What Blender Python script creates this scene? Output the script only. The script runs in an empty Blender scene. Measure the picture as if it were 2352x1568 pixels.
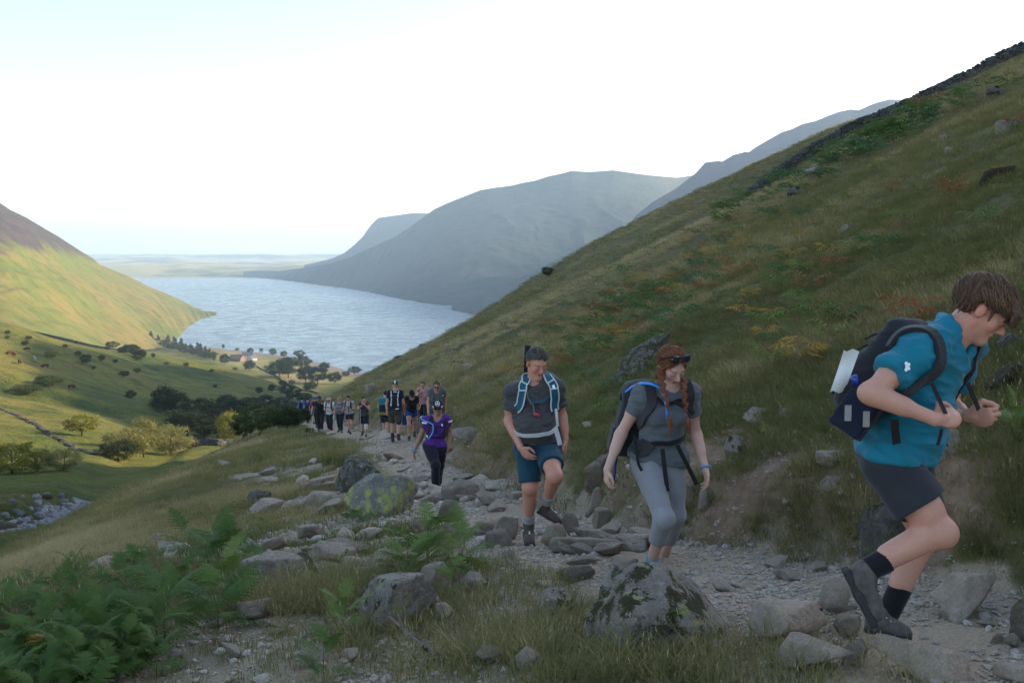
import bpy, math, random
import numpy as np
from mathutils import Vector, Matrix, Euler
random.seed(7); rng = np.random.default_rng(11)
SC = bpy.context.scene; COL = SC.collection
R = math.radians
# ---------------- camera, sky, sun, exposure ----------------
FPX = 2150.0; PITCH = 5.457          # focal length in 2352-wide picture units, tilt down in degrees
cam = bpy.data.cameras.new('camera'); camo = bpy.data.objects.new('camera', cam); COL.objects.link(camo)
cam.sensor_width = 36; cam.lens = 36*FPX/2352; cam.clip_start = .1; cam.clip_end = 90000
camo.location = (0, 0, 0); camo.rotation_euler = (R(90-PITCH), 0, 0); SC.camera = camo
SUN_AZ, SUN_EL = 64.0, 18.0          # degrees clockwise from the view direction (+Y), above the horizon
world = bpy.data.worlds.new('World'); SC.world = world; world.use_nodes = True
wn = world.node_tree; bg = wn.nodes['Background']
sky = wn.nodes.new('ShaderNodeTexSky'); sky.sky_type = 'NISHITA'; sky.sun_disc = False
sky.sun_elevation = R(SUN_EL); sky.sun_rotation = R(SUN_AZ); sky.altitude = 200; sky.air_density = 1.0; sky.dust_density = 1.1; sky.ozone_density = 0.6
wn.links.new(sky.outputs[0], bg.inputs[0]); bg.inputs[1].default_value = 0.10
sl = bpy.data.lights.new('sun', 'SUN'); sl.energy = 2.9; sl.angle = R(.6); sl.color = (1, .83, .60)
so = bpy.data.objects.new('sun', sl); COL.objects.link(so)
sd = Vector((math.sin(R(SUN_AZ))*math.cos(R(SUN_EL)), math.cos(R(SUN_AZ))*math.cos(R(SUN_EL)), math.sin(R(SUN_EL))))
so.rotation_euler = sd.to_track_quat('Z', 'Y').to_euler(); so.location = (300, 200, 300)
SC.view_settings.view_transform = 'Standard'; SC.view_settings.look = 'None'; SC.view_settings.gamma = 1
SC.view_settings.use_curve_mapping = False; SC.view_settings.exposure = 2.02
SC.render.engine = 'CYCLES'; cy = SC.cycles
cy.use_denoising = True; cy.max_bounces = 6; cy.diffuse_bounces = 3; cy.glossy_bounces = 2; cy.transparent_max_bounces = 6
cy.volume_bounces = 2; cy.use_adaptive_sampling = True; cy.adaptive_threshold = .02; cy.sample_clamp_indirect = 4
HAZE = 1.0e-4

# ---------------- helpers ----------------
def ray(px, py):
    u = (px-1176)/FPX; v = (784-py)/FPX; c = math.cos(R(PITCH)); s = math.sin(R(PITCH))
    return np.array((u, c+v*s, -s+v*c))
def P(px, py, y):
    d = ray(px, py); return d*(y/d[1])
def Tpy(py):
    d = ray(1176, py); return d[2]/d[1]
def hashn(ix, iy, seed):
    n = (ix.astype(np.int64)*374761393 + iy.astype(np.int64)*668265263 + seed*974711) & 0xffffffff
    n = ((n ^ (n >> 13))*1274126177) & 0xffffffff
    n = ((n ^ (n >> 16))*2246822519) & 0xffffffff
    return ((n ^ (n >> 15)) & 0xffffff)/float(0xffffff)
def vnoise(x, y, seed=0):
    x = np.asarray(x, float); y = np.asarray(y, float)
    ix = np.floor(x); iy = np.floor(y); fx = x-ix; fy = y-iy
    fx = fx*fx*fx*(fx*(fx*6-15)+10); fy = fy*fy*fy*(fy*(fy*6-15)+10)
    a = hashn(ix, iy, seed); b = hashn(ix+1, iy, seed); c = hashn(ix, iy+1, seed); d = hashn(ix+1, iy+1, seed)
    return (a*(1-fx)+b*fx)*(1-fy)+(c*(1-fx)+d*fx)*fy*1.0
def fbm(x, y, octv=4, seed=0, gain=.5):
    s = 0; a = 1; t = 0
    for i in range(octv):
        s = s+a*(vnoise(x*(2**i)+17.3*i, y*(2**i)-9.1*i, seed+i)-.5); t += a; a *= gain
    return s/t*2
def noise3(p, s, seed):
    return (vnoise(p[:, 0]*s+seed, p[:, 1]*s+p[:, 2]*s*.61, seed)+vnoise(p[:, 1]*s-seed, p[:, 2]*s+p[:, 0]*s*.37, seed+1)+vnoise(p[:, 2]*s, p[:, 0]*s-p[:, 1]*s*.53, seed+2))/1.5-1
def sstep(a, b, x):
    t = np.clip((np.asarray(x, float)-a)/(b-a), 0, 1); return t*t*(3-2*t)
def smax(a, b, k):
    h = np.clip(.5+.5*(a-b)/k, 0, 1); return b*(1-h)+a*h+k*h*(1-h)
def softp(x, k): return k*np.logaddexp(0, np.asarray(x, float)/k)

def tag(o, label=None, cat=None, group=None, kind=None):
    if label: o['label'] = label
    if cat: o['category'] = cat
    if group: o['group'] = group
    if kind: o['kind'] = kind
    return o
def mesh_np(name, V, F, smooth=True, mat=None, attrs=None, Q=None):
    """V (n,3); F list of int arrays each (m,3) or (m,4)"""
    me = bpy.data.meshes.new(name); V = np.asarray(V, np.float32)
    Fs = [np.asarray(f, np.int32) for f in (F if isinstance(F, (list, tuple)) else [F]) if len(f)]
    me.vertices.add(len(V)); me.vertices.foreach_set('co', V.ravel())
    li = np.concatenate([f.ravel() for f in Fs]); sizes = np.concatenate([np.full(len(f), f.shape[1], np.int32) for f in Fs])
    me.loops.add(len(li)); me.loops.foreach_set('vertex_index', li)
    me.polygons.add(len(sizes)); st = np.zeros(len(sizes), np.int32); st[1:] = np.cumsum(sizes)[:-1]
    me.polygons.foreach_set('loop_start', st)
    me.polygons.foreach_set('use_smooth', np.full(len(sizes), smooth))
    if attrs:
        for k, a in attrs.items():
            a = np.asarray(a, np.float32)
            if a.ndim == 2:
                at = me.attributes.new(k, 'FLOAT_COLOR', 'POINT'); b = np.ones((len(a), 4), np.float32); b[:, :a.shape[1]] = a
                at.data.foreach_set('color', b.ravel())
            else:
                at = me.attributes.new(k, 'FLOAT', 'POINT'); at.data.foreach_set('value', a)
    if mat:
        for m in (mat if isinstance(mat, (list, tuple)) else [mat]): me.materials.append(m)
    me.update(calc_edges=True); me.validate()
    return me
def ob(name, me, parent=None, loc=None):
    o = bpy.data.objects.new(name, me); COL.objects.link(o)
    if parent is not None: o.parent = parent
    if loc is not None: o.location = loc
    return o
def empty(name, loc):
    o = bpy.data.objects.new(name, None); COL.objects.link(o); o.location = loc; o.empty_display_size = .1; return o

# ---------------- node material helper ----------------
class M:
    def __init__(s, name, rough=.9, spec=.2):
        s.m = bpy.data.materials.new(name); s.m.use_nodes = True; s.t = s.m.node_tree
        s.b = s.t.nodes['Principled BSDF']; s.b.inputs['Roughness'].default_value = rough; s.b.inputs['Specular IOR Level'].default_value = spec
        s._obj = None
    def n(s, typ, ins=None, **kw):
        nd = s.t.nodes.new('ShaderNode'+typ)
        for k, v in kw.items(): setattr(nd, k, v)
        for k, v in (ins or {}).items(): s.put(nd.inputs[k], v)
        return nd
    def put(s, sock, v):
        if hasattr(v, 'is_output') or isinstance(v, bpy.types.NodeSocket): s.t.links.new(v, sock)
        else:
            try: sock.default_value = v
            except Exception: sock.default_value = (*v, 1)
    def obj(s): 
        if s._obj is None: s._obj = s.n('TexCoord').outputs['Object']
        return s._obj
    def gen(s): return s.n('TexCoord').outputs['Generated']
    def pos(s): return s.n('NewGeometry').outputs['Position']
    def noise(s, scale, detail=4, rough=.55, vec=None, dist=0):
        return s.n('TexNoise', {'Vector': vec if vec is not None else s.obj(), 'Scale': scale, 'Detail': detail, 'Roughness': rough, 'Distortion': dist}).outputs['Fac']
    def mapr(s, v, a, b, c=0, d=1):
        return s.n('MapRange', {'Value': v, 'From Min': a, 'From Max': b, 'To Min': c, 'To Max': d}).outputs[0]
    def mix(s, f, a, b, mode='MIX'):
        nd = s.n('Mix', data_type='RGBA', blend_type=mode); s.put(nd.inputs[0], f); s.put(nd.inputs[6], a if not isinstance(a, tuple) else (*a, 1)); s.put(nd.inputs[7], b if not isinstance(b, tuple) else (*b, 1))
        return nd.outputs[2]
    def math(s, op, a, b=0):
        nd = s.n('Math', operation=op); s.put(nd.inputs[0], a); s.put(nd.inputs[1], b); return nd.outputs[0]
    def attr(s, name, kind='GEOMETRY'): return s.n('Attribute', attribute_name=name, attribute_type=kind)
    def ramp(s, v, stops):
        nd = s.n('ValToRGB'); s.put(nd.inputs[0], v); cr = nd.color_ramp
        while len(cr.elements) < len(stops): cr.elements.new(.5)
        for e, (p, c) in zip(cr.elements, stops): e.position = p; e.color = (*c, 1)
        return nd.outputs[0]
    def bump(s, h, strength=.5, dist=.02):
        nd = s.n('Bump', {'Height': h, 'Strength': strength, 'Distance': dist}); s.put(s.b.inputs['Normal'], nd.outputs[0]); return s
    def col(s, c): s.put(s.b.inputs['Base Color'], c if not isinstance(c, tuple) else (*c, 1)); return s
def plain(name, c, rough=.8, spec=.3, var=.12, scale=60, metal=0, bump=.15, bdist=.002):
    m = M(name, rough, spec); f = m.noise(scale, 3)
    m.col(m.mix(m.mapr(f, .3, .7), tuple(x*(1-var) for x in c), tuple(min(1, x*(1+var)) for x in c))); m.b.inputs['Metallic'].default_value = metal
    if bump: m.bump(f, bump, bdist)
    return m.m
def tube_mesh(name, pts, rad, mt, seg=6, caps=True):
    pts = np.asarray(pts, float); n = len(pts); rad = np.broadcast_to(np.asarray(rad, float), (n,)); T = np.gradient(pts, axis=0); T /= np.linalg.norm(T, axis=1)[:, None]+1e-9
    up = np.array((0, 0, 1.)) if abs(T[0, 2]) < .9 else np.array((1., 0, 0)); V = []
    a = np.linspace(0, 2*np.pi, seg, endpoint=False); u = np.cross(up, T[0]); u /= np.linalg.norm(u)
    for i in range(n):
        u = u-T[i]*np.dot(u, T[i]); u /= np.linalg.norm(u)+1e-9; w = np.cross(T[i], u)
        V.append(pts[i]+rad[i]*(np.cos(a)[:, None]*u+np.sin(a)[:, None]*w))
    V = np.concatenate(V); F = []
    for i in range(n-1):
        for j in range(seg): F.append((i*seg+j, i*seg+(j+1) % seg, (i+1)*seg+(j+1) % seg, (i+1)*seg+j))
    F3 = []
    if caps:
        V = np.concatenate([V, pts[:1], pts[-1:]]); c0, c1 = n*seg, n*seg+1
        for j in range(seg): F3 += [(c0, (j+1) % seg, j), (c1, (n-1)*seg+j, (n-1)*seg+(j+1) % seg)]
    return (V, [np.array(F)]+([np.array(F3)] if F3 else [])) if mt is None else mesh_np(name, V, [np.array(F)]+([np.array(F3)] if F3 else []), True, mt)
# ---------------- the ground as a function ----------------
PY = np.array([0, 2.5, 4.2, 5, 6.6, 8.2, 10, 12, 16, 20, 26, 33, 40, 55, 68, 90, 130, 300.])
PX = np.array([2.1, 2.2, 1.95, 1.62, .98, .3, -.1, -.55, -1.3, -2.1, -3.3, -5.4, -7.6, -11.6, -15.3, -20, -26, -60])
PZ = np.array([-1.2, -1.5, -1.80, -1.93, -2.25, -2.60, -2.98, -3.35, -4.05, -4.6, -5.32, -6.5, -7.75, -10.3, -12.3, -15.5, -21, -45])
_ys = np.concatenate([np.linspace(0, 80, 801), np.linspace(81, 300, 220)])
def _sm(a, w=9): 
    k = np.ones(w)/w; p = np.pad(a, w//2, mode='edge'); return np.convolve(p, k, 'valid')
_px, _pz = _sm(np.interp(_ys, PY, PX), 15), _sm(np.interp(_ys, PY, PZ), 15)
def path_x(y): return np.interp(y, _ys, _px)
def path_z(y): return np.interp(y, _ys, _pz)
def path_w(y): return np.interp(y, [0, 4, 6, 8, 12, 16, 26, 40, 68], [1.2, 1.0, .85, .85, .8, .75, .8, .9, .8])
VCOL = {-1500: [(30, -8), (60, -8), (130, -2), (250, 14), (400, 40), (600, 30), (900, 0), (1500, -40)],
 -900: [(30, -11), (60, -13), (90, -14), (130, -12), (200, -8), (300, 0), (350, 5), (450, -10), (600, -30), (900, -50), (1500, -90)],
 -400: [(30, -12), (48, -14), (60, -15.5), (90, -19), (130, -21.5), (200, -22), (280, -18), (350, -12), (450, -24), (600, -45), (900, -65), (1500, -110)],
 0: [(30, -12.5), (48, -13.9), (60, -16), (90, -21.4), (130, -26), (200, -30), (280, -29.4), (350, -24.5), (450, -36), (600, -56), (800, -68), (1000, -88), (1500, -130), (1900, -141)],
 200: [(30, -13), (48, -14.5), (60, -15.9), (90, -20.8), (143, -28.6), (200, -33.6), (300, -40.7), (420, -41.2), (550, -56), (800, -82), (1000, -104), (1400, -138), (1700, -146)],
 400: [(30, -14), (60, -17), (90, -20.5), (143, -30.9), (200, -38), (300, -49), (450, -59), (550, -59.6), (700, -80), (900, -114), (1100, -131), (1350, -138), (1430, -141), (1700, -150)],
 600: [(30, -14), (60, -18), (143, -31), (250, -44.5), (400, -62), (550, -77), (650, -84.6), (800, -111), (950, -134), (1150, -137), (1290, -139), (1350, -141), (1700, -150)],
 700: [(30, -14), (60, -18), (143, -31), (250, -47), (500, -84), (650, -103), (800, -124), (950, -136.5), (1150, -138.2), (1230, -139.5), (1260, -141), (1700, -150)],
 800: [(30, -14), (60, -18), (143, -31), (250, -48), (500, -88), (800, -128), (950, -137), (1080, -139.3), (1115, -141), (1700, -150)],
 900: [(30, -14), (60, -18), (143, -31), (250, -50), (500, -90), (800, -130), (950, -138), (1010, -140.5), (1100, -142), (1700, -150)],
 1100: [(30, -14), (60, -20), (143, -35), (250, -60), (500, -100), (800, -134), (900, -140.5), (1000, -143), (1700, -150)],
 2600: [(30, -14), (60, -20), (143, -35), (250, -60), (500, -100), (800, -134), (900, -140.5), (1000, -143), (1700, -150)],
 6000: [(30, -14), (60, -20), (143, -35), (250, -60), (500, -100), (800, -134), (900, -140.5), (1000, -143), (1700, -150)]}
_vl = np.linspace(math.log(1), math.log(1800), 240)
_vc = np.array(sorted(VCOL)); _vt = (_vc-1176)/FPX
_VT = np.array([np.interp(_vl, np.log([a for a, b in VCOL[c]]), [b for a, b in VCOL[c]]) for c in _vc])
for _i in range(3): _VT = np.array([_sm(r, 5) for r in _VT])
_tg = np.linspace(-1.3, 2.3, 721)
_VG = np.array([np.interp(_tg, _vt, _VT[:, j]) for j in range(len(_vl))])   # (l, t)
for _i in range(3): _VG = np.array([_sm(r, 9) for r in _VG])
def valley_z(x, y):
    y = np.maximum(y, 1.0); t = np.clip(x/y, -1.29, 2.29)
    fi = np.clip((np.log(y)-_vl[0])/(_vl[1]-_vl[0]), 0, len(_vl)-1.001); fj = np.clip((t-_tg[0])/(_tg[1]-_tg[0]), 0, len(_tg)-1.001)
    i = fi.astype(int); j = fj.astype(int); a = fi-i; b = fj-j
    return (_VG[i, j]*(1-a)+_VG[i+1, j]*a)*(1-b)+(_VG[i, j+1]*(1-a)+_VG[i+1, j+1]*a)*b
STREAM = np.array([(-38, 34), (-29.5, 47), (-26.5, 56), (-28.5, 66), (-37, 86), (-55, 143), (-72, 250.)])
def seg_dist(x, y, pts):
    d = np.full(np.shape(x), 1e9)
    for (ax, ay), (bx, by) in zip(pts[:-1], pts[1:]):
        ux, uy = bx-ax, by-ay; t = np.clip(((x-ax)*ux+(y-ay)*uy)/(ux*ux+uy*uy), 0, 1)
        d = np.minimum(d, np.hypot(x-ax-t*ux, y-ay-t*uy))
    return d
def edge_x(y): return np.interp(y, [0, 4, 10, 18, 33, 52, 70, 130], [-8, -8, -8.8, -9.8, -11.9, -13.5, -17.8, -30])
def crest_y(t): return np.interp(t, [-.9, -.25, -.16, 0, .25, .35, .41, .55, .8, 1.2, 3], [80, 80, 105, 122, 122, 112, 97, 93, 120, 160, 260])
def ground(x, y, detail=True):
    x = np.asarray(x, float); y = np.asarray(y, float)
    xp = path_x(y); zp = path_z(y); w = path_w(y); d = x-xp
    b = .05-.02*sstep(15, 60, y)
    plane = .5*np.where(x < 150, x, 150+(x-150)*.25)-b*y-2.4
    # right bank: the path is cut into the hill
    wr = .55+.25*sstep(9, 16, y)
    right = np.where(d < w, zp+.08*d, plane+0)
    t = np.clip((d-w)/wr, 0, 1); t = t*t*(3-2*t)
    right = np.where((d >= 0) & (d < w+wr), (zp+.08*d)*(1-t)+np.maximum(plane, zp)*t, right)
    sl = .11+.09*sstep(7, 15, y)
    xe = edge_x(y)+1.2*fbm(y*.12, y*.0+3.3, 3, 5)
    left = zp-.04*np.minimum(-d, w)-sl*softp(-d-w, .25)-.30*softp(xe-x, 1.0)
    z = np.where(d > 0, right, left)
    # convex brow at ~52 m, a dip behind it, then the upper slope
    ly = np.log(np.maximum(y, 1)); hill = sstep(-4, 6, d)
    z = z+hill*(.5*np.exp(-((ly-math.log(50))/.16)**2)-1.1*np.exp(-((ly-math.log(68))/.14)**2)+1.7*np.exp(-((ly-math.log(114))/.22)**2)*(1-sstep(.34, .44, x/np.maximum(y, 2)))*(.1+.9*sstep(-.06, .12, x/np.maximum(y, 2))))
    tx = x/np.maximum(y, 2)
    z = z-.62*softp(y-crest_y(tx), 3.0)
    zv = valley_z(x, y)
    z = smax(z, zv, .6+.012*y)
    if detail:
        near = 1-sstep(35, 90, y)
        on = sstep(w, w+.7, np.abs(d))
        z = z+near*(.10*fbm(x*.55, y*.55, 4, 21)*(.3+.7*on)+.025*fbm(x*3.1, y*3.1, 3, 33))
        far = sstep(30, 120, y)
        z = z+far*(.7*fbm(x*.06, y*.06, 4, 44)+np.clip(y/250, 0, 1)*2.2*fbm(x*.018, y*.013, 4, 51))*np.where(z < -136, .15, 1)
        # side folds of the left valley wall
        lw = sstep(60, 140, y)*sstep(-.18, -.32, tx)*(1-sstep(420, 600, y))
        z = z-lw*1.9*np.maximum(0, np.sin((x*.35+y*.94)*.055+2.2*fbm(x*.012, y*.012, 3, 63)))**2*np.clip(y/180, .4, 1.6)
        sd_ = seg_dist(x, y, STREAM); z = z-1.0*(1-sstep(1.6, 5, sd_))*sstep(34, 44, y)
        # mounds and hollows on the right slope
        hs = hill*sstep(6, 14, y)
        z = z+hs*.30*fbm(x*.22+3, y*.16, 4, 71)
    return z
def ground1(x, y): return float(ground(np.array([float(x)]), np.array([float(y)]))[0])
_hy = np.exp(np.linspace(math.log(2.6), math.log(1400), 2600))
def hit(px, py, y0=2.6, y1=1400):
    """first place where the line of sight through a picture point meets the ground"""
    d = ray(px, py); ys = _hy[(_hy >= y0) & (_hy <= y1)]
    g = ground(d[0]/d[1]*ys, ys)-d[2]/d[1]*ys
    k = np.argmax(g >= 0)
    y = ys[k] if g[k] >= 0 else y1
    return np.array((d[0]/d[1]*y, y, ground1(d[0]/d[1]*y, y)))

# ---------------- materials of the ground ----------------
def mat_hill():
    m = M('hillside_turf', .95, .1); p = m.pos()
    n1 = m.noise(.9, 6, .62, p); n2 = m.noise(.12, 5, .6, p); n3 = m.noise(9, 5, .7, p); n4 = m.noise(60, 3, .7, p)
    g = m.mix(m.mapr(n2, .38, .62), (.085, .080, .030), (.155, .130, .058))
    g = m.mix(m.mapr(n1, .42, .68), g, (.18, .14, .07))
    g = m.mix(m.mapr(n3, .5, .75, 0, .8), g, (.040, .042, .016))
    soil = m.mix(m.mapr(n3, .35, .7), (.17, .105, .070), (.30, .205, .14))
    grav = m.mix(m.mapr(n4, .3, .7), (.275, .20, .135), (.46, .355, .255))
    dry = m.mix(m.mapr(n4, .3, .7), (.20, .155, .10), (.36, .29, .21))
    ba = m.math('ADD', m.attr('bare').outputs['Fac'], m.mapr(n3, .2, .8, -.28, .28))
    g = m.mix(m.mapr(ba, .35, .62), g, dry)
    pa = m.math('ADD', m.attr('path').outputs['Fac'], m.mapr(n3, .2, .8, -.2, .2))
    g = m.mix(m.mapr(pa, .4, .65), g, grav)
    so_ = m.math('ADD', m.attr('soil').outputs['Fac'], m.mapr(n1, .2, .8, -.3, .3))
    g = m.mix(m.mapr(so_, .25, .5), g, soil)
    m.col(g); h = m.math('ADD', m.math('MULTIPLY', n3, .6), m.math('MULTIPLY', n4, .35)); m.bump(h, .8, .06)
    return m.m
def mat_valley():
    m = M('valley_grass', .95, .1); p = m.pos()
    n1 = m.noise(.022, 6, .62, p, .6); n2 = m.noise(.13, 6, .65, p); n3 = m.noise(.9, 5, .7, p)
    g = m.mix(m.mapr(n1, .40, .62), (.125, .135, .024), (.20, .165, .040))
    g = m.mix(m.mapr(n2, .48, .66), g, (.062, .080, .020))
    g = m.mix(m.mapr(n3, .5, .72, 0, .75), g, (.060, .066, .020))
    g = m.mix(m.math('MULTIPLY', m.attr('brack').outputs['Fac'], m.mapr(n2, .3, .6)), g, (.045, .070, .018))
    g = m.mix(m.attr('field').outputs['Fac'], g, m.mix(m.mapr(n1, .45, .55), (.20, .22, .05), (.30, .23, .11)))
    g = m.mix(m.mapr(m.attr('shore').outputs['Fac'], .3, .7), g, (.24, .20, .16))
    m.col(g); m.bump(m.math('ADD', n3, m.math('MULTIPLY', n2, 2)), .9, 1.2)
    return m.m
def mat_stream():
    m = M('stream_gravel', .8, .3); p = m.pos(); v = m.n('TexVoronoi', {'Vector': p, 'Scale': 1.6}).outputs[0]; n = m.noise(6, 4, .6, p)
    m.col(m.mix(m.mapr(n, .3, .7), m.mix(m.mapr(v, 0, .6), (.13, .13, .135), (.06, .06, .06)), (.22, .21, .20))); m.bump(v, .8, .2); return m.m
MAT_HILL, MAT_VALLEY, MAT_STREAM = mat_hill(), mat_valley(), mat_stream()

# ---------------- polar ground sheet, split into hillside, path, valley and stream bed ----------------
_t = np.concatenate([np.linspace(-6, -1.0, 60), np.linspace(-.98, -.64, 40), np.linspace(-.635, .635, 620), np.linspace(.64, .98, 40), np.linspace(1.0, 6, 70)])
_y = np.concatenate([np.linspace(.5, 2.7, 14), np.exp(np.arange(math.log(2.75), math.log(70), .0070)), np.exp(np.arange(math.log(70.3), math.log(1750), .0125))])
GT, GY = np.meshgrid(_t, _y); GX = GT*GY
far_ = np.abs(GX) > 2600; GX = np.clip(GX, -2600, 2600)
GZ = ground(GX, GY)
nR, nC = GX.shape
V = np.stack([GX, GY, GZ], -1).reshape(-1, 3)
def masks(GX, GY):
    dd = GX-path_x(GY); ww = path_w(GY); e1 = .35*fbm(GX*1.3, GY*1.3, 3, 81)
    pathm = 1-sstep(ww*.85, ww*1.15, np.abs(dd)+e1)
    pathm = pathm*(1-sstep(66, 72, GY))
    worn = (1-sstep(2.5, 4.0, -dd-ww+1.1*fbm(GX*.55, GY*.55, 4, 87)))*(dd < 0)*(1-.55*sstep(15, 26, GY))
    tuft = sstep(.10, .30, fbm(GX*.8+9, GY*.8, 4, 92))
    bare = worn*(1-.85*tuft)
    bare = np.maximum(bare, .9*sstep(.05, .3, fbm(GX*.45, GY*.45, 4, 97)-.10)*(np.abs(dd) < 6)*(GY < 26)*(dd < 0)*(GX > -.32*GY))
    bare = bare*(1-.9*np.exp(-(((GX-.45)/.6)**2+((GY-4.25)/.28)**2)))
    bare = np.maximum(bare, .7*(1-sstep(.0, .6, np.abs(dd)-ww+.5*fbm(GX*2, GY*2, 3, 93))))
    soil = np.exp(-((dd-ww-.55)/.75)**2)*sstep(4.6, 5.6, GY)*(1-sstep(9, 11.5, GY))*(.45+.9*sstep(-.3, .3, fbm(GX*.9, GY*.9, 3, 95)))
    soil = np.maximum(soil, .45*np.exp(-((dd-ww-.3)/.4)**2)*sstep(11, 12, GY)*(1-sstep(50, 60, GY)))
    soil = np.maximum(soil, .8*np.exp(-(((GX-2.9)/.7)**2+((GY-5.9)/.5)**2)))
    strm = seg_dist(GX, GY, STREAM)+1.1*fbm(GX*.25, GY*.25, 3, 99)
    return pathm, bare, soil, strm
pathm, bare, soil, strm = masks(GX, GY)
tx_ = GX/GY
brack = sstep(.05, .4, fbm(GX*.012, GY*.012, 4, 121))
field = sstep(-132, -135.5, GZ)*sstep(900, 960, GY)*sstep(-.34, -.30, tx_)
shore = sstep(-138.6, -139.3, GZ)
attrs = dict(path=pathm.ravel(), bare=bare.ravel(), soil=soil.ravel(), brack=brack.ravel(), field=field.ravel(), shore=shore.ravel())
idx = np.arange(nR*nC).reshape(nR, nC)
Q = np.stack([idx[:-1, :-1], idx[:-1, 1:], idx[1:, 1:], idx[1:, :-1]], -1)
def qavg(a): return (a[:-1, :-1]+a[:-1, 1:]+a[1:, 1:]+a[1:, :-1])/4
isval = (qavg(GZ) < qavg(valley_z(GX, GY))+1.2) & (qavg(GY) > 42) & (qavg(tx_) < .2) | (qavg(GY) > 175)
cls = np.where(isval, 2, 0); cls = np.where((qavg(pathm) > .5) & ~isval, 1, cls)
cls = np.where((qavg(strm) < 2.4) & (qavg(GY) > 36) & (qavg(GY) < 69), 3, cls)
for c, nm, mt in ((0, 'hillside', MAT_HILL), (1, 'path', MAT_HILL), (2, 'valley', MAT_VALLEY), (3, 'stream_bed', MAT_STREAM)):
    f = Q[cls == c]; u, inv = np.unique(f.ravel(), return_inverse=True)
    o = ob(nm, mesh_np(nm, V[u], inv.reshape(-1, 4), True, mt, {k: a[u] for k, a in attrs.items()})); tag(o, kind='structure')
# ---------------- lake ----------------
def mat_lake():
    m = M('lake_water', .10, .5); p = m.pos()
    n = m.noise(.9, 5, .65, p); n2 = m.noise(.03, 3, .6, p, .5)
    m.col((.07, .10, .13)); m.b.inputs['IOR'].default_value = 1.33
    m.put(m.b.inputs['Roughness'], m.mapr(n2, .35, .65, .22, .34))
    m.bump(n, .03, .8); return m.m
lx = np.linspace(-4000, 5200, 40); ly_ = np.linspace(750, 7200, 40); A, B = np.meshgrid(lx, ly_)
ii = np.arange(1600).reshape(40, 40); qq = np.stack([ii[:-1, :-1], ii[:-1, 1:], ii[1:, 1:], ii[1:, :-1]], -1).reshape(-1, 4)
tag(ob('lake', mesh_np('lake', np.stack([A, B, A*0-140], -1).reshape(-1, 3), qq, True, mat_lake())), kind='structure')

# ---------------- fells around the lake ----------------
def mat_fell(name, c1, c2, c3, s=.01):
    m = M(name, .95, .1); p = m.pos(); n1 = m.noise(s, 7, .62, p, .8); n2 = m.noise(s*7, 6, .65, p)
    r = m.attr('rock').outputs['Fac']
    g = m.mix(m.mapr(n1, .40, .62), c1, c2); g = m.mix(m.mapr(n2, .46, .68, 0, .8), g, tuple(x*.55 for x in c1))
    g = m.mix(m.mapr(m.math('ADD', r, m.mapr(n1, .3, .7, -.35, .35)), .4, .7), g, m.mix(m.mapr(n2, .35, .65), c3, tuple(x*.6 for x in c3)))
    m.col(g); m.bump(n2, .5, .25/s*.05); return m.m
def fell(name, cols, prof, nz, mt, rows=90, dens=1.5, seed=1, gully=0, rockf=None, even=True):
    """cols: (px, base_py, base_y, sky_py, sky_y); a real slope from its foot to its crest, then its far side"""
    c = np.array(cols, float); pxs = np.arange(c[0, 0], c[-1, 0]+.1, dens)
    I = [np.interp(pxs, c[:, 0], c[:, k]) for k in range(1, 5)]
    I = [_sm(_sm(v, 61), 41) if (k != 2 and even and len(v) > 150) else v for k, v in enumerate(I)]
    Tb = np.array([Tpy(v) for v in I[0]]); Ts = np.array([Tpy(v) for v in I[2]])
    s = np.concatenate([np.linspace(0, 1, rows), 1+np.linspace(.03, .8, 16)])
    S, _ = np.meshgrid(s, pxs, indexing='ij'); Yb, Ys = I[1][None], I[3][None]
    Sc = np.minimum(S, 1); Y = Yb+(Ys-Yb)*S
    Tsm = _sm(_sm(Ts, 61), 41) if (even and len(Ts) > 150) else Ts; wS = sstep(.72, 1, Sc)
    zb, zs = (Tb*I[1])[None], (Tsm[None]+(Ts-Tsm)[None]*wS)*I[3][None]
    Z = zb+(zs-zb)*(1-(1-Sc)**prof[1])**prof[0] if prof[1] != 1 else zb+(zs-zb)*Sc**prof[0]
    X = ((pxs-1176)/FPX)[None]*Y
    over = np.maximum(S-1, 0); Z = Z-over*(Ys-Yb+200)*.9*np.minimum(1, over*6)
    env = np.clip((zs-zb)/130, .02, 1)*np.sin(np.pi*np.clip(Sc, 0, 1)**.8)**.7*(Sc < 1)+.06
    sc = 1/np.maximum(60, (Ys-Yb)*.18+60)
    Z = Z+env*nz*fbm(X*sc, Y*sc, 6, seed, .55)
    if gully: Z = Z-env*gully*np.abs(fbm(X*sc*2.2+fbm(X*sc, Y*sc, 3, seed+3), Y*sc*.5, 5, seed+9))
    r = (rockf(X, Y, Z, Sc) if rockf else Sc*0)
    n, mC = X.shape; ii = np.arange(n*mC).reshape(n, mC)
    qq = np.stack([ii[:-1, :-1], ii[:-1, 1:], ii[1:, 1:], ii[1:, :-1]], -1).reshape(-1, 4)
    o = ob(name, mesh_np(name, np.stack([X, Y, Z], -1).reshape(-1, 3), qq, True, mt, dict(rock=np.clip(r, 0, 1).ravel())))
    return tag(o, kind='structure')
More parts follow.
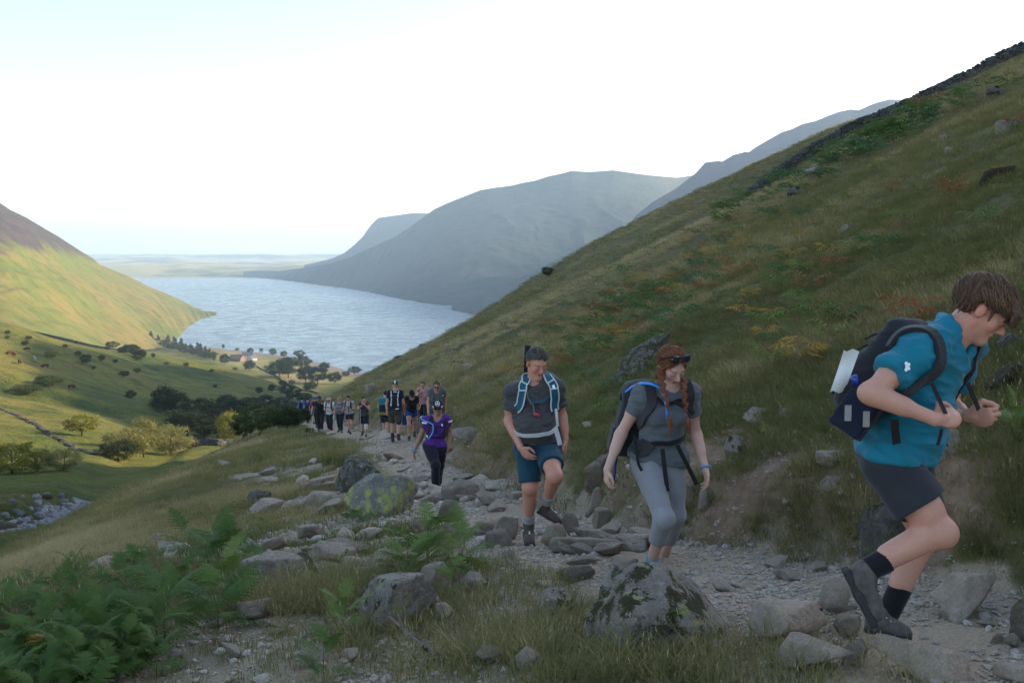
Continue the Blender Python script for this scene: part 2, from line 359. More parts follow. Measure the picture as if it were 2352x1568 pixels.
LF = [(-1400, 760, 650, -250, 1700), (-600, 745, 740, 160, 1600), (-250, 742, 780, 330, 1560), (0, 742, 820, 458, 1550), (34, 750, 830, 482, 1600), (68, 757, 850, 499, 1650), (113, 768, 880, 527, 1750), (135, 773, 900, 540, 1800), (171, 782, 930, 564, 1900), (192, 788, 960, 578, 1950),
      (219, 794, 1000, 594, 2000), (233, 797, 1020, 608, 2020), (291, 806, 1120, 631, 2060), (342, 806, 1260, 657, 2100), (410, 793, 1420, 686, 2150), (445, 756, 1700, 705, 2180), (470, 733, 1960, 714, 2195), (496, 719, 2190, 717, 2200)]
MAT_LF = mat_fell('left_fell_turf', (.115, .135, .026), (.20, .145, .042), (.075, .058, .055), .006)
fell('left_fell', LF, (1, 1), 16, MAT_LF, 110, 2.0, 5, 14, lambda X, Y, Z, S: sstep(-40, 60, Z+S*25+25*fbm(X*.004, Y*.004, 3, 8)))
MAT_FF = mat_fell('far_fell_turf', (.040, .058, .045), (.062, .070, .052), (.065, .065, .07), .003)
FF = [(560, 634, 5300, 622, 5600), (640, 640, 5000, 622, 5300), (689, 657, 3900, 616, 4700), (744, 659, 3800, 608, 4500), (799, 662, 3700, 594, 4400), (854, 672, 3200, 568, 4300), (909, 693, 2640, 544, 4200), (945, 697, 2560, 520, 4100), (982, 700, 2500, 493, 4050), (1000, 701, 2480, 480, 4020), (1030, 704, 2400, 466, 4000), (1055, 706, 2390, 456, 4000), (1103, 706, 2420, 437, 4000), (1136, 706, 2420, 431, 4000),
      (1176, 706, 2450, 426, 4000), (1198, 706, 2450, 420, 4000), (1231, 706, 2500, 414, 4000), (1257, 706, 2500, 405, 4000), (1290, 706, 2500, 398, 4000), (1311, 706, 2500, 392, 4000), (1348, 706, 2500, 395, 4000), (1407, 706, 2500, 391, 4000), (1421, 706, 2500, 393, 4000), (1462, 706, 2500, 399, 4000), (1495, 700, 2500, 403, 4000), (1550, 690, 2600, 408, 4050), (1590, 690, 2600, 402, 4700), (1700, 690, 2600, 392, 5000), (2000, 690, 2600, 380, 5000)]
fell('far_fell', FF, (1.25, 1.0), 15, MAT_FF, 110, 2.5, 15, 9)
WR = [(700, 622, 5000, 608, 5700), (726, 622, 5000, 603, 5700), (763, 622, 5000, 594, 5700), (792, 622, 5000, 581, 5700), (814, 622, 5000, 564, 5700), (836, 622, 5000, 543, 5700), (846, 622, 5000, 528, 5700), (858, 622, 5000, 513, 5700), (872, 620, 5000, 500, 5700), (909, 620, 5000, 495, 5700), (945, 610, 5000, 490, 5700), (960, 600, 5000, 489, 5700), (982, 600, 5000, 490, 5700), (1060, 600, 5000, 484, 5700)]
fell('end_fell', WR, (1.1, 1), 14, MAT_FF, 60, 2.5, 25, 10)
MAT_RF = mat_fell('right_fell_rock', (.035, .055, .045), (.050, .060, .050), (.050, .050, .060), .004)
RF = [(1037, 708, 2280, 703, 2330), (1060, 714, 2190, 692, 2350), (1088, 724, 2080, 684, 2400), (1128, 730, 1900, 667, 2450), (1202, 735, 1800, 634, 2500), (1275, 740, 1700, 597, 2500), (1348, 745, 1700, 568, 2550), (1374, 745, 1650, 553, 2600), (1414, 745, 1600, 531, 2600), (1443, 745, 1600, 517, 2700), (1458, 745, 1600, 495, 2750), (1495, 740, 1600, 465, 2800), (1550, 730, 1600, 432, 2900), (1592, 720, 1600, 398, 3000), (1614, 715, 1600, 373, 3000), (1645, 710, 1600, 369, 3000),
      (1652, 710, 1600, 371, 3000), (1676, 700, 1600, 356, 3050), (1705, 700, 1600, 348, 3050), (1711, 700, 1600, 350, 3050), (1727, 690, 1600, 338, 3100), (1755, 680, 1600, 321, 3100), (1786, 670, 1600, 303, 3150), (1808, 660, 1600, 296, 3150), (1830, 650, 1600, 285, 3150), (1859, 640, 1600, 278, 3150), (1911, 620, 1600, 257, 3200), (1940, 610, 1600, 251, 3200), (1958, 605, 1600, 253, 3200), (1980, 600, 1600, 242, 3200), (2002, 590, 1600, 234, 3200), (2026, 590, 1600, 228, 3200), (2053, 590, 1600, 229, 3200), (2300, 590, 1600, 200, 3200), (2700, 590, 1500, 190, 3100), (3600, 590, 1400, 170, 2700), (5200, 590, 1200, 150, 2400)]
fell('right_fell', RF, (1.0, 1), 20, MAT_RF, 110, 2.5, 35, 24, lambda X, Y, Z, S: sstep(-30, 40, Z), False)
# added spur, unseen on the right, crest shaped to shade the mid valley
CR = np.array([(170, 255, 0), (199, 297, 26), (235, 350, 74), (266, 397, 98), (332, 496, 139), (382, 570, 167), (417, 623, 182), (443, 661, 189), (487, 727, 198), (543, 810, 210), (664, 992, 229), (747, 1132, 222), (900, 1365, 262), (1083, 1641, 315), (1235, 1870, 360), (1330, 2010, 200)], float)
cu = np.linspace(0, len(CR)-1, 200); CC = np.stack([np.interp(cu, np.arange(len(CR)), CR[:, k]) for k in range(3)], -1)
CC[:, 2] += 3*fbm(cu*6, cu*0, 3, 202); wv = np.array([-420, -300, -200, -130, -80, -40, -15, 0, 15, 40, 80, 130, 200, 300, 420.])
SX = CC[:, None, 0]+wv[None]*.85; SY = CC[:, None, 1]-wv[None]*.5; SZ = CC[:, None, 2]-np.maximum(0, np.abs(wv)[None]-6)*.85+.08*np.abs(wv)*fbm(SX*.02, SY*.02, 4, 205)
n, mC = SX.shape; ii = np.arange(n*mC).reshape(n, mC); qq = np.stack([ii[:-1, :-1], ii[:-1, 1:], ii[1:, 1:], ii[1:, :-1]], -1).reshape(-1, 4)
tag(ob('shade_spur', mesh_np('shade_spur', np.stack([SX, SY, np.maximum(SZ, -150)], -1).reshape(-1, 3), qq, True, MAT_RF, dict(rock=np.zeros(SX.size)))), kind='structure')
# low country beyond the head of the lake
lt = np.linspace(-.75, .1, 340); lyy = np.exp(np.linspace(math.log(5050), math.log(30000), 220)); A, B = np.meshgrid(lt, lyy); LX = A*B
LZ = -139.5+sstep(5150, 5700, B+500*fbm(LX*.0008, B*.0002, 2, 3))*(14+80*np.clip(fbm(LX*.0009, B*.0009, 5, 77)+.25, 0, 1)+sstep(6500, 12000, B)*40*(1+fbm(LX*.0004, B*.0003, 4, 78)))
LZ = np.minimum(LZ, -B*.0016-8)
m = M('lowland_fields', .95, .1); p = m.pos(); v = m.n('TexVoronoi', {'Vector': p, 'Scale': .004}).outputs['Color']; n = m.noise(.0016, 5, .6, p)
m.col(m.mix(m.mapr(n, .47, .56), m.mix(m.n('SeparateColor', {0: v}).outputs[0], (.24, .22, .06), (.42, .33, .15)), (.04, .065, .025)))
n, mC = LX.shape; ii = np.arange(n*mC).reshape(n, mC); qq = np.stack([ii[:-1, :-1], ii[:-1, 1:], ii[1:, 1:], ii[1:, :-1]], -1).reshape(-1, 4)
tag(ob('lowland', mesh_np('lowland', np.stack([LX, B, LZ], -1).reshape(-1, 3), qq, True, m.m)), kind='structure')
# ---------------- rocks ----------------
def ico(n):
    import bmesh
    bm = bmesh.new(); bmesh.ops.create_icosphere(bm, subdivisions=n, radius=1); bm.verts.ensure_lookup_table()
    V = np.array([v.co[:] for v in bm.verts]); F = np.array([[v.index for v in f.verts] for f in bm.faces]); bm.free(); return V, F
ICO = {n: ico(n) for n in (2, 3, 4, 5)}
def rock_shape(seed, n=4, flat=1.0, ang=.8, cracks=.0, planes=None):
    r_ = np.random.default_rng(seed); D, F = ICO[n]; K = 13
    nn = r_.normal(size=(K, 3)); nn[0] = (0.1*r_.normal(), 0.1*r_.normal(), 1); nn /= np.linalg.norm(nn, axis=1)[:, None]
    dist = r_.uniform(.62, 1.0, K); dist[0] = r_.uniform(.55, .8)
    
    if planes is not None: nn = np.array(planes)[:, :3]; nn = nn/np.linalg.norm(nn, axis=1)[:, None]; dist = np.array(planes)[:, 3]
    q = (D@nn.T)/dist[None]; k = 14+22*ang
    rad = 1/(np.sum(np.maximum(q, 1e-3)**k, 1)**(1/k))
    Vv = D*rad[:, None]
    f = .06*noise3(Vv, 1.3, seed)+.05*noise3(Vv, 3.2, seed+5)+.035*(1-np.abs(2*noise3(Vv, 5, seed+9)))+.022*noise3(Vv, 13, seed+12)+.012*noise3(Vv, 27, seed+15)
    if cracks:
        st = np.abs(((Vv@np.array([.35, .2, 1])*3.2+.5*noise3(Vv, 1.2, seed+3)) % 1)-.5); f = f-cracks*np.exp(-(st/.06)**2)
    Vv = Vv*(1+f)[:, None]
    lo, hi = Vv.min(0), Vv.max(0); Vv = (Vv-(lo+hi)/2)/(hi-lo)   # unit box
    return Vv, F
def mat_rock(name, c1=(.26, .215, .175), c2=(.44, .375, .315), lichen=.35, moss=.2, lcol=(.33, .36, .12), s=1.0, pale=.3):
    m = M(name, .88, .25); v = m.obj()
    n1 = m.noise(5*s, 8, .72, v); n2 = m.noise(34*s, 8, .8, v); n3 = m.noise(2.2*s, 4, .6, v, .3); n4 = m.noise(9*s, 5, .75, v, .15); n5 = m.noise(110*s, 5, .8, v)
    g = m.mix(m.mapr(n1, .36, .64), c1, c2); g = m.mix(m.mapr(n2, .45, .75, 0, .85), g, tuple(x*.62 for x in c1))
    g = m.mix(m.mapr(n2, .30, .22, 0, pale*2), g, (.55, .53, .50))
    g = m.mix(m.mapr(n5, .48, .66, 0, .55), g, tuple(x*.5 for x in c1)); g = m.mix(m.mapr(n5, .40, .30, 0, .4), g, (.58, .54, .48))
    if lichen:
        g = m.mix(m.math('MULTIPLY', m.mapr(n4, .60-.12*lichen, .66-.10*lichen), m.mapr(n3, .45, .55)), g, lcol)
        g = m.mix(m.math('MULTIPLY', m.mapr(m.noise(14*s, 4, .7, v, .1), .58, .66), .6), g, (.42, .42, .38))
    if moss:
        nz = m.n('SeparateXYZ', {0: m.n('NewGeometry').outputs['Normal']}).outputs[2]
        mm = m.math('MULTIPLY', m.mapr(m.noise(8*s, 7, .75, v, .15), .60-.15*moss, .65-.14*moss), m.mapr(nz, -.2, .4))
        g = m.mix(mm, g, m.mix(m.mapr(n2, .3, .7), (.030, .024, .012), (.065, .060, .018)))
    m.col(g); m.bump(m.math('ADD', m.math('ADD', m.math('MULTIPLY', n1, 1.8), n2), m.math('MULTIPLY', n5, .35)), 1.0, .02); return m.m
MR = dict(grey=mat_rock('grey_rock', (.28, .22, .17), (.47, .38, .30)), lich=mat_rock('lichen_rock', (.21, .175, .145), (.44, .375, .315), .75, .75), yell=mat_rock('yellow_lichen_rock', (.18, .165, .145), (.30, .28, .245), 1.15, .0, (.36, .37, .09)),
          brown=mat_rock('brown_rock', (.17, .13, .10), (.33, .26, .20), 0, 0), pale=mat_rock('pale_rock', (.41, .315, .235), (.61, .485, .375), 0, 0), dark=mat_rock('dark_mossy_rock', (.09, .08, .075), (.22, .20, .18), .2, 1.0),
          tan=mat_rock('tan_rock', (.26, .20, .15), (.42, .34, .26), 0, 0), peat=mat_rock('peat_bank', (.04, .028, .018), (.09, .065, .04), 0, .9))
def rock(cx, base, w, h, kind, label, depth=.85, n=4, seed=None, tilt=0, flat=0, name='rock', sink=.32, yaw=None, y1=200, cracks=.04, cat='rock', taper=.28, planes=None):
    """cx, base: where its foot shows in the picture; w, h: its size there"""
    p = hit(cx, base, y1=y1); sc = FPX/p[1]*1.004
    W = w/sc; H = h/sc*(1+sink); Dp = W*depth
    seed = seed if seed is not None else int(cx*7+base*3)
    Vv, F = rock_shape(seed, n, ang=.5+.5*((seed % 7)/6), cracks=cracks, planes=planes)
    tp = (1+taper*.5-taper*(Vv[:, 2]+.5))[:, None]; Vv = Vv*np.concatenate([tp, tp, tp*0+1], 1)
    Vv = Vv*np.array([W, Dp, H]); a = R(tilt); Rm = np.array([[math.cos(a), 0, math.sin(a)], [0, 1, 0], [-math.sin(a), 0, math.cos(a)]])
    if tilt: Vv = Vv@Rm.T
    me = mesh_np(name, Vv, F, True, MR[kind]); 
    y = p[1]+Dp*.32; x = p[0]*(y/p[1])
    z = p[2]+H*(.5-sink/(1+sink))
    o = ob(name, me, None, (x, y, z)); tag(o, label, cat); return o
rock(1512, 1492, 385, 172, 'lich', 'biggest lichen and moss covered boulder, right in front of the walking woman', .9, 5, 4107, 0, sink=.25, cracks=.03, taper=.0, planes=[(-.12, -.5, .85, .60), (-.75, -.15, .62, .66), (.62, -.15, .55, .50), (.1, .6, .7, .6), (.0, -.95, .2, .78), (-.9, -.5, .1, .85), (.9, -.5, .15, .80), (0, 1, 0, .9), (0, 0, -1, .6), (.85, .5, .2, .85), (-.85, .5, .2, .85), (.25, -.8, .5, .66)])
rock(1492, 1508, 100, 92, 'dark', 'dark wedge of stone leaning on the front of the biggest lichen boulder', .3, 4, 77, 24)
rock(905, 1452, 205, 118, 'lich', 'grey boulder with a sloping back and dry grass at its foot, beside the worn ground', .8, 5, 333, -14)
rock(998, 1356, 80, 64, 'grey', 'pointed grey rock just behind the sloping grey boulder', .8, 4, 512)
rock(1088, 1362, 72, 48, 'grey', 'rounded grey rock under the tall fern in the middle', .9, 4, 513)
rock(1020, 1424, 44, 42, 'pale', 'small pale rock leaning on the end of the sloping grey boulder', .8, 4, 514)
rock(960, 1538, 225, 86, 'lich', 'low cracked slab in the grass at the bottom middle', .8, 5, 2215, 3, cracks=.10)
rock(875, 1184, 178, 92, 'yell', 'wide grey boulder with yellow lichen spots', .8, 5, 616, 4)
rock(842, 1122, 138, 62, 'dark', 'dark mossy boulder behind the yellow spotted one', .8, 5, 617, 4)
rock(1033, 1212, 66, 64, 'brown', 'brown upright rock below the flat step of the path', .7, 4, 618)
rock(1030, 1236, 90, 34, 'brown', 'flat brown stone above the tall fern', .7, 4, 619)
rock(968, 1222, 46, 30, 'brown', 'squat brown stone left of the upright brown rock', .8, 4, 620)
rock(1164, 1240, 64, 58, 'tan', 'tan boulder in the path, left of the man in blue shorts', .8, 4, 621)
rock(1146, 1256, 70, 36, 'brown', 'low brown stone in front of the tan boulder in the path', .8, 4, 622)
rock(1272, 1258, 62, 54, 'tan', 'squarish tan rock at the right of the front boot of the man in blue shorts', .8, 4, 623)
rock(1308, 1232, 54, 48, 'brown', 'brown rock behind the squarish tan one', .8, 4, 624)
rock(1344, 1266, 178, 32, 'tan', 'long low step stone laid across the path', .35, 4, 625, 2)
rock(1496, 1258, 104, 34, 'pale', 'flat step stone behind the legs of the woman', .5, 4, 626)
rock(1062, 1150, 108, 40, 'brown', 'flat topped brown rock below the feet of the woman in purple', .8, 4, 627, -4)
rock(1150, 1126, 104, 18, 'pale', 'pale flat slab in the path behind the man in blue shorts', .8, 4, 628)
rock(1085, 1010, 120, 22, 'brown', 'low ledge of rock at the right of the woman in purple', .5, 4, 629)
rock(640, 1352, 175, 78, 'grey', 'long grey slab lying among the ferns', .6, 5, 630, -6)
rock(700, 1332, 70, 62, 'dark', 'dark broken end of the long grey slab', .7, 4, 631, -6)
rock(772, 1300, 112, 46, 'grey', 'low grey rock right of the broken dark slab end', .8, 4, 632)
rock(812, 1306, 56, 26, 'pale', 'small pale stone at the foot of the low grey rock', .8, 3, 633)
rock(575, 1270, 44, 32, 'grey', 'left one of two grey rocks behind the ferns', .8, 4, 634)
rock(626, 1262, 54, 26, 'grey', 'right one of two grey rocks behind the ferns', .8, 4, 635)
rock(596, 1160, 62, 30, 'dark', 'dark angular rock in the dry grass on the left slope', .8, 4, 636)
rock(614, 1178, 82, 28, 'grey', 'pale grey slab in front of the dark angular rock', .8, 4, 637, 3)
rock(735, 1170, 100, 40, 'grey', 'outcrop of grey rock left of the yellow spotted boulder', .8, 4, 638, 6)
rock(368, 1250, 38, 22, 'lich', 'small lichen stone at the top of the fern patch', .8, 3, 639)
rock(345, 1508, 100, 34, 'dark', 'dark flat rock in front of the fern patch', .8, 4, 640)
rock(406, 1520, 38, 26, 'grey', 'grey stone at the end of the dark flat rock', .8, 3, 641)
rock(380, 1552, 30, 22, 'grey', 'tilted grey stone at the bottom edge near the ferns', .8, 3, 642)
rock(720, 1464, 60, 34, 'grey', 'flat grey stone in the gravel left of the sloping boulder', .8, 4, 643)
rock(1918, 1410, 74, 88, 'pale', 'pale angular block behind the lifted boot', .8, 4, 644)
rock(1822, 1474, 205, 66, 'pale', 'broad pale slab left of the front boot', .8, 5, 645, 2)
rock(1872, 1548, 168, 72, 'pale', 'worn pale slab below the broad one at the bottom right', .8, 5, 646, -3)
rock(1950, 1466, 64, 50, 'tan', 'tan block wedged under the heel of the front boot', .8, 4, 647)
rock(1962, 1530, 58, 66, 'grey', 'slanting grey stone between the worn slab and the corner boulder', .6, 4, 648, 35)
rock(2118, 1568, 225, 70, 'pale', 'large pale grey boulder in the bottom right foreground', .8, 5, 649, 5)
rock(2226, 1424, 168, 98, 'pale', 'big pale rock on the path right of the hiker in teal', .8, 5, 650, 8)
rock(2352, 1474, 92, 112, 'brown', 'brown boulder cut by the right edge of the picture', .8, 4, 651)
rock(2288, 1478, 32, 24, 'tan', 'small tan stone near the right edge boulder', .8, 3, 652)
rock(2324, 1488, 44, 34, 'tan', 'rounded tan stone beside the small tan one at the right edge', .8, 3, 653)
rock(2330, 1570, 100, 40, 'pale', 'pale rock in the bottom right corner', .8, 4, 654)
rock(2024, 1292, 96, 150, 'dark', 'tall dark boulder behind the knees of the hiker in teal', .7, 4, 655)
rock(2188, 1040, 44, 56, 'grey', 'upright grey rock behind the belly of the hiker in teal', .8, 4, 656)
rock(1912, 1074, 98, 34, 'grey', 'flat grey rock in the grass left of the hiker in teal', .8, 4, 657)
rock(1912, 1128, 66, 32, 'grey', 'grey stone below the flat rock in the grass', .8, 4, 658)
rock(1476, 858, 205, 58, 'dark', 'long dark outcrop on the slope behind the head of the woman', .6, 5, 659, -28, y1=60)
rock(1372, 1122, 72, 78, 'brown', 'brown block standing beside the path at the hand of the woman', .8, 4, 660)
rock(1366, 1172, 44, 52, 'tan', 'tan rock below the brown block', .8, 4, 661)
rock(1384, 1216, 52, 50, 'tan', 'rounded tan rock at the foot of the bank', .8, 4, 662)
rock(1620, 1178, 38, 52, 'tan', 'tan rock in the earth bank under the bracelet hand', .8, 4, 663)
rock(1580, 1160, 38, 44, 'tan', 'tan rock in the bank right behind the straps of the woman', .8, 4, 664)
rock(1690, 1052, 62, 50, 'lich', 'lichen rock at the top of the earth bank', .8, 4, 665)
rock(1740, 966, 70, 28, 'grey', 'left one of two low rocks in the grass right of the woman', .8, 4, 666)
rock(1810, 960, 44, 24, 'grey', 'right one of two low rocks in the grass right of the woman', .8, 4, 667)
rock(1352, 984, 34, 16, 'pale', 'pale stone in the grass between the man and the woman', .8, 3, 668)
rock(1938, 536, 46, 20, 'lich', 'lichen rock high on the grass slope', .8, 4, 669, -18)
rock(2310, 905, 110, 72, 'peat', 'dark peat bank right of the head of the hiker in teal', .8, 4, 670)
rock(2322, 802, 76, 36, 'dark', 'dark rock in front of the face of the hiker in teal', .8, 4, 671)
rock(2318, 300, 58, 34, 'lich', 'rock near the top right edge of the slope', .8, 4, 672, -25)
rock(2172, 322, 32, 14, 'lich', 'upper one of two rocks on the high slope', .8, 3, 673)
rock(2180, 352, 22, 14, 'grey', 'lower one of two rocks on the high slope', .8, 3, 674)
rock(2292, 422, 70, 40, 'peat', 'brown earth mound high on the right slope', .8, 4, 675)
rock(851, 906, 24, 26, 'grey', 'grey rock standing on the slope above the walking group', .8, 3, 676)
rock(1074, 850, 32, 14, 'grey', 'flat grey rock on the slope left of the man in blue shorts', .8, 3, 677)
rock(1048, 945, 18, 12, 'lich', 'small rock on the slope right of the woman in grey', .8, 3, 678)
rock(1208, 1540, 60, 50, 'grey', 'grey stone at the bottom edge below the biggest boulder', .8, 4, 679, 20)
rock(1250, 1352, 50, 14, 'pale', 'flat pale stone in the dry grass in the middle', .8, 3, 680)
rock(1320, 1345, 105, 40, 'brown', 'flat brown slab behind the biggest boulder', .7, 4, 681)
rock(1680, 1358, 108, 30, 'pale', 'pale flat stone on the path behind the biggest boulder', .7, 4, 682)
rock(1275, 1410, 105, 46, 'lich', 'low grey rock half hidden in the grass left of the biggest boulder', .8, 4, 683, -10)
# dark rocks by the far side of the path
rock(1246, 1008, 62, 44, 'brown', 'brown rock in the tufts behind the arm of the man in blue shorts', .8, 4, 684)
rock(515, 1072, 36, 14, 'grey', 'grey rock on the dark slope above the stream', .8, 3, 685, y1=600)
rock(500, 1052, 26, 10, 'grey', 'stone far down on the valley floor', .8, 3, 686, y1=600)
# ---- stones: one thing each, shared shapes ----
PEB = [plain('pebble_%d' % i, c, .9, .2, .3, 3, 0, .2, .05) for i, c in enumerate(((.35, .295, .245), (.41, .35, .29), (.38, .295, .225)))]
STM = [[mesh_np('stone', rock_shape(900+i, 2, ang=.9)[0], ICO[2][1], True, PEB[k]) for i in range(4)] for k in (0, 1, 2)]
STD = [[mesh_np('stone', rock_shape(920+i, 2, ang=.7)[0], ICO[2][1], True, MR['dark'] if i % 2 else MR['peat']) for i in range(4)]]*3
def stones(n, gen, label, group, smin, smax, seed, lib=None, fl=1.0):
    r_ = np.random.default_rng(seed); c = 0
    while c < n:
        x, y = gen(r_); s = r_.uniform(smin, smax)*(.6+.4*r_.random())*min(1.6, max(.7, y/7))
        me = (lib or STM)[r_.choice(3, p=(.5, .35, .15))][r_.integers(3)]
        o = ob('rock' if fl < 1 else 'stone', me, None, (x, y, ground1(x, y)+s*.16)); o.rotation_euler = (r_.uniform(-.3, .3), r_.uniform(-.3, .3), r_.uniform(0, 6.28)); o.scale = (s*r_.uniform(.8, 1.4), s*r_.uniform(.7, 1.1), s*fl*r_.uniform(.5, .8)); tag(o, label, 'rock' if fl < 1 else 'stone', group); c += 1
def g_path(y0, y1, k=1.0):
    def f(r_):
        y = math.exp(r_.uniform(math.log(y0), math.log(y1))); return float(path_x(y)+r_.normal(0, .55)*k*path_w(y)), y
    return f
def g_px(cx, cy, sx, sy):
    def f(r_):
        p = hit(cx+r_.normal(0, sx), cy+r_.normal(0, sy)); return float(p[0]), float(p[1])
    return f
def g_stream(r_):
    t = r_.uniform(0, 2.9); i = int(t); a, b = STREAM[i], STREAM[min(i+1, 5)]; q = a+(b-a)*(t-i); return float(q[0]+r_.normal(0, 1.5)), float(q[1]+r_.normal(0, 1.2))
stones(50, g_path(4.0, 9), 'small loose stone lying on the near gravel path', 'loose stones on the near path', .05, .13, 1)
stones(30, g_path(9, 26), 'small loose stone lying on the path in the middle distance', 'loose stones farther along the path', .08, .18, 2)
stones(42, g_px(800, 1380, 70, 35), 'small pale stone in the heap beside the long grey slab', 'stones heaped beside the slab', .04, .10, 3)
stones(40, g_px(700, 1510, 130, 40), 'small stone on the worn ground at the bottom', 'stones on the worn ground', .04, .10, 4)
stones(20, g_px(2180, 1400, 110, 60), 'small stone around the boots of the hiker in teal', 'stones round the front boots', .03, .07, 5)
stones(30, g_stream, 'grey boulder in the dry stream bed', 'boulders in the stream bed', .35, .8, 6, STD)
def g_bank(r_):
    y = math.exp(r_.uniform(math.log(4.8), math.log(10))); return float(path_x(y)+path_w(y)+r_.uniform(-.1, .9)), y
stones(40, g_bank, 'small stone stuck in the bare earth bank', 'stones in the earth bank', .03, .09, 7)

# half buried rocks that pave the path and the worn ground
SLB = [[mesh_np('rock', rock_shape(1000+i, 4, ang=.8, cracks=.04)[0], ICO[4][1], True, MR[k]) for i in range(3)] for k in ('pale', 'grey', 'tan')]
def g_rel(y0, y1, a, b):
    def f(r_):
        y = math.exp(r_.uniform(math.log(y0), math.log(y1))); return float(path_x(y)+r_.uniform(a, b)), y
    return f
stones(26, g_rel(4.3, 8.6, -.8, .75), 'half buried rock set in the near path', 'half buried rocks in the near path', .16, .42, 11, SLB, .55)
stones(26, g_rel(8.6, 16, -.9, .8), 'half buried rock set in the path beyond the man in blue shorts', 'half buried rocks farther up the path', .16, .42, 12, SLB, .55)
stones(30, g_rel(4.2, 11, -4.2, -1.0), 'half buried rock in the worn ground left of the path', 'half buried rocks in the worn ground', .12, .38, 13, SLB, .6)
stones(14, g_rel(10, 24, -4.5, -1.0), 'half buried rock in the grass left of the path', 'half buried rocks left of the far path', .2, .45, 14, SLB, .6)
stones(22, g_rel(16, 40, -.9, .9), 'flat stone in the distant part of the path', 'flat stones in the distant path', .2, .4, 15, SLB, .45)
# ---------------- grass and gravel (nobody could count them) ----------------
def blade_mesh(name, seed, n, hmin, hmax, wid, spread, lean, heads=0, mt=None):
    r_ = np.random.default_rng(seed); V = []; F3 = []; F4 = []; H = []; K = []
    for i in range(n):
        a = r_.uniform(0, 6.283); rr = spread*math.sqrt(r_.random()); bx, by = rr*math.cos(a), rr*math.sin(a)
        h = r_.uniform(hmin, hmax); da = a+r_.normal(0, .7); L = h*lean*r_.uniform(.3, 1.3); wa = da+1.57; w = wid*r_.uniform(.6, 1.2)
        b = len(V); ks = r_.random()
        for t, ww in ((0, 1), (.4, .85), (.75, .6)):
            cx, cy_, cz = bx+math.cos(da)*L*t*t, by+math.sin(da)*L*t*t, h*(t-.18*lean*t*t)
            for s in (-1, 1): V.append((cx+math.cos(wa)*w*ww*s/2, cy_+math.sin(wa)*w*ww*s/2, cz)); H.append(t); K.append(ks)
        tip = (bx+math.cos(da)*L, by+math.sin(da)*L, h*(1-.2*lean)); V.append(tip); H.append(1); K.append(ks)
        F4 += [(b, b+1, b+3, b+2), (b+2, b+3, b+5, b+4)]; F3.append((b+4, b+5, b+6))
        if i < heads:
            c = len(V); hl = .028*r_.uniform(.7, 1.3); hw = wid*.9
            dx, dy, dz = math.cos(da)*hl*.5, math.sin(da)*hl*.5, hl
            for q in ((0, 0, -.2*hl), (math.cos(wa)*hw+dx*.5, math.sin(wa)*hw+dy*.5, dz*.45), (dx, dy, dz), (-math.cos(wa)*hw+dx*.5, -math.sin(wa)*hw+dy*.5, dz*.45)):
                V.append((tip[0]+q[0], tip[1]+q[1], tip[2]+q[2])); H.append(1.0); K.append(2.0)
            F4.append((c, c+1, c+2, c+3))
    return mesh_np(name, np.array(V), [np.array(F4), np.array(F3)], False, mt, dict(h=np.array(H), k=np.array(K)))
def mat_grass(name='grass_blades'):
    m = M(name, .75, .15); t = m.attr('tint', 'INSTANCER').outputs['Fac']; h = m.attr('h').outputs['Fac']; k = m.attr('k').outputs['Fac']
    c = m.ramp(t, [(0, (.108, .132, .036)), (.36, (.190, .182, .062)), (.6, (.33, .275, .115)), (1, (.56, .45, .24))])
    c = m.mix(m.math('MULTIPLY', m.mapr(k, .45, .95), .5), c, (.20, .155, .07)); c = m.mix(m.mapr(h, .45, 1, 0, .42), c, (.24, .19, .085)); c = m.mix(m.mapr(k, 1.5, 1.9), c, (.42, .33, .19))
    m.col(c); tr = m.n('BsdfTranslucent'); m.put(tr.inputs[0], c); mx = m.n('MixShader', {0: .45}); m.t.links.new(m.b.outputs[0], mx.inputs[1]); m.t.links.new(tr.outputs[0], mx.inputs[2])
    m.t.links.new(mx.outputs[0], m.t.nodes['Material Output'].inputs[0]); return m.m
MG = mat_grass()
def source_collection(name, meshes):
    c = bpy.data.collections.new(name)
    for i, me in enumerate(meshes):
        o = bpy.data.objects.new('%s_%02d' % (name, i), me); c.objects.link(o)
    return c
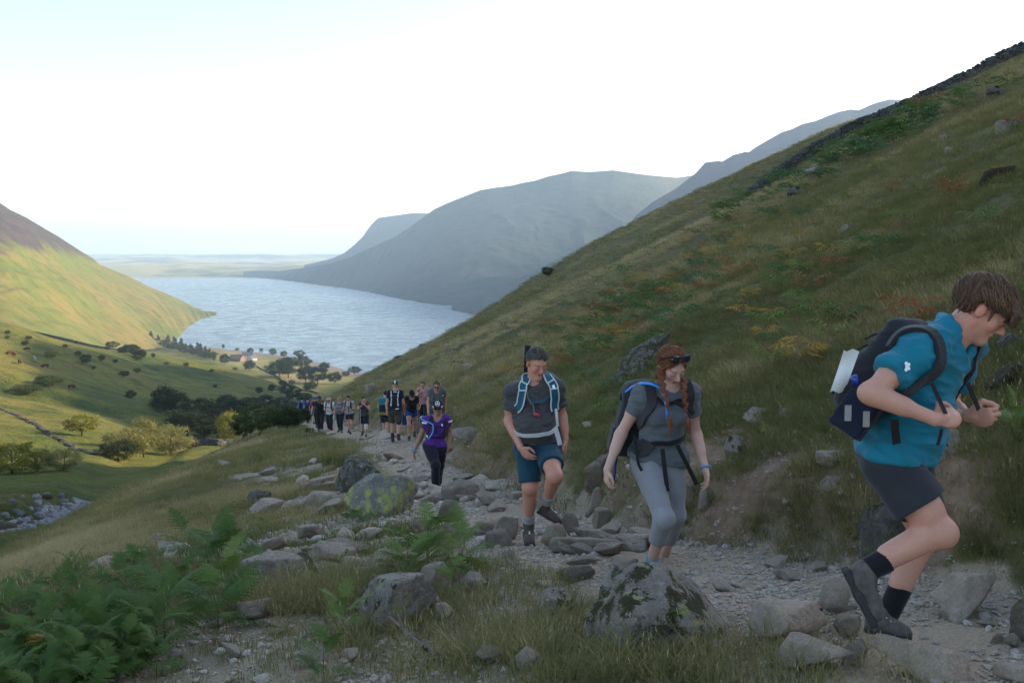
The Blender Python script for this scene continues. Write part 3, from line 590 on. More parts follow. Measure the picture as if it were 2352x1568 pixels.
def scatter(name, col, X, Y, Z, sc, vi, tint, kind_label, squash=None, lean=None):
    n = len(X); me = bpy.data.meshes.new(name); me.vertices.add(n); me.vertices.foreach_set('co', np.stack([X, Y, Z], -1).astype(np.float32).ravel())
    for k, a, ty in (('sc', sc, 'FLOAT'), ('rz', rng.uniform(0, 6.283, n), 'FLOAT'), ('lx', (lean if lean is not None else 0)+rng.normal(0, .12, n), 'FLOAT'), ('vi', vi, 'INT'), ('tint', tint, 'FLOAT')):
        at = me.attributes.new(k, ty, 'POINT'); at.data.foreach_set('value', np.asarray(a, np.int32 if ty == 'INT' else np.float32))
    o = ob(name, me); ng = bpy.data.node_groups.new(name, 'GeometryNodeTree'); ng.interface.new_socket('Geometry', in_out='INPUT', socket_type='NodeSocketGeometry'); ng.interface.new_socket('Geometry', in_out='OUTPUT', socket_type='NodeSocketGeometry')
    N = ng.nodes.new; L = ng.links.new; gi, go, ip, ci = N('NodeGroupInput'), N('NodeGroupOutput'), N('GeometryNodeInstanceOnPoints'), N('GeometryNodeCollectionInfo')
    ci.inputs['Collection'].default_value = col; ci.inputs['Separate Children'].default_value = True; ci.inputs['Reset Children'].default_value = True
    def at(k, ty='FLOAT'):
        a = N('GeometryNodeInputNamedAttribute'); a.data_type = ty; a.inputs['Name'].default_value = k; return a.outputs['Attribute']
    m2p = N('GeometryNodeMeshToPoints'); L(gi.outputs[0], m2p.inputs[0]); L(m2p.outputs[0], ip.inputs['Points']); L(ci.outputs[0], ip.inputs['Instance']); ip.inputs['Pick Instance'].default_value = True
    L(at('vi', 'INT'), ip.inputs['Instance Index']); cx = N('ShaderNodeCombineXYZ'); L(at('lx'), cx.inputs[0]); L(at('rz'), cx.inputs[2]); e2r = N('FunctionNodeEulerToRotation'); L(cx.outputs[0], e2r.inputs[0]); L(e2r.outputs[0], ip.inputs['Rotation'])
    L(at('sc'), ip.inputs['Scale']); L(ip.outputs[0], go.inputs[0]); md = o.modifiers.new('scatter', 'NODES'); md.node_group = ng
    return tag(o, kind='stuff')
GCOL = source_collection('grass_tuft', [blade_mesh('grass_tuft', 1+i, 46, .03, .105, .0042, .10, .9, 0, MG) for i in range(3)]
    + [blade_mesh('dry_grass_tuft', 11+i, 30, .06, .27, .0032, .10, .9, 4, MG) for i in range(3)]
    + [blade_mesh('grass_clump', 21+i, 46, .05, .15, .011, .28, 1.0, 0, MG) for i in range(3)]
    + [blade_mesh('grass_tussock', 31+i, 46, .06, .19, .034, .6, 1.1, 0, MG) for i in range(2)]
    + [blade_mesh('rush_clump', 41, 60, .45, .75, .007, .14, .35, 0, MG)])
def sample(n, t0, t1, y0, y1, pw=0.0):
    t = rng.uniform(t0, t1, n); u = rng.random(n); y = np.exp(math.log(y0)+(math.log(y1)-math.log(y0))*u**(1/(1+pw)))
    return t*y, y
def grass_field(name, n, t0, t1, y0, y1, vs, s0, s1, pw=0, thin=1.0, extra=None):
    X, Y = sample(n, t0, t1, y0, y1, pw); pm, ba, so_, st = masks(X, Y)
    patch = fbm(X*.26, Y*.5, 4, 301); big = fbm(X*.07, Y*.09, 4, 303)
    keep = rng.random(n) < np.clip((1-1.25*pm)*(1-.93*ba)*(1-1.1*so_)*(.75+.9*patch)*thin, 0, 1)
    keep &= (st > 2.6) | (Y < 36)
    dd_ = X-path_x(Y); vz = valley_z(X, Y)
    dry = np.clip(.45+.55*patch+.5*big+.25*np.exp(-((np.log(Y)-math.log(50))/.13)**2)*(dd_ > 3), 0, 1)
    sh = np.exp(-((X-edge_x(Y)-.5)/2.2)**2)*(dd_ < -3); dry = np.clip(dry+.35*sh, 0, 1)
    low = sstep(1.5, 5, edge_x(Y)-X)*(Y < 80); dry = dry*(1-.65*low)
    if extra is not None: X, Y, keep, dry = extra(X, Y, keep, dry)
    X, Y, dry, patch = X[keep], Y[keep], dry[keep], patch[keep]
    Z = ground(X, Y)-.01; r = rng.random(len(X))
    vi = np.where(r < np.clip(dry*1.1-.25, .04, .8), rng.integers(vs[2], vs[3], len(X)), rng.integers(vs[0], vs[1], len(X)))
    sc = rng.uniform(s0, s1, len(X))*(1+.4*patch)
    return scatter(name, GCOL, X, Y, Z, sc, vi, np.clip(dry+rng.normal(0, .13, len(X)), 0, 1), None)
grass_field('near_grass', 26000, -.66, .66, 2.9, 9, (0, 3, 3, 6), .7, 1.25, .9, 1.0)
grass_field('slope_grass', 30000, -.64, .64, 8.5, 26, (6, 9, 3, 6), .55, 1.0, .5, 1.1)
grass_field('far_slope_grass', 26000, -.62, .62, 24, 70, (6, 9, 6, 9), .8, 1.5, .5, 1.1)
grass_field('ridge_grass', 16000, -.26, .60, 65, 124, (9, 11, 6, 9), .7, 1.2, .4, 1.1)
grass_field('bank_grass', 11000, .02, .66, 4.8, 15, (6, 9, 0, 3), .30, .58, .3, 1.1)
X, Y = sample(3000, -.2, .64, 7, 75, .3); c_ = fbm(X*.5, Y*.5, 3, 411); k = (X-path_x(Y) > 1.6) & (c_ > -.05) & (Y < crest_y(X/Y)); X, Y, c_ = X[k], Y[k], c_[k]
scatter('hill_tussocks', GCOL, X, Y, ground(X, Y)-.03, rng.uniform(.5, 1.05, len(X))*np.clip(Y/22, .8, 1.6), np.where(rng.random(len(X)) < .55, rng.integers(3, 6, len(X)), rng.integers(6, 9, len(X))), np.clip(rng.normal(.5, .25, len(X)), 0, 1), None)
# rushes and straw tufts that stand out
def spots(name, L, vi, tint, s, n=7, spread=.25):
    X, Y, S = [], [], []
    for px, py in L:
        p = hit(px, py)
        for i in range(n):
            X.append(p[0]+rng.normal(0, spread)); Y.append(p[1]+rng.normal(0, spread)); S.append(s*rng.uniform(.7, 1.2))
    X, Y = np.array(X), np.array(Y); scatter(name, GCOL, X, Y, ground(X, Y)-.02, np.array(S), np.full(len(X), vi), np.clip(rng.normal(tint, .1, len(X)), 0, 1), None)
spots('rushes', [(778, 1075), (772, 1062), (600, 1060)], 11, .2, .62, 9, .16)
spots('small_rushes', [(700, 1040), (735, 1050), (550, 1090), (870, 1055), (650, 1075), (480, 1130)], 11, .35, .40, 6, .3)
spots('straw_grass', [(1050, 1500), (1150, 1490), (1200, 1500), (1250, 1520), (1280, 1470), (1300, 1510), (1250, 1450), (1400, 1530), (1500, 1540), (1600, 1550), (1680, 1530), (1320, 1410), (1290, 1400), (1330, 1550), (820, 1490), (1960, 1550), (1980, 1565), (1450, 1565), (1550, 1565), (1700, 1500), (1010, 1565), (720, 1565)], 4, .6, .95, 6, .13)
spots('green_grass', [(1350, 1560), (1280, 1550), (1220, 1470), (1600, 1530), (1720, 1540), (1100, 1520), (1180, 1440), (1050, 1410), (880, 1470)], 1, .3, 1.5, 14, .2)
PCOL = source_collection('pebble', [mesh_np('pebble', rock_shape(950+i, 2, ang=1)[0]*np.array([1.2, 1, .7]), ICO[2][1], True, PEB[k]) for i, k in enumerate((0, 1, 0, 2, 1))])
X, Y = sample(150000, -.62, .62, 2.9, 30, .5); pm, ba, so_, st = masks(X, Y); cl = fbm(X*1.1, Y*1.1, 4, 401)
k = rng.random(len(X)) < np.clip((pm*1.0+.50*ba+.25*so_)*(.55+1.3*cl), 0, 1); X, Y = X[k], Y[k]
scatter('gravel', PCOL, X, Y, ground(X, Y)+.004, np.exp(rng.normal(math.log(.013), .55, len(X)))*np.clip(Y/7, .9, 2.0), rng.integers(0, 5, len(X)), rng.random(len(X)), None)
X = []; Y = []
for i in range(2600):
    x, y = g_stream(rng); X.append(x); Y.append(y)
X, Y = np.array(X), np.array(Y); SCOL = source_collection('stream_stone', [mesh_np('stream_stone', rock_shape(940+i, 2, ang=.6)[0], ICO[2][1], True, plain('stream_stone_%d' % i, c, .8, .3, .3, 3)) for i, c in enumerate(((.10, .10, .105), (.16, .16, .165), (.21, .205, .20)))])
scatter('stream_stones', SCOL, X, Y, ground(X, Y), rng.uniform(.2, .65, len(X)), rng.choice([0, 1, 2], len(X)), rng.random(len(X)), None)

# ---------------- ferns ----------------
def frond_mesh(name, seed, mt, pairs=20, L=.55, sub=7, droop=.5):
    """one bracken frond along +x, arching down; every pinna is a saw-edged strip"""
    r_ = np.random.default_rng(seed); V = []; F3 = []; F4 = []
    def rach(t): return np.array((L*(t-.12*droop*t*t), 0, L*(.55*t-droop*1.0*t*t)))
    seg = 12
    for i in range(seg+1):
        t = i/seg; c = rach(t); w = .006*(1-t*.8)
        V += [(c[0], -w/2, c[2]), (c[0], w/2, c[2])]
        if i: b = len(V)-4; F4.append((b, b+1, b+3, b+2))
    for i in range(pairs):
        t = .18+.8*(i/pairs)**.95; c = rach(t); pl = L*.36*(math.sin(min(1, t*1.25)*2.6)**.8 if t < .4 else 1)*(1-t)**.75*1.25*r_.uniform(.85, 1.1)
        pl = max(pl, .012); wd = pl*.11+.004
        for s in (-1, 1):
            a = R(62+r_.normal(0, 4)); dx, dy = math.cos(a), s*math.sin(a); px_, py_ = -s*math.sin(a)*s, math.cos(a)*1.0
            nx, ny = -dy*s, dx*s; dz = -.18+.1*r_.normal()
            b0 = len(V)
            for j in range(sub+1):
                u = j/sub; q = c+np.array((dx, dy, 0))*pl*u+np.array((0, 0, dz*pl*u*u+.03*pl*math.sin(u*3)))
                V.append(tuple(q))
                if j < sub:
                    wj = wd*(1-u*.85)*(1.2 if j else .8); mqd = c+np.array((dx, dy, 0))*pl*(u+.75/sub)+np.array((0, 0, dz*pl*u*u-.15*wj))
                    V.append(tuple(mqd+np.array((nx, ny, 0))*wj)); V.append(tuple(mqd-np.array((nx, ny, 0))*wj))
            for j in range(sub):
                p0 = b0+3*j; p1 = b0+3*(j+1); F3 += [(p0, p1, p0+1), (p0, p0+2, p1)]
    return mesh_np(name, np.array(V), [np.array(F4), np.array(F3)], False, mt)
def mat_fern(name, c1, c2):
    m = M(name, .6, .25); r_ = m.n('ObjectInfo').outputs['Random']; n = m.noise(7, 3)
    c = m.mix(r_, c1, c2); c = m.mix(m.mapr(n, .45, .75, 0, .4), c, tuple(x*.6 for x in c1)); m.col(c)
    tr = m.n('BsdfTranslucent'); m.put(tr.inputs[0], c); mx = m.n('MixShader', {0: .3}); m.t.links.new(m.b.outputs[0], mx.inputs[1]); m.t.links.new(tr.outputs[0], mx.inputs[2]); m.t.links.new(mx.outputs[0], m.t.nodes['Material Output'].inputs[0]); return m.m
MF = dict(green=mat_fern('fern_green', (.058, .112, .018), (.105, .165, .030)), lime=mat_fern('fern_lime', (.12, .19, .035), (.18, .235, .05)), blue=mat_fern('fern_bluegreen', (.06, .13, .05), (.10, .17, .055)),
          gold=mat_fern('fern_gold', (.36, .21, .045), (.44, .28, .06)), rust=mat_fern('fern_rust', (.23, .095, .035), (.31, .13, .045)))
FR = {k: [frond_mesh('frond', 50+i, MF[k], 21, .55, 6, (.35, .5, .62, .8)[i]) for i in range(4)] for k in ('green', 'lime', 'gold')}
MSTALK = plain('fern_stalk', (.10, .12, .03), .7)
STALKS = [tube_mesh('stalk', [(0, 0, -.05), (.01, 0, .15), (.02*i, .02, .3), (.03*i, .03, .42)], [.007, .006, .005, .003], MSTALK, 5) for i in (-1, 1)]
def fern(px, py, s, kind, label, group=None, nf=6, seed=0, gold=.05):
    r_ = np.random.default_rng(seed); p = hit(px, py); root = empty('fern', tuple(p)); root.rotation_euler = (0, 0, r_.uniform(0, 6.28)); root.scale = (s, s, s)
    tag(root, label, 'fern', group)
    o = ob('stalk', STALKS[seed % 2], root)
    for i in range(nf):
        k = 'gold' if r_.random() < gold else kind; f = ob('frond', FR[k][r_.integers(4)], root); lev = i/nf
        f.location = (0, 0, .04+.36*lev); f.rotation_euler = (r_.normal(0, .25), R(-8-34*lev+r_.normal(0, 8)), i*2.4+r_.normal(0, .3)); q = r_.uniform(.8, 1.15)*(1-.25*lev); f.scale = (q, q, q)
fr = np.random.default_rng(5); k = 0
while k < 125:
    px = fr.uniform(-60, 640); py = fr.uniform(1300, 1650)
    lim = 1270+max(0, (px-100))*.02
    if py < 1300+60*abs(math.sin(px*.02)) or px > 640-(py-1300)*1.25+60*math.sin(py*.05) or (py > 1430 and px > 430): continue
    zx = 'at the left edge' if px < 60 else 'left of its middle' if px < 220 else 'right of its middle' if px < 380 else 'near the long grey slab'; zy = 'front' if py > 1500 else 'middle' if py > 1390 else 'back'
    fern(px, py, fr.uniform(.34, .60), 'green', 'green bracken fern in the %s of the lower left patch, %s' % (zy, zx), 'ferns in the %s of the lower left patch, %s' % (zy, zx), int(fr.integers(5, 8)), k+10, .006); k += 1
for i, (px, py, s, kd, lab) in enumerate([(430, 1300, 1.0, 'green', 'fern at the upper edge of the patch below the lichen stone'), (480, 1320, 1.1, 'green', 'bushy fern left of the long grey slab'), (540, 1300, 1.0, 'green', 'tall fern standing behind the long grey slab'), (500, 1290, .8, 'lime', 'yellowish fern among the green ones behind the slab'),
    (520, 1400, .9, 'lime', 'bright green fern in front of the long grey slab'), (380, 1480, 1.0, 'green', 'lone fern on a thin stalk at the right edge of the patch'), (500, 1450, .9, 'green', 'fern with a bare brown stalk right of the lone one'), (985, 1330, 1.15, 'lime', 'biggest fern in the middle, above the pointed rock'), (1060, 1320, .9, 'lime', 'upright fern right of the biggest middle one'), (940, 1340, .8, 'lime', 'low fern left of the pointed rock'),
    (1040, 1360, .5, 'lime', 'small fern in front of the rounded grey rock'), (810, 1215, .62, 'green', 'small fern below the yellow spotted boulder'), (790, 1455, .6, 'lime', 'yellow green fern at the left end of the sloping boulder'), (745, 1560, .5, 'green', 'small fern in the grass at the bottom edge'), (610, 1225, .5, 'lime', 'small bright fern behind the right grey rock'), (2330, 1010, .6, 'lime', 'small bright fern on the slope at the right edge')]):
    fern(px, py, s*.82, kd, lab, None, 8, 300+i, 0)
# bracken scattered over the far slope: one mesh each
def bracken_mesh(seed, mt):
    r_ = np.random.default_rng(seed); V = []; F = []; 
    for i in range(7):
        me_a = i*2.4+r_.normal(0, .3); L = r_.uniform(.35, .6); z0 = r_.uniform(.1, .3)
        for s in (-1, 1):
            for j in range(5):
                t = .2+j*.17; c = np.array((L*t*.8, 0, z0+L*(1.0*t-.75*t*t))); pl = L*.45*(1-t*.75); b = len(V)
                q = [c, c+np.array((.10*L, s*pl*.55, -.02)), c+np.array((.16*L, s*pl, -.06)), c+np.array((.02*L, s*pl*.5, -.03))]
                for v in q: V.append((v[0]*math.cos(me_a)-v[1]*math.sin(me_a), v[0]*math.sin(me_a)+v[1]*math.cos(me_a), v[2]))
                F.append((b, b+1, b+2, b+3))
    return mesh_np('bracken', np.array(V), np.array(F), False, mt)
BR = {k: [bracken_mesh(i, MF[k]) for i in range(3)] for k in MF}
br = np.random.default_rng(9)
def bracken(cx, cy, sx, sy, n, probs, where, ss=(.6, 1.15)):
    names = dict(green='green', lime='bright green', blue='bluish green', gold='golden yellow', rust='rust brown')
    for i in range(n):
        px = cx+br.normal(0, sx); py = cy-.42*(px-cx)+br.normal(0, sy); p = hit(px, py, y1=125)
        if p[1] > 124: continue
        k = list(MF)[br.choice(5, p=probs)]; o = ob('bracken', BR[k][br.integers(3)], None, tuple(p)); o.rotation_euler = (0, 0, br.uniform(0, 6.28)); s = br.uniform(*ss); o.scale = (s, s, s*br.uniform(.9, 1.3))
        tag(o, '%s bracken plant %s' % (names[k], where), 'bracken', '%s bracken %s' % (names[k], where))
bracken(1510, 660, 130, 42, 125, (.26, .12, .36, .1, .16), 'in the patch on the middle of the slope')
bracken(1390, 790, 60, 60, 40, (.3, .15, .3, .1, .15), 'around the long dark outcrop')
bracken(1900, 600, 200, 120, 45, (.2, .35, .1, .15, .2), 'thinly spread over the right slope', (.5, .9))
bracken(2010, 330, 160, 14, 60, (.55, .05, .35, .02, .03), 'in the green strip below the high wall', (1.3, 2.2))
bracken(1800, 440, 140, 16, 30, (.6, .05, .33, .01, .01), 'in the green strip at the foot of the wall', (1.2, 2.0))
# ---------------- trees ----------------
def mat_leaf(name, c1, c2, tr_=.4):
    m = M(name, .6, .2); r_ = m.n('ObjectInfo').outputs['Random']; k = m.attr('k').outputs['Fac']
    c = m.mix(m.math('MULTIPLY', m.math('ADD', r_, k), .5), c1, c2); m.col(c); tr = m.n('BsdfTranslucent'); m.put(tr.inputs[0], c); mx = m.n('MixShader', {0: tr_})
    m.t.links.new(m.b.outputs[0], mx.inputs[1]); m.t.links.new(tr.outputs[0], mx.inputs[2]); m.t.links.new(mx.outputs[0], m.t.nodes['Material Output'].inputs[0]); return m.m
ML = dict(dark=mat_leaf('leaf_dark', (.022, .036, .012), (.045, .062, .018)), willow=mat_leaf('leaf_willow', (.17, .17, .05), (.28, .25, .09)), mid=mat_leaf('leaf_mid', (.05, .075, .02), (.085, .11, .03)), yell=mat_leaf('leaf_yellow', (.17, .18, .03), (.27, .25, .05)), conif=mat_leaf('needle', (.030, .052, .020), (.055, .078, .028)))  # the dark leaves also carry the shade of the wood in their colour
MBARK = plain('bark', (.085, .070, .055), .9, .1, .4, 3)
def crown_mesh(seed, mt, nclump, leaves, size, shape, low=.25):
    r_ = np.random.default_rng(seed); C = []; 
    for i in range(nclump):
        d = r_.normal(size=3); d /= np.linalg.norm(d); rr = r_.uniform(.45, 1.0)**.6
        if shape == 'round': c = d*rr*np.array((.40, .40, .40))+np.array((0, 0, .55)); s = r_.uniform(.10, .19)
        elif shape == 'wide': c = d*rr*np.array((.50, .50, .36))+np.array((0, 0, .58)); s = r_.uniform(.09, .18)
        elif shape == 'bush': c = d*rr*np.array((.52, .52, .40))+np.array((0, 0, .48)); s = r_.uniform(.12, .22)
        else:
            t = r_.random()**1.3; a = r_.uniform(0, 6.28); q = (.26*(1-t)+.02)*r_.uniform(.5, 1); c = np.array((math.cos(a)*q, math.sin(a)*q, .14+.84*t)); s = .07*(1-t)+.035
        C.append((c, s, r_.random()))
    V = []; K = []
    for c, s, k in C:
        d = r_.normal(size=(leaves, 3)); d /= np.linalg.norm(d, axis=1)[:, None]; pos = c+d*s*r_.uniform(.35, 1.1, (leaves, 1))*np.array((1, 1, .8))
        u = r_.normal(size=(leaves, 3)); u /= np.linalg.norm(u, axis=1)[:, None]; w = np.cross(d, u); w /= np.linalg.norm(w, axis=1)[:, None]+1e-6; z = size*r_.uniform(.6, 1.3, (leaves, 1))
        V.append(np.stack([pos-u*z, pos-w*z*.5, pos+u*z, pos+w*z*.5], 1).reshape(-1, 3)); K.append(np.full(leaves*4, k))
    V = np.concatenate(V); n = len(V)//4
    return mesh_np('crown', V, np.arange(n*4).reshape(n, 4), False, mt, dict(k=np.concatenate(K)))
def trunk_mesh(seed, h=.62, r0=.022, limbs=5):
    r_ = np.random.default_rng(seed); p = [np.array((0, 0, -.04))]
    for i in range(5): p.append(p[-1]+np.array((r_.normal(0, .02), r_.normal(0, .02), (h+.04)/5)))
    Vs, Fs, F3 = [], [], []; n = 0
    for pts, rr in [(p, np.linspace(r0, r0*.35, 6))]+[([p[2+i % 3], p[2+i % 3]+np.array((math.cos(i*2.4)*.15, math.sin(i*2.4)*.15, .12)), p[2+i % 3]+np.array((math.cos(i*2.4)*.30, math.sin(i*2.4)*.30, .26))], [r0*.5, r0*.35, r0*.15]) for i in range(limbs)]:
        v, f = tube_mesh('x', pts, rr, None, 6); Vs.append(v); Fs.append(f[0]+n); F3.append(f[1]+n); n += len(v)
    return mesh_np('trunk', np.concatenate(Vs), [np.concatenate(Fs), np.concatenate(F3)], True, MBARK)
CRN = {}
for k in ('dark', 'willow', 'mid', 'yell'):
    CRN[k] = [crown_mesh(60+i, ML[k], 64, 80, .025, 'round') for i in range(3)]+[crown_mesh(70+i, ML[k], 64, 76, .025, 'wide') for i in range(2)]
    CRN[k+'_bush'] = [crown_mesh(80+i, ML[k], 60, 74, .026, 'bush') for i in range(2)]
CRN['conif'] = [crown_mesh(90+i, ML['conif'], 60, 22, .030, 'conifer') for i in range(3)]
TRK = [trunk_mesh(i) for i in range(3)]; TRKC = trunk_mesh(9, .9, .014, 0)
tr = np.random.default_rng(21)
def tree(px, base, hpx, kind, label, group=None, wide=1.0, var=None, parts=True, y=None, name='tree', cat='tree'):
    p = hit(px, base, y0=40) if y is None else P(px, base, y); 
    if y is not None: p[2] = ground1(p[0], p[1]) if p[2] < -1000 else p[2]
    s = hpx*p[1]/FPX; L = CRN[kind]; me = L[var if var is not None else tr.integers(len(L))]; wz = wide*tr.uniform(.9, 1.15)
    if parts:
        r_ = empty(name, tuple(p)); tag(r_, label, cat, group); c = ob('crown', me, r_); t = ob('trunk', TRKC if kind == 'conif' else TRK[tr.integers(3)], r_)
        r_.scale = (s*wz, s*wz, s); r_.rotation_euler = (0, 0, tr.uniform(0, 6.28)); return r_
    o = ob(name, me, None, tuple(p)); o.scale = (s*wz, s*wz, s); o.rotation_euler = (0, 0, tr.uniform(0, 6.28)); return tag(o, label, cat, group)
T = tree
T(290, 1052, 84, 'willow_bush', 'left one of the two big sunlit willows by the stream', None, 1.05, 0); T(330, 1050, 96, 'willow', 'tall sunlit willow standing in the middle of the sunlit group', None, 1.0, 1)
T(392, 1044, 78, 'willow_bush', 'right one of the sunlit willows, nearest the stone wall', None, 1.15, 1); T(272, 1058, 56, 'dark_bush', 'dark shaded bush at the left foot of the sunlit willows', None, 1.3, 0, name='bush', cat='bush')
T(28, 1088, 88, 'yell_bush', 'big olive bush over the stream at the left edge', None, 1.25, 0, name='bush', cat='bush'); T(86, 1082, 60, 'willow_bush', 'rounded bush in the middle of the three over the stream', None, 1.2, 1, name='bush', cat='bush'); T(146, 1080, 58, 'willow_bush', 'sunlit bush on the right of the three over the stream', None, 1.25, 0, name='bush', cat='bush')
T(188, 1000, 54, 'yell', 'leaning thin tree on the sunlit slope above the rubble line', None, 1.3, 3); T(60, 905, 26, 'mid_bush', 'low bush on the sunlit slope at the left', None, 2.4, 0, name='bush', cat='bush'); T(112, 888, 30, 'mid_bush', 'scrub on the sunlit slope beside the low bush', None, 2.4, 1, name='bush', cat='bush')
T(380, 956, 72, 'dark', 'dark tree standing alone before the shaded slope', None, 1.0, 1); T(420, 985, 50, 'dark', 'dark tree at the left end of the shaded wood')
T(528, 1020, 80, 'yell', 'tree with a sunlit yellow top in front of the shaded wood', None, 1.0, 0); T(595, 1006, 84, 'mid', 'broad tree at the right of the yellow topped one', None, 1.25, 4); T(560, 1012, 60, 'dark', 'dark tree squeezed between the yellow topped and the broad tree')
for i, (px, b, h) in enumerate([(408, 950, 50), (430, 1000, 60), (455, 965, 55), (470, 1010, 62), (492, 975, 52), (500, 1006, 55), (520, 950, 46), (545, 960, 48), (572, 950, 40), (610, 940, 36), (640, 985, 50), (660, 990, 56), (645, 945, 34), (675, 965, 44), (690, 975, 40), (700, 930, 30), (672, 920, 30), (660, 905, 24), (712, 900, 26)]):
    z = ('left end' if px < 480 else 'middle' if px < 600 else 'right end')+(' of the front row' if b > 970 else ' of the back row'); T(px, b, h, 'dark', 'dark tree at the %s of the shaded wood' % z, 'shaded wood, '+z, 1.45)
for i, (px, b, h, w, lab) in enumerate([(640, 870, 46, 1.2, 'dark oak left of the lake shore wood'), (662, 868, 50, 1.2, 'tall dark oak in the wood at the near lake shore'), (694, 850, 36, 1.1, 'round dark tree behind the near lake shore wood'), (702, 880, 42, 1.2, 'dark tree in the middle of the lake shore wood'), (730, 882, 44, 1.3, 'broad dark tree of the lake shore wood by the water'), (745, 852, 22, 1.4, 'low dark tree on the point in the lake'), (768, 882, 30, 1.2, 'dark tree at the right end of the lake shore wood'),
    (627, 817, 18, 1.2, 'round tree on the lake shore, left of three in a row'), (652, 821, 16, 1.2, 'round tree on the lake shore, middle of three in a row'), (688, 823, 20, 1.3, 'spreading tree on the lake shore, right of three in a row'), (815, 862, 22, 1.3, 'tree sticking up behind the grass slope by the lake'), (795, 864, 12, 1.8, 'low tree beside the one behind the grass slope'), (573, 853, 28, 1.0, 'dark tree in front of the farm field'), (516, 838, 26, 1.0, 'tree left of the farm buildings'), (575, 814, 16, 1.0, 'tree behind the farm buildings'), (513, 801, 11, .8, 'tiny tree on the field edge by the water'), (600, 806, 7, 1.6, 'bush on the shore field'), (545, 806, 7, 1.8, 'bush left of the shore field')]):
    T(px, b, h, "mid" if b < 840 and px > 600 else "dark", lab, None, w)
for i in range(24):
    px = 350+i*6.2+tr.uniform(-3, 3); b = 789+i*1.75+tr.uniform(-2, 3); c = (i % 3 != 1)
    T(px, b, tr.uniform(20, 34) if c else tr.uniform(14, 20), 'conif' if c else 'mid', 'conifer in the plantation row left of the farm' if c else 'leafy tree in the plantation row left of the farm', 'plantation trees left of the farm', 1.3 if c else 1.4)
for i in range(95):
    t = i/95; px = t*330+tr.uniform(-6, 6); b = 728+.30*px-18*math.sin(t*3)+tr.uniform(-6, 10)
    T(px, b, tr.uniform(12, 24), ('dark', 'mid', 'conif')[tr.integers(3)], 'tree in the %s of the long belt below the left fell' % ('left third', 'middle', 'right third')[min(2, int(px/110))] if px > 0 else 'tree at the left edge in the long belt below the left fell', 'tree belt below the left fell', 1.5, None, False)
for (px, b, h, k) in [(58, 795, 16, 'mid'), (18, 770, 14, 'mid'), (66, 782, 13, 'mid'), (17, 778, 10, 'mid_bush'), (198, 838, 30, 'dark'), (180, 820, 16, 'dark'), (234, 830, 18, 'dark'), (315, 830, 18, 'dark'), (352, 822, 14, 'dark'), (265, 835, 12, 'dark'), (285, 868, 20, 'dark'), (315, 856, 16, 'dark_bush'), (427, 842, 13, 'dark_bush'), (383, 838, 10, 'dark_bush'), (300, 915, 26, 'dark_bush'), (486, 855, 10, 'dark_bush'), (540, 850, 10, 'dark_bush'), (595, 905, 20, 'dark'), (625, 900, 22, 'dark'), (650, 888, 18, 'dark'), (670, 885, 16, 'dark'), (360, 940, 30, 'dark_bush'), (150, 800, 12, 'dark'), (140, 778, 12, 'mid'), (175, 790, 10, 'dark'), (247, 805, 13, 'mid'), (495, 890, 10, 'dark_bush'), (215, 850, 12, 'dark')]:
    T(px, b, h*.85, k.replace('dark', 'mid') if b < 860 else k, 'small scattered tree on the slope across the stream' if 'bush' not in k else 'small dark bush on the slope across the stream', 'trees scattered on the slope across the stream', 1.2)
T(118, 824, 20, 'yell', 'small yellow green tree on the edge of the shadow', None, 1.5, 3)
T(1258, 638, 27, 'dark', 'small lone tree on the skyline of the grass slope', None, 1.05, 3); T(712+0, 1018+0, 16, 'mid_bush', 'small thorn bush on the lip of the slope', None, 1.4, 0, name='bush', cat='bush')
for px, b in ((1056, 738), (1066, 735), (1012, 762)): T(px-95, b+62, 9, 'dark_bush', 'gorse bush on the edge of the grass slope above the lake', 'gorse on the slope edge', 2.0, name='bush', cat='bush')

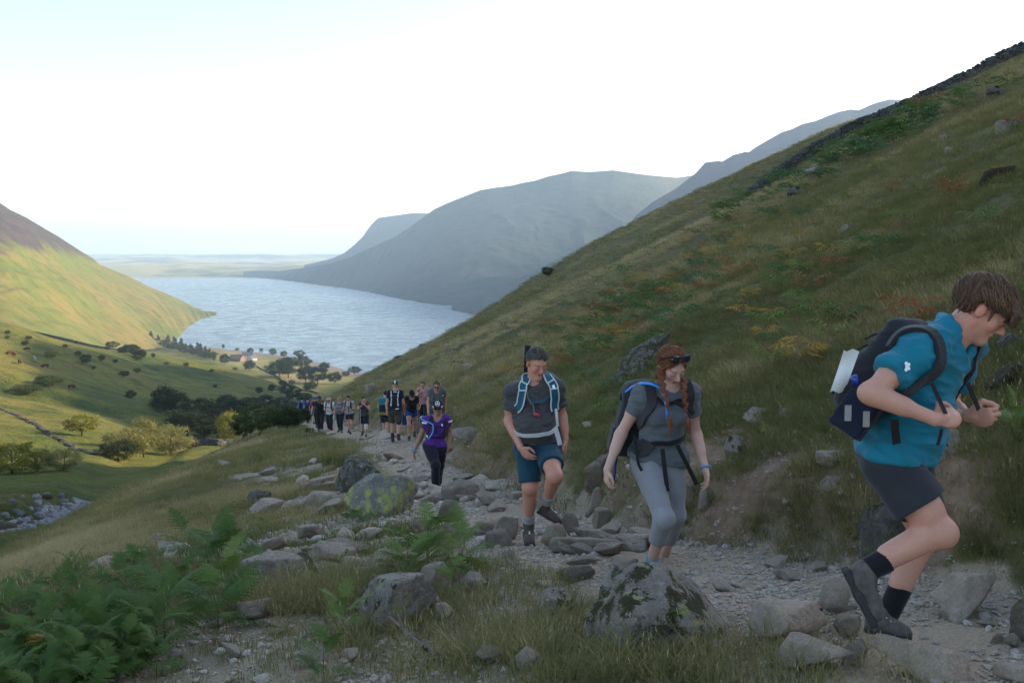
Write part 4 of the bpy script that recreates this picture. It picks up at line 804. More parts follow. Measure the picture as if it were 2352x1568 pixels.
# ---------------- walls, farm, animals ----------------
MWALL = mat_rock('wall_stone', (.045, .040, .038), (.10, .09, .082), .1, .3, s=.5)
STW = [mesh_np('stone', rock_shape(980+i, 2, ang=1)[0], ICO[2][1], True, MWALL) for i in range(4)]
def join_rocks(items):
    Vs, Fs, n = [], [], 0
    for (x, y, z, sx, sy, sz, rz, k) in items:
        v, f = rock_shape(980+k, 2, ang=1)[0], ICO[2][1]; v = v*np.array((sx, sy, sz)); c, s = math.cos(rz), math.sin(rz); v = v@np.array([[c, s, 0], [-s, c, 0], [0, 0, 1]])+np.array((x, y, z)); Vs.append(v); Fs.append(f+n); n += len(v)
    return np.concatenate(Vs), np.concatenate(Fs)
_RS = [rock_shape(980+i, 2, ang=1)[0] for i in range(4)]
def stone_wall(pts, h, w, label, s=.55, step=.42, taper=None, cores=True, gap=0.0):
    pts = np.array(pts, float); seg = np.hypot(*np.diff(pts, axis=0).T); L = np.concatenate([[0], np.cumsum(seg)]); n = int(L[-1]/step)
    wr = np.random.default_rng(int(L[-1]*10)); items = []
    for i in range(n):
        d = (i+.5)*step; x, y = np.interp(d, L, pts[:, 0]), np.interp(d, L, pts[:, 1]); z = ground1(x, y); j = min(np.searchsorted(L, d)-1, len(seg)-1); rz = math.atan2(pts[j+1, 1]-pts[j, 1], pts[j+1, 0]-pts[j, 0])
        hh = h*(.92+.10*wr.random())*(1-gap*wr.random()); nl = max(1, int(hh/(s*.42)))
        for l in range(nl):
            items.append((x+wr.normal(0, .06), y+wr.normal(0, w*.15), z+(l+.45)*hh/nl, s*wr.uniform(.85, 1.3), w*(1-.25*l/nl), hh/nl*1.15, rz+wr.normal(0, .12), wr.integers(4)))
    V_, F_ = [], []; c0 = 0
    r_ = empty('stone_wall', (float(pts[0, 0]), float(pts[0, 1]), ground1(*pts[0]))); tag(r_, label, 'wall')
    for (x, y, z, sx, sy, sz, rz, k) in items:
        v = _RS[k]*np.array((sx, sy, sz)); c, s_ = math.cos(rz), math.sin(rz); V_.append(v@np.array([[c, s_, 0], [-s_, c, 0], [0, 0, 1]])+np.array((x, y, z))-np.array(r_.location)); F_.append(ICO[2][1]+c0); c0 += len(v)
    if cores:
        m_ = int(L[-1]/.8)+2; ds = np.linspace(0, L[-1], m_); CX, CY = np.interp(ds, L, pts[:, 0]), np.interp(ds, L, pts[:, 1]); CZ = ground(CX, CY); tx, ty = np.gradient(CX), np.gradient(CY); q = np.hypot(tx, ty); nx, ny = -ty/q*w*.42, tx/q*w*.42; hh = h*(.86+.16*fbm(ds*.5, ds*0, 3, 7))
        v = np.concatenate([np.stack([CX-nx, CY-ny, CZ-.2], -1), np.stack([CX-nx*.75, CY-ny*.75, CZ+hh], -1), np.stack([CX+nx*.75, CY+ny*.75, CZ+hh], -1), np.stack([CX+nx, CY+ny, CZ-.2], -1)])-np.array(r_.location); i = np.arange(m_-1)
        ob('hearting', mesh_np('hearting', v, np.concatenate([np.stack([i+a*m_, i+1+a*m_, i+1+(a+1)*m_, i+(a+1)*m_], -1) for a in range(3)]), True, MWALL), r_)
    o = ob('stones', mesh_np('stones', np.concatenate(V_), np.concatenate(F_), True, MWALL), r_); o['kind'] = 'stuff'; return r_
stone_wall([(18.5, 74), (22, 79), (27.4, 86), (33, 88), (38, 86), (44.5, 82), (52, 80), (62, 78)], 1.05, .7, 'long dark dry stone wall running up the right slope to the skyline', .34, .22, gap=.05)
a, b, c, d = hit(400, 1034, 85), hit(445, 1024, 85), hit(500, 1024, 85), hit(565, 1026, 85)
stone_wall([a[:2], b[:2], c[:2], d[:2]], 1.2, .8, 'low dry stone wall on the valley floor right of the sunlit willows', .7, .5)
L_ = [hit(*q, y0=60)[:2] for q in ((-30, 925), (30, 950), (70, 970), (110, 998), (150, 1018), (190, 1036), (225, 1048))]
stone_wall(L_, .26, 1.2, 'tumbled line of rubble running down the sunlit slope', .55, 1.0, gap=.6, cores=False)
L_ = [hit(*q, y0=300)[:2] for q in ((590, 842), (640, 868), (690, 895), (730, 905))]
stone_wall(L_, 1.5, 1.2, 'field wall running down the shaded slope towards the lake wood', 2.2, 2.0, cores=False)
def prism(name, w, d, h, rh, mt, parent, loc=(0, 0, 0), over=0):
    V = [(-w/2, -d/2, 0), (w/2, -d/2, 0), (w/2, d/2, 0), (-w/2, d/2, 0), (-w/2, -d/2, h), (w/2, -d/2, h), (w/2, d/2, h), (-w/2, d/2, h), (-w/2, 0, h+rh), (w/2, 0, h+rh)]
    return ob(name, mesh_np(name, np.array(V, float), [np.array([(0, 1, 5, 4), (2, 3, 7, 6), (4, 5, 9, 8), (6, 7, 8, 9)]), np.array([(0, 4, 3), (3, 4, 7), (4, 8, 7), (1, 2, 5), (2, 6, 5), (5, 6, 9)])], False, mt), parent, loc)
def roof(w, d, h, rh, mt, parent):
    o_ = .5; V = []; t = .25
    for s in (-1, 1):
        for (x, yy, z) in ((-w/2-o_, 0, h+rh+.1), (w/2+o_, 0, h+rh+.1), (w/2+o_, s*(d/2+o_), h-rh*o_/(d/2)+.1), (-w/2-o_, s*(d/2+o_), h-rh*o_/(d/2)+.1)): V += [(x, yy, z), (x, yy, z+t)]
    F = []
    for k in (0, 8):
        F += [(k, k+2, k+4, k+6), (k+1, k+7, k+5, k+3)]+[(k+2*i, k+2*i+1, k+(2*i+3) % 8, k+(2*i+2) % 8) for i in range(4)]
    return ob('roof', mesh_np('roof', np.array(V), np.array(F), False, mt), parent)
MWH, MSL, MBR, MGL = plain('white_render', (.78, .76, .72), .9, .2, .05, 2), plain('slate', (.13, .13, .15), .7, .4, .3, 3), plain('barn_sheet', (.26, .17, .12), .8, .3, .25, 1), plain('window_glass', (.02, .025, .03), .2, .6, .1, 3)
def house(px, base, w, d, h, rh, yaw, wall, rf, label, wins=3, chim=True, name='farmhouse'):
    p = hit(px, base, y0=600); r_ = empty(name, tuple(p)); r_.rotation_euler = (0, 0, R(yaw)); tag(r_, label, 'building'); prism('wall', w, d, h, rh, wall, r_, (0, 0, -1)).scale = (1, 1, 1); f = roof(w, d, h-1, rh, rf, r_)
    if chim:
        for s in (-1, 1): ob('chimney', box_np('chimney', (s*(w/2-1)-.5, -.5, h+rh-1.6), (s*(w/2-1)+.5, .5, h+rh+1), wall), f)
    for i in range(wins):
        for z in ((.3, 1.7), (2.9, 4.2)) if h > 5 else ((.6, 2.0),):
            x = -w/2+(i+.5)*w/wins; ob('window', box_np('window', (x-.6, -d/2-.06, z[0]), (x+.6, -d/2+.05, z[1]), MGL), r_)
def box_np(name, lo, hi, mt):
    (a, b, c), (d, e, f) = lo, hi
    return mesh_np(name, np.array([(a, b, c), (d, b, c), (d, e, c), (a, e, c), (a, b, f), (d, b, f), (d, e, f), (a, e, f)], float), np.array([(0, 3, 2, 1), (4, 5, 6, 7), (0, 1, 5, 4), (1, 2, 6, 5), (2, 3, 7, 6), (3, 0, 4, 7)]), False, mt)
house(545, 829, 17, 12, 4, 4.5, -18, MBR, MBR, 'long brown barn of the farm by the lake', 0, False, 'barn')
house(568, 824, 12, 8, 6, 3.5, 20, MWH, MSL, 'white farmhouse with a slate roof behind the barn', 3)
house(580, 828, 9, 6, 4, 3, 62, MWH, MSL, 'small white outbuilding at the right of the farmhouse', 2, False, 'outbuilding')
# animals: one continuous body each
def animal(px, base, L, H, body, legs, kind, label, group, yaw, graze=True, head=None):
    p = hit(px, base, y0=40); pts = {}
    import bmesh
    me = bpy.data.meshes.new(kind); z0 = H*.62
    J = [(-.42*L, 0, z0), (-.2*L, 0, z0*1.04), (.05*L, 0, z0), (.3*L, 0, z0*1.04), (.48*L, 0, z0*(.85 if graze else 1.25)), (.60*L, 0, z0*(.42 if graze else 1.45)), (.72*L, 0, z0*(.22 if graze else 1.35))]
    E = [(i, i+1) for i in range(6)]; RR = [.15*L, .19*L, .20*L, .18*L, .10*L, .075*L, .05*L]
    for (i, x) in ((1, -.32), (3, .27)):
        for s in (-1, 1):
            k = len(J); J += [(x*L, s*.10*L, z0*.75), ((x+(-.05 if i == 1 else .02))*L, s*.10*L, z0*.38), (x*L, s*.10*L, 0)]; RR += [.075*L, .04*L, .032*L]; E += [(i, k), (k, k+1), (k+1, k+2)]
    k = len(J); J += [(-.50*L, 0, z0*.9), (-.53*L, 0, z0*.5)]; RR += [.03*L, .02*L]; E += [(0, k), (k, k+1)]
    for s in (-1, 1): J.append((.56*L, s*.10*L, z0*(.55 if graze else 1.5))); RR.append(.022*L); E.append((5, len(J)-1))
    me.from_pydata(J, E, []); o = ob(kind, me, None, tuple(p)); sk = o.modifiers.new('skin', 'SKIN'); sk.use_smooth_shade = True
    for v, r_ in zip(me.skin_vertices[0].data, RR): v.radius = (r_, r_)
    me.skin_vertices[0].data[2].use_root = True; o.modifiers.new('sub', 'SUBSURF').render_levels = 1; me.materials.append(body); o.rotation_euler = (0, 0, R(yaw)); tag(o, label, kind, group); return o
MSHEEP, MSHD, MCOW, MCOWW = plain('fleece', (.30, .28, .25), .95, .1, .3, 12, bump=.8, bdist=.03), plain('grey_fleece', (.11, .10, .095), .95, .1, .3, 12, bump=.8, bdist=.03), plain('brown_hide', (.085, .035, .02), .8, .2), plain('pale_hide', (.4, .36, .3), .8, .2)
animal(1824, 458, 0.80, 0.56, MSHD, MSHD, 'sheep', 'dark grey sheep grazing lower of the two below the wall', None, -60); animal(1866, 410, 0.85, 0.56, MSHEEP, MSHD, 'sheep', 'pale sheep grazing just below the wall', None, -35); animal(1882, 405, 0.65, 0.40, MSHD, MSHD, 'sheep', 'dark sheep lying right of the pale one', None, 20); animal(2281, 227, 0.80, 0.58, MSHD, MSHD, 'sheep', 'grey sheep high on the slope near the right edge', None, -75)
for px, b, m_, lab in ((46, 836, MCOW, 'brown cow standing on the sunlit slope, lowest of the herd'), (33, 817, MCOW, 'brown cow above the lowest one'), (22, 816, MCOW, 'dark cow grazing at the left edge'), (62, 806, MCOW, 'brown cow highest up at the shadow edge'), (78, 828, MCOWW, 'pale cow lying on the sunlit slope'), (104, 846, MCOW, 'dark cow lying in the sunlit grass'), (164, 893, MCOW, 'reddish cow by itself nearest the shade')):
    animal(px, b, 2.1, 1.5, m_, m_, 'cow', lab, None, tr.uniform(-60, 240))
# ---------------- people: signed distance volumes turned into one continuous surface ----------------
def nrm(v): v = np.asarray(v, float); return v/(np.linalg.norm(v)+1e-12)
class Vol:
    def __init__(s, lo, hi, h):
        s.h = h; s.lo = np.asarray(lo, float)-3*h; s.n = np.ceil((np.asarray(hi)-s.lo)/h).astype(int)+4
        s.d = np.full(s.n, .25, np.float32); s.ax = [s.lo[i]+h*np.arange(s.n[i]) for i in range(3)]
    def blk(s, lo, hi):
        a = np.clip(np.floor((lo-s.lo)/s.h).astype(int), 0, s.n); b = np.clip(np.ceil((hi-s.lo)/s.h).astype(int)+1, 0, s.n)
        sl = tuple(slice(a[i], b[i]) for i in range(3))
        return sl, [s.ax[0][sl[0]][:, None, None], s.ax[1][sl[1]][None, :, None], s.ax[2][sl[2]][None, None, :]]
    def add(s, pr, k=.02, grow=0, sub=False, clip=None):
        t = pr[0]
        if t == 'c':
            _, a, b, ra, rb = pr; a = np.asarray(a, float); b = np.asarray(b, float); ra += grow; rb += grow; m = max(ra, rb)+k+2*s.h; sl, (X, Y, Z) = s.blk(np.minimum(a, b)-m, np.maximum(a, b)+m)
            ba = b-a; L = ba@ba+1e-12; tt = np.clip(((X-a[0])*ba[0]+(Y-a[1])*ba[1]+(Z-a[2])*ba[2])/L, 0, 1)
            d = np.sqrt((X-a[0]-tt*ba[0])**2+(Y-a[1]-tt*ba[1])**2+(Z-a[2]-tt*ba[2])**2)-(ra+(rb-ra)*tt)
        else:
            _, c, Rm, r = pr; c = np.asarray(c, float); r = np.asarray(r, float)+grow; m = np.sqrt(((Rm.T*r)**2).sum(1))+k+2*s.h if t != 'b' else np.abs(Rm.T)@r+k+2*s.h
            sl, (X, Y, Z) = s.blk(c-m, c+m); X, Y, Z = X-c[0], Y-c[1], Z-c[2]; q = [X*Rm[i, 0]+Y*Rm[i, 1]+Z*Rm[i, 2] for i in range(3)]
            if t == 'e':
                k0 = np.sqrt(sum((q[i]/r[i])**2 for i in range(3))); k1 = np.sqrt(sum((q[i]/r[i]**2)**2 for i in range(3)))+1e-9; d = k0*(k0-1)/k1
            else:
                rr = min(r)*.45; qq = [np.abs(q[i])-(r[i]-rr) for i in range(3)]; d = np.sqrt(sum(np.maximum(v, 0)**2 for v in qq))+np.minimum(np.maximum(np.maximum(qq[0], qq[1]), qq[2]), 0)-rr
        if clip is not None:
            X, Y, Z = s.ax[0][sl[0]][:, None, None], s.ax[1][sl[1]][None, :, None], s.ax[2][sl[2]][None, None, :]
            for (p0, n0) in clip: d = np.maximum(d, (X-p0[0])*n0[0]+(Y-p0[1])*n0[1]+(Z-p0[2])*n0[2])
        e = s.d[sl]
        if 0 in e.shape: return
        if sub:
            h = np.clip(.5-.5*(e+d)/k, 0, 1); s.d[sl] = e*(1-h)-d*h+k*h*(1-h)
        else:
            h = np.clip(.5+.5*(d-e)/k, 0, 1); s.d[sl] = d*(1-h)+e*h-k*h*(1-h)
    def cut(s, p0, n0):
        n0 = nrm(n0); s.d = np.maximum(s.d, ((s.ax[0][:, None, None]-p0[0])*n0[0]+(s.ax[1][None, :, None]-p0[1])*n0[1]+(s.ax[2][None, None, :]-p0[2])*n0[2]).astype(np.float32))
    def mesh(s):
        d = s.d; ins = d < 0
        I = ins.astype(np.int8); c = I[:-1, :-1, :-1]+I[1:, :-1, :-1]+I[:-1, 1:, :-1]+I[1:, 1:, :-1]+I[:-1, :-1, 1:]+I[1:, :-1, 1:]+I[:-1, 1:, 1:]+I[1:, 1:, 1:]
        cell = np.argwhere((c > 0) & (c < 8))
        if not len(cell): return np.zeros((0, 3)), np.zeros((0, 4), int)
        corner = np.array([(i, j, k) for i in (0, 1) for j in (0, 1) for k in (0, 1)]); val = np.stack([d[cell[:, 0]+q[0], cell[:, 1]+q[1], cell[:, 2]+q[2]] for q in corner], 1)
        acc = np.zeros((len(cell), 3)); cnt = np.zeros(len(cell))
        for a in range(8):
            for b in range(a+1, 8):
                if np.abs(corner[a]-corner[b]).sum() != 1: continue
                va, vb = val[:, a], val[:, b]; m = (va < 0) != (vb < 0); t = np.where(m, va/(va-vb+1e-12), 0)
                acc += np.where(m[:, None], corner[a]+t[:, None]*(corner[b]-corner[a]), 0); cnt += m
        V = s.lo+s.h*(cell+acc/cnt[:, None]); idm = np.full(c.shape, -1, np.int64); idm[cell[:, 0], cell[:, 1], cell[:, 2]] = np.arange(len(cell)); F = []
        for ax in range(3):
            a0 = [slice(None)]*3; a1 = [slice(None)]*3; a0[ax] = slice(0, -1); a1[ax] = slice(1, None); A, B = ins[tuple(a0)], ins[tuple(a1)]; e = np.argwhere(A != B); u, v = (ax+1) % 3, (ax+2) % 3
            e = e[(e[:, u] > 0) & (e[:, v] > 0) & (e[:, u] < s.n[u]-1) & (e[:, v] < s.n[v]-1)]
            fl = A[e[:, 0], e[:, 1], e[:, 2]]; du = np.zeros(3, int); dv = np.zeros(3, int); du[u] = 1; dv[v] = 1
            q = [idm[tuple((e-x).T)] for x in (du+dv, dv, 0*du, du)]; q = np.stack(q, 1); q = np.where(fl[:, None], q, q[:, ::-1]); F.append(q[(q >= 0).all(1)])
        return V, np.concatenate(F)
def vnormals(V, F):
    n = np.cross(V[F[:, 2]]-V[F[:, 0]], V[F[:, 3]]-V[F[:, 1]]); N = np.zeros_like(V)
    for i in range(4): np.add.at(N, F[:, i], n)
    return N/(np.linalg.norm(N, axis=1)[:, None]+1e-12)
def bounds(prs, pad=.06):
    lo, hi = [], []
    for p in prs:
        if p[0] == 'c': m = max(p[3], p[4]); lo.append(np.minimum(p[1], p[2])-m); hi.append(np.maximum(p[1], p[2])+m)
        else: m = max(p[3]); lo.append(np.asarray(p[1])-m); hi.append(np.asarray(p[1])+m)
    return np.min(lo, 0)-pad, np.max(hi, 0)+pad
def frame(f, u):
    f = nrm(f); u = nrm(np.asarray(u)-f*np.dot(u, f)); r = np.cross(f, u); return np.array([r, f, u])   # rows: right, forward, up
class Body:
    """joints J (world): N neck base, C chest, P pelvis, SL SR EL ER WL WR (shoulder, elbow, wrist), HL HR KL KR AL AR, head centre Hd with forward hf"""
    def __init__(s, J, hf, hs=1.0, fat=1.0, belly=0, bust=0, arm=1.0, leg=1.0, hl=None, hr=None, wide=1.0, hroll=0):
        s.J = {k: np.asarray(v, float) for k, v in J.items()}; j = s.J; s.hs = hs; s.fat = fat; s.arm = arm; s.leg = leg
        r = nrm(j['SR']-j['SL']); u = nrm(j['N']-j['P']); r = nrm(r-u*np.dot(r, u)); s.TR = np.array([r, np.cross(u, r), u]); f = s.TR[1]; s.up = u; s.fw = f; s.rt = r
        up = np.array((0, 0, 1.))+hroll*r; s.HR = frame(hf, up); H = j['Hd']; D = lambda x, y, z: H+hs*(np.array((x, y, z))@s.HR); s.D = D
        w = .17*fat*wide; T = s.torso = []
        T += [('c', j['HL'], j['HR'], .098*fat, .098*fat), ('e', j['P']+u*.03, s.TR, (.155*fat, .115*fat, .12)), ('e', j['C']-u*.02, s.TR, (w, .118*fat, .21)), ('e', j['C']+u*.10, s.TR, (w*.95, .10*fat, .12)), ('e', (j['C']+j['P'])/2+f*.01, s.TR, (.148*fat, .108*fat, .16))]
        T += [('c', j['SL'], j['C']+u*.08, .062*arm, .09), ('c', j['SR'], j['C']+u*.08, .062*arm, .09), ('c', j['N']+u*.01-f*.01, j['SL'], .05, .05*arm), ('c', j['N']+u*.01-f*.01, j['SR'], .05, .05*arm), ('e', j['P']-f*.055-u*.03, s.TR, (.14*fat, .09*fat, .10))]
        if belly: T += [('e', (j['C']*.42+j['P']*.58)+f*.05*belly, s.TR, (.155*fat, .135*fat, .155))]
        if bust:
            for q in (-1, 1): T += [('e', j['C']+r*q*.075+f*.085+u*.0, s.TR, (.066*bust, .062*bust, .07*bust))]
        s.neck = [('c', j['N']-u*.03, D(0, -.02, -.06), .062*(.9+.1*fat), .056*hs)]
        A = s.arms = []; s.seg = {}
        for q in 'LR':
            S, E, W_ = j['S'+q], j['E'+q], j['W'+q]; a = arm; ud = nrm(E-S); fd = nrm(W_-E)
            A += [('c', S, E, .055*a, .041*a), ('c', S+ud*.03, S+ud*.16, .052*a, .05*a), ('c', E, W_, .041*a, .028*a), ('c', E+fd*.03, E+fd*.13, .042*a, .036*a)]
        L = s.legs = []
        for q in 'LR':
            Hh, K, An = j['H'+q], j['K'+q], j['A'+q]; l = leg; sd = nrm(An-K); td = nrm(K-Hh); bk = -nrm(np.cross(np.cross(sd, td), sd)) if np.linalg.norm(np.cross(sd, td)) > .05 else -f
            L += [('c', Hh, K, .092*l, .058*l), ('c', Hh+td*.05, Hh+td*.22, .09*l, .078*l), ('c', K, An, .054*l, .036*l), ('c', K+sd*.06+bk*.018, K+sd*.22+bk*.014, .053*l, .046*l), ('e', K+.012*nrm(td-sd), np.eye(3), (.056*l, .056*l, .056*l))]
        s.head_prims(D, hs); s.hands = []
        for q, h in (('L', hl), ('R', hr)):
            if h: s.hands += hand(j['W'+q], *h)
    def head_prims(s, D, g):
        R_ = s.HR; e = lambda c, r: ('e', D(*c), R_, np.array(r)*g); c = lambda a, b, ra, rb: ('c', D(*a), D(*b), ra*g, rb*g)
        s.head = [(e((0, -.014, .036), (.073, .093, .080)), .02), (e((0, .030, -.018), (.058, .060, .085)), .03), (c((-.050, .0, -.055), (-.014, .058, -.098), .020, .018), .03), (c((.050, .0, -.055), (.014, .058, -.098), .020, .018), .03), (e((0, .070, -.097), (.024, .020, .018)), .02),
            (e((-.040, .056, -.026), (.022, .022, .022)), .02), (e((.040, .056, -.026), (.022, .022, .022)), .02), (c((-.034, .078, .020), (.034, .078, .020), .011, .011), .015), (c((0, .086, .008), (0, .108, -.030), .008, .0125), .010), (e((-.012, .096, -.036), (.009, .011, .008)), .007), (e((.012, .096, -.036), (.009, .011, .008)), .007),
            (e((-.078, -.010, -.004), (.010, .019, .031)), .006), (e((.078, -.010, -.004), (.010, .019, .031)), .006)]
        s.headsub = [(e((-.032, .100, -.003), (.017, .013, .009)), .010), (e((.032, .100, -.003), (.017, .014, .010)), .010)]
        s.headpost = [(e((-.032, .078, -.003), (.0155, .013, .0125)), .004), (e((.032, .078, -.003), (.0155, .013, .0125)), .004), (c((-.020, .0815, -.0565), (.020, .0815, -.0565), .0058, .0058), .007), (c((-.015, .082, -.0665), (.015, .082, -.0665), .007, .007), .006)]
        s.mouth = (e((0, .092, -.0615), (.017, .009, .0018)), .003)
    def skin(s, h, mouth_open=0, color=(.50, .27, .20), lips=(.45, .13, .11), brow=(.10, .06, .04), red=.5):
        prs = s.torso+s.neck+s.arms+s.legs+s.hands+[p for p, _ in s.head]; lo, hi = bounds(prs); v = Vol(lo, hi, h)
        for p in s.torso: v.add(p, .05)
        for p in s.arms+s.legs: v.add(p, .03)
        for p, k in s.head: v.add(p, max(k*s.hs, h*.8))
        for p, k in s.headsub: v.add(p, max(k, h*.6), sub=True)
        for p, k in s.headpost: v.add(p, max(k, h*.5))
        m, k = s.mouth
        if mouth_open: m = ('e', m[1]-s.HR[2]*.004, m[2], (m[3][0], m[3][1]*1.3, .0022+mouth_open))
        if mouth_open: v.add(m, max(k, h*.5), sub=True)
        for p in s.neck: v.add(p, .03)
        for p in s.hands: v.add(p, max(.006, h*.4))
        V, F = v.mesh(); col = s.paint(V, color, lips, brow, red); return V, F, col
    def paint(s, V, color, lips, brow, red, h_dark=False):
        q = ((V-s.J['Hd'])@s.HR.T)/s.hs; x, y, z = np.abs(q[:, 0]), q[:, 1], q[:, 2]; c = np.tile(np.array(color), (len(V), 1)); inh = (np.linalg.norm(q, axis=1) < .17)
        def put(m, col, a=1.0):
            m = np.clip(m*inh*a, 0, 1)[:, None]; c[:] = c*(1-m)+np.array(col)*m
        rd = np.array(color)*np.array((1.05, .72, .68))
        put(np.exp(-(((x-.042)/.022)**2+((z+.028)/.022)**2))*(y > .03), rd, red); put(np.exp(-((x/.014)**2+((z+.028)/.016)**2))*(y > .08), rd, red); put((x > .066)*1.0, rd, red)
        n = fbm(V[:, 0]*9, V[:, 2]*9+V[:, 1]*5, 3, 5); c *= (1+.07*n)[:, None]
        put(sstep(.026, .020, x)*sstep(.011, .007, np.abs(z+.0615))*(y > .075), lips, .85); put(sstep(.016, .011, x)*sstep(.0030, .0010, np.abs(z+.0615))*(y > .07), tuple(np.array(lips)*.5), .6 if h_dark else .35)
        put(sstep(.021, .016, np.abs(x-.033))*sstep(.0055, .003, np.abs(z-.024+ (x-.033)**2*9))*(y > .05), brow, .8)
        put(sstep(.018, .013, np.abs(x-.032))*sstep(.0045, .0022, np.abs(z+.010-(x-.032)**2*8))*(y > .05), (.05, .03, .025), .85); put(sstep(.020, .014, np.abs(x-.032))*sstep(.013, .006, np.abs(z+.002))*(y > .05), np.array(color)*.75, .5)
        return c
def hand(W, fd, pn, curl=.5, side=1, spread=.05, sc=1.0, thumb=.6):
    """W wrist, fd direction of the palm, pn the way the palm faces; curl 0 straight .. 1 fist; side +1 if the thumb is on fd x pn"""
    fd = nrm(fd); pn = nrm(np.asarray(pn)-fd*np.dot(pn, fd)); sd = np.cross(fd, pn)*side; out = []
    Rm = np.array([sd, fd, pn]); out.append(('e', W+fd*.052*sc, Rm, np.array((.040, .052, .016))*sc)); out.append(('c', W, W+fd*.03*sc, .026*sc, .024*sc))
    for i, (o, L, r) in enumerate(((.030, .072, .0090), (.010, .080, .0094), (-.010, .075, .0088), (-.029, .060, .0078))):
        b = W+fd*(.088-.008*abs(i-1))*sc+sd*o*sc; a = 0; d = fd+sd*spread*(1.5-i); p = b; rad = r*sc
        for k, (fr, bend) in enumerate(((.45, 1.2), (.30, 1.75), (.25, 1.2))):
            a += curl*bend*(1+.12*(i-1)); dd = nrm(nrm(d)*math.cos(a)+pn*math.sin(a)); q = p+dd*L*fr*sc; out.append(('c', p, q, rad, rad*.9)); p = q; rad *= .92
    t0 = W+fd*.028*sc+sd*.026*sc; t1 = t0+nrm(fd*.55+sd*.75+pn*.35*thumb)*.042*sc; t2 = t1+nrm(fd*.8+sd*(.35-.7*thumb)+pn*.6*thumb)*.034*sc; t3 = t2+nrm(fd*.75-sd*.5*thumb+pn*.6*thumb)*.024*sc
    out += [('c', t0, t1, .016*sc, .0115*sc), ('c', t1, t2, .0112*sc, .0098*sc), ('c', t2, t3, .0098*sc, .0082*sc)]
    return out
def folds(V, F, amp, sc, seed, stretch=(1, 1, 2.2), axis=None):
    N = vnormals(V, F); q = V@(axis.T if axis is not None else np.eye(3))*np.array(stretch)
    f = 1-np.abs(noise3(q, sc, seed)*1.6); f2 = 1-np.abs(noise3(q[:, [1, 2, 0]], sc*1.9, seed+4)*1.6)
    return V+N*(amp*(f*.65+f2*.35-.5))[:, None]
def mat_skin():
    m = M('skin', .5, .4); c = m.attr('col').outputs['Color']; n = m.noise(55, 4); m.col(m.mix(m.mapr(n, .3, .7, 0, .22), c, (.45, .16, .11))); m.bump(m.noise(220, 2), .12, .001)
    m.b.inputs['Subsurface Weight'].default_value = .08; m.b.inputs['Subsurface Radius'].default_value = (.02, .008, .005); return m.m
MSKIN = mat_skin()
def cloth(name, c, rough=.85, weave=600, var=.1, heather=0):
    m = M(name, rough, .2); f = m.noise(weave, 2); g = m.noise(9, 4)
    k = m.mix(m.mapr(g, .3, .7), tuple(x*(1-var) for x in c), tuple(x*(1+var) for x in c))
    if heather: k = m.mix(m.mapr(m.noise(190, 3, .7), .4, .6, 0, heather), k, tuple(x*1.5 for x in c))
    m.col(k); m.bump(f, .15, .001); m.b.inputs['Sheen Weight'].default_value = .12; return m.m
def mat_hair(name, c1, c2, st=(1, 1, .12)):
    m = M(name, .62, .2); mp = m.n('Mapping', {'Vector': m.obj()}); mp.inputs['Scale'].default_value = st; n = m.noise(160, 3, .6, mp.outputs[0], .4); m.col(m.mix(m.mapr(n, .35, .65), c1, c2)); m.bump(n, .6, .004); return m.m
def part(name, vf, mt, root, attrs=None, smooth=True, parent=None):
    V, F = vf[0], vf[1]; smooth = smooth and len(vf) < 3; o = ob(name, mesh_np(name, V-np.array(root.location), F, smooth, mt, attrs), parent or root); return o
def garment(prs, h, grow, k=.04, clips=(), caps=(), subs=(), fold=None, fw=None):
    """prs: (prim, extra growth, clip list)"""
    P_ = [p[0] for p in prs]; lo, hi = bounds(P_, .06+grow); v = Vol(lo, hi, h)
    for p in prs: v.add(p[0], p[3] if len(p) > 3 else k, grow+p[1], clip=p[2] if len(p) > 2 else None)
    for p0, n0 in clips: v.cut(np.asarray(p0), n0)
    for p, g, kk in subs: v.add(p, kk, g, sub=True)
    V, F = v.mesh()
    if fold: V = folds(V, F, *fold)
    return V, F
def shirt(B, h, grow=.012, hem=None, sleeve=.62, neck=.020, flare=.012, fold=(.012, 9, 3), hemdir=None, neckdrop=.0):
    j = B.J; prs = [(p, 0) for p in B.torso]
    for q in 'LR':
        S, E = j['S'+q], j['E'+q]; d = nrm(E-S); e = S+(E-S)*sleeve; r = .055*B.arm
        prs.append((('c', S, e+d*.05, r+.004, r-.004+flare), 0, [(e, d)]))
    hd_ = nrm(j['HR']-j['HL']); prs.append((('c', j['HL']+hd_*.015, j['HR']-hd_*.015, .106*B.fat, .106*B.fat), 0))
    hp = hem if hem is not None else j['P']-B.up*.04
    V, F = garment(prs, h, grow, .05, [(hp, hemdir if hemdir is not None else -B.up)], subs=[(('c', j['N']-B.up*(.01+neckdrop)+B.fw*(.015+neckdrop*.6), B.D(0, -.02, -.06), .062+neck, .085), 0, .008)], fold=(*fold, (1, 1, 2.2), B.TR))
    return V, F
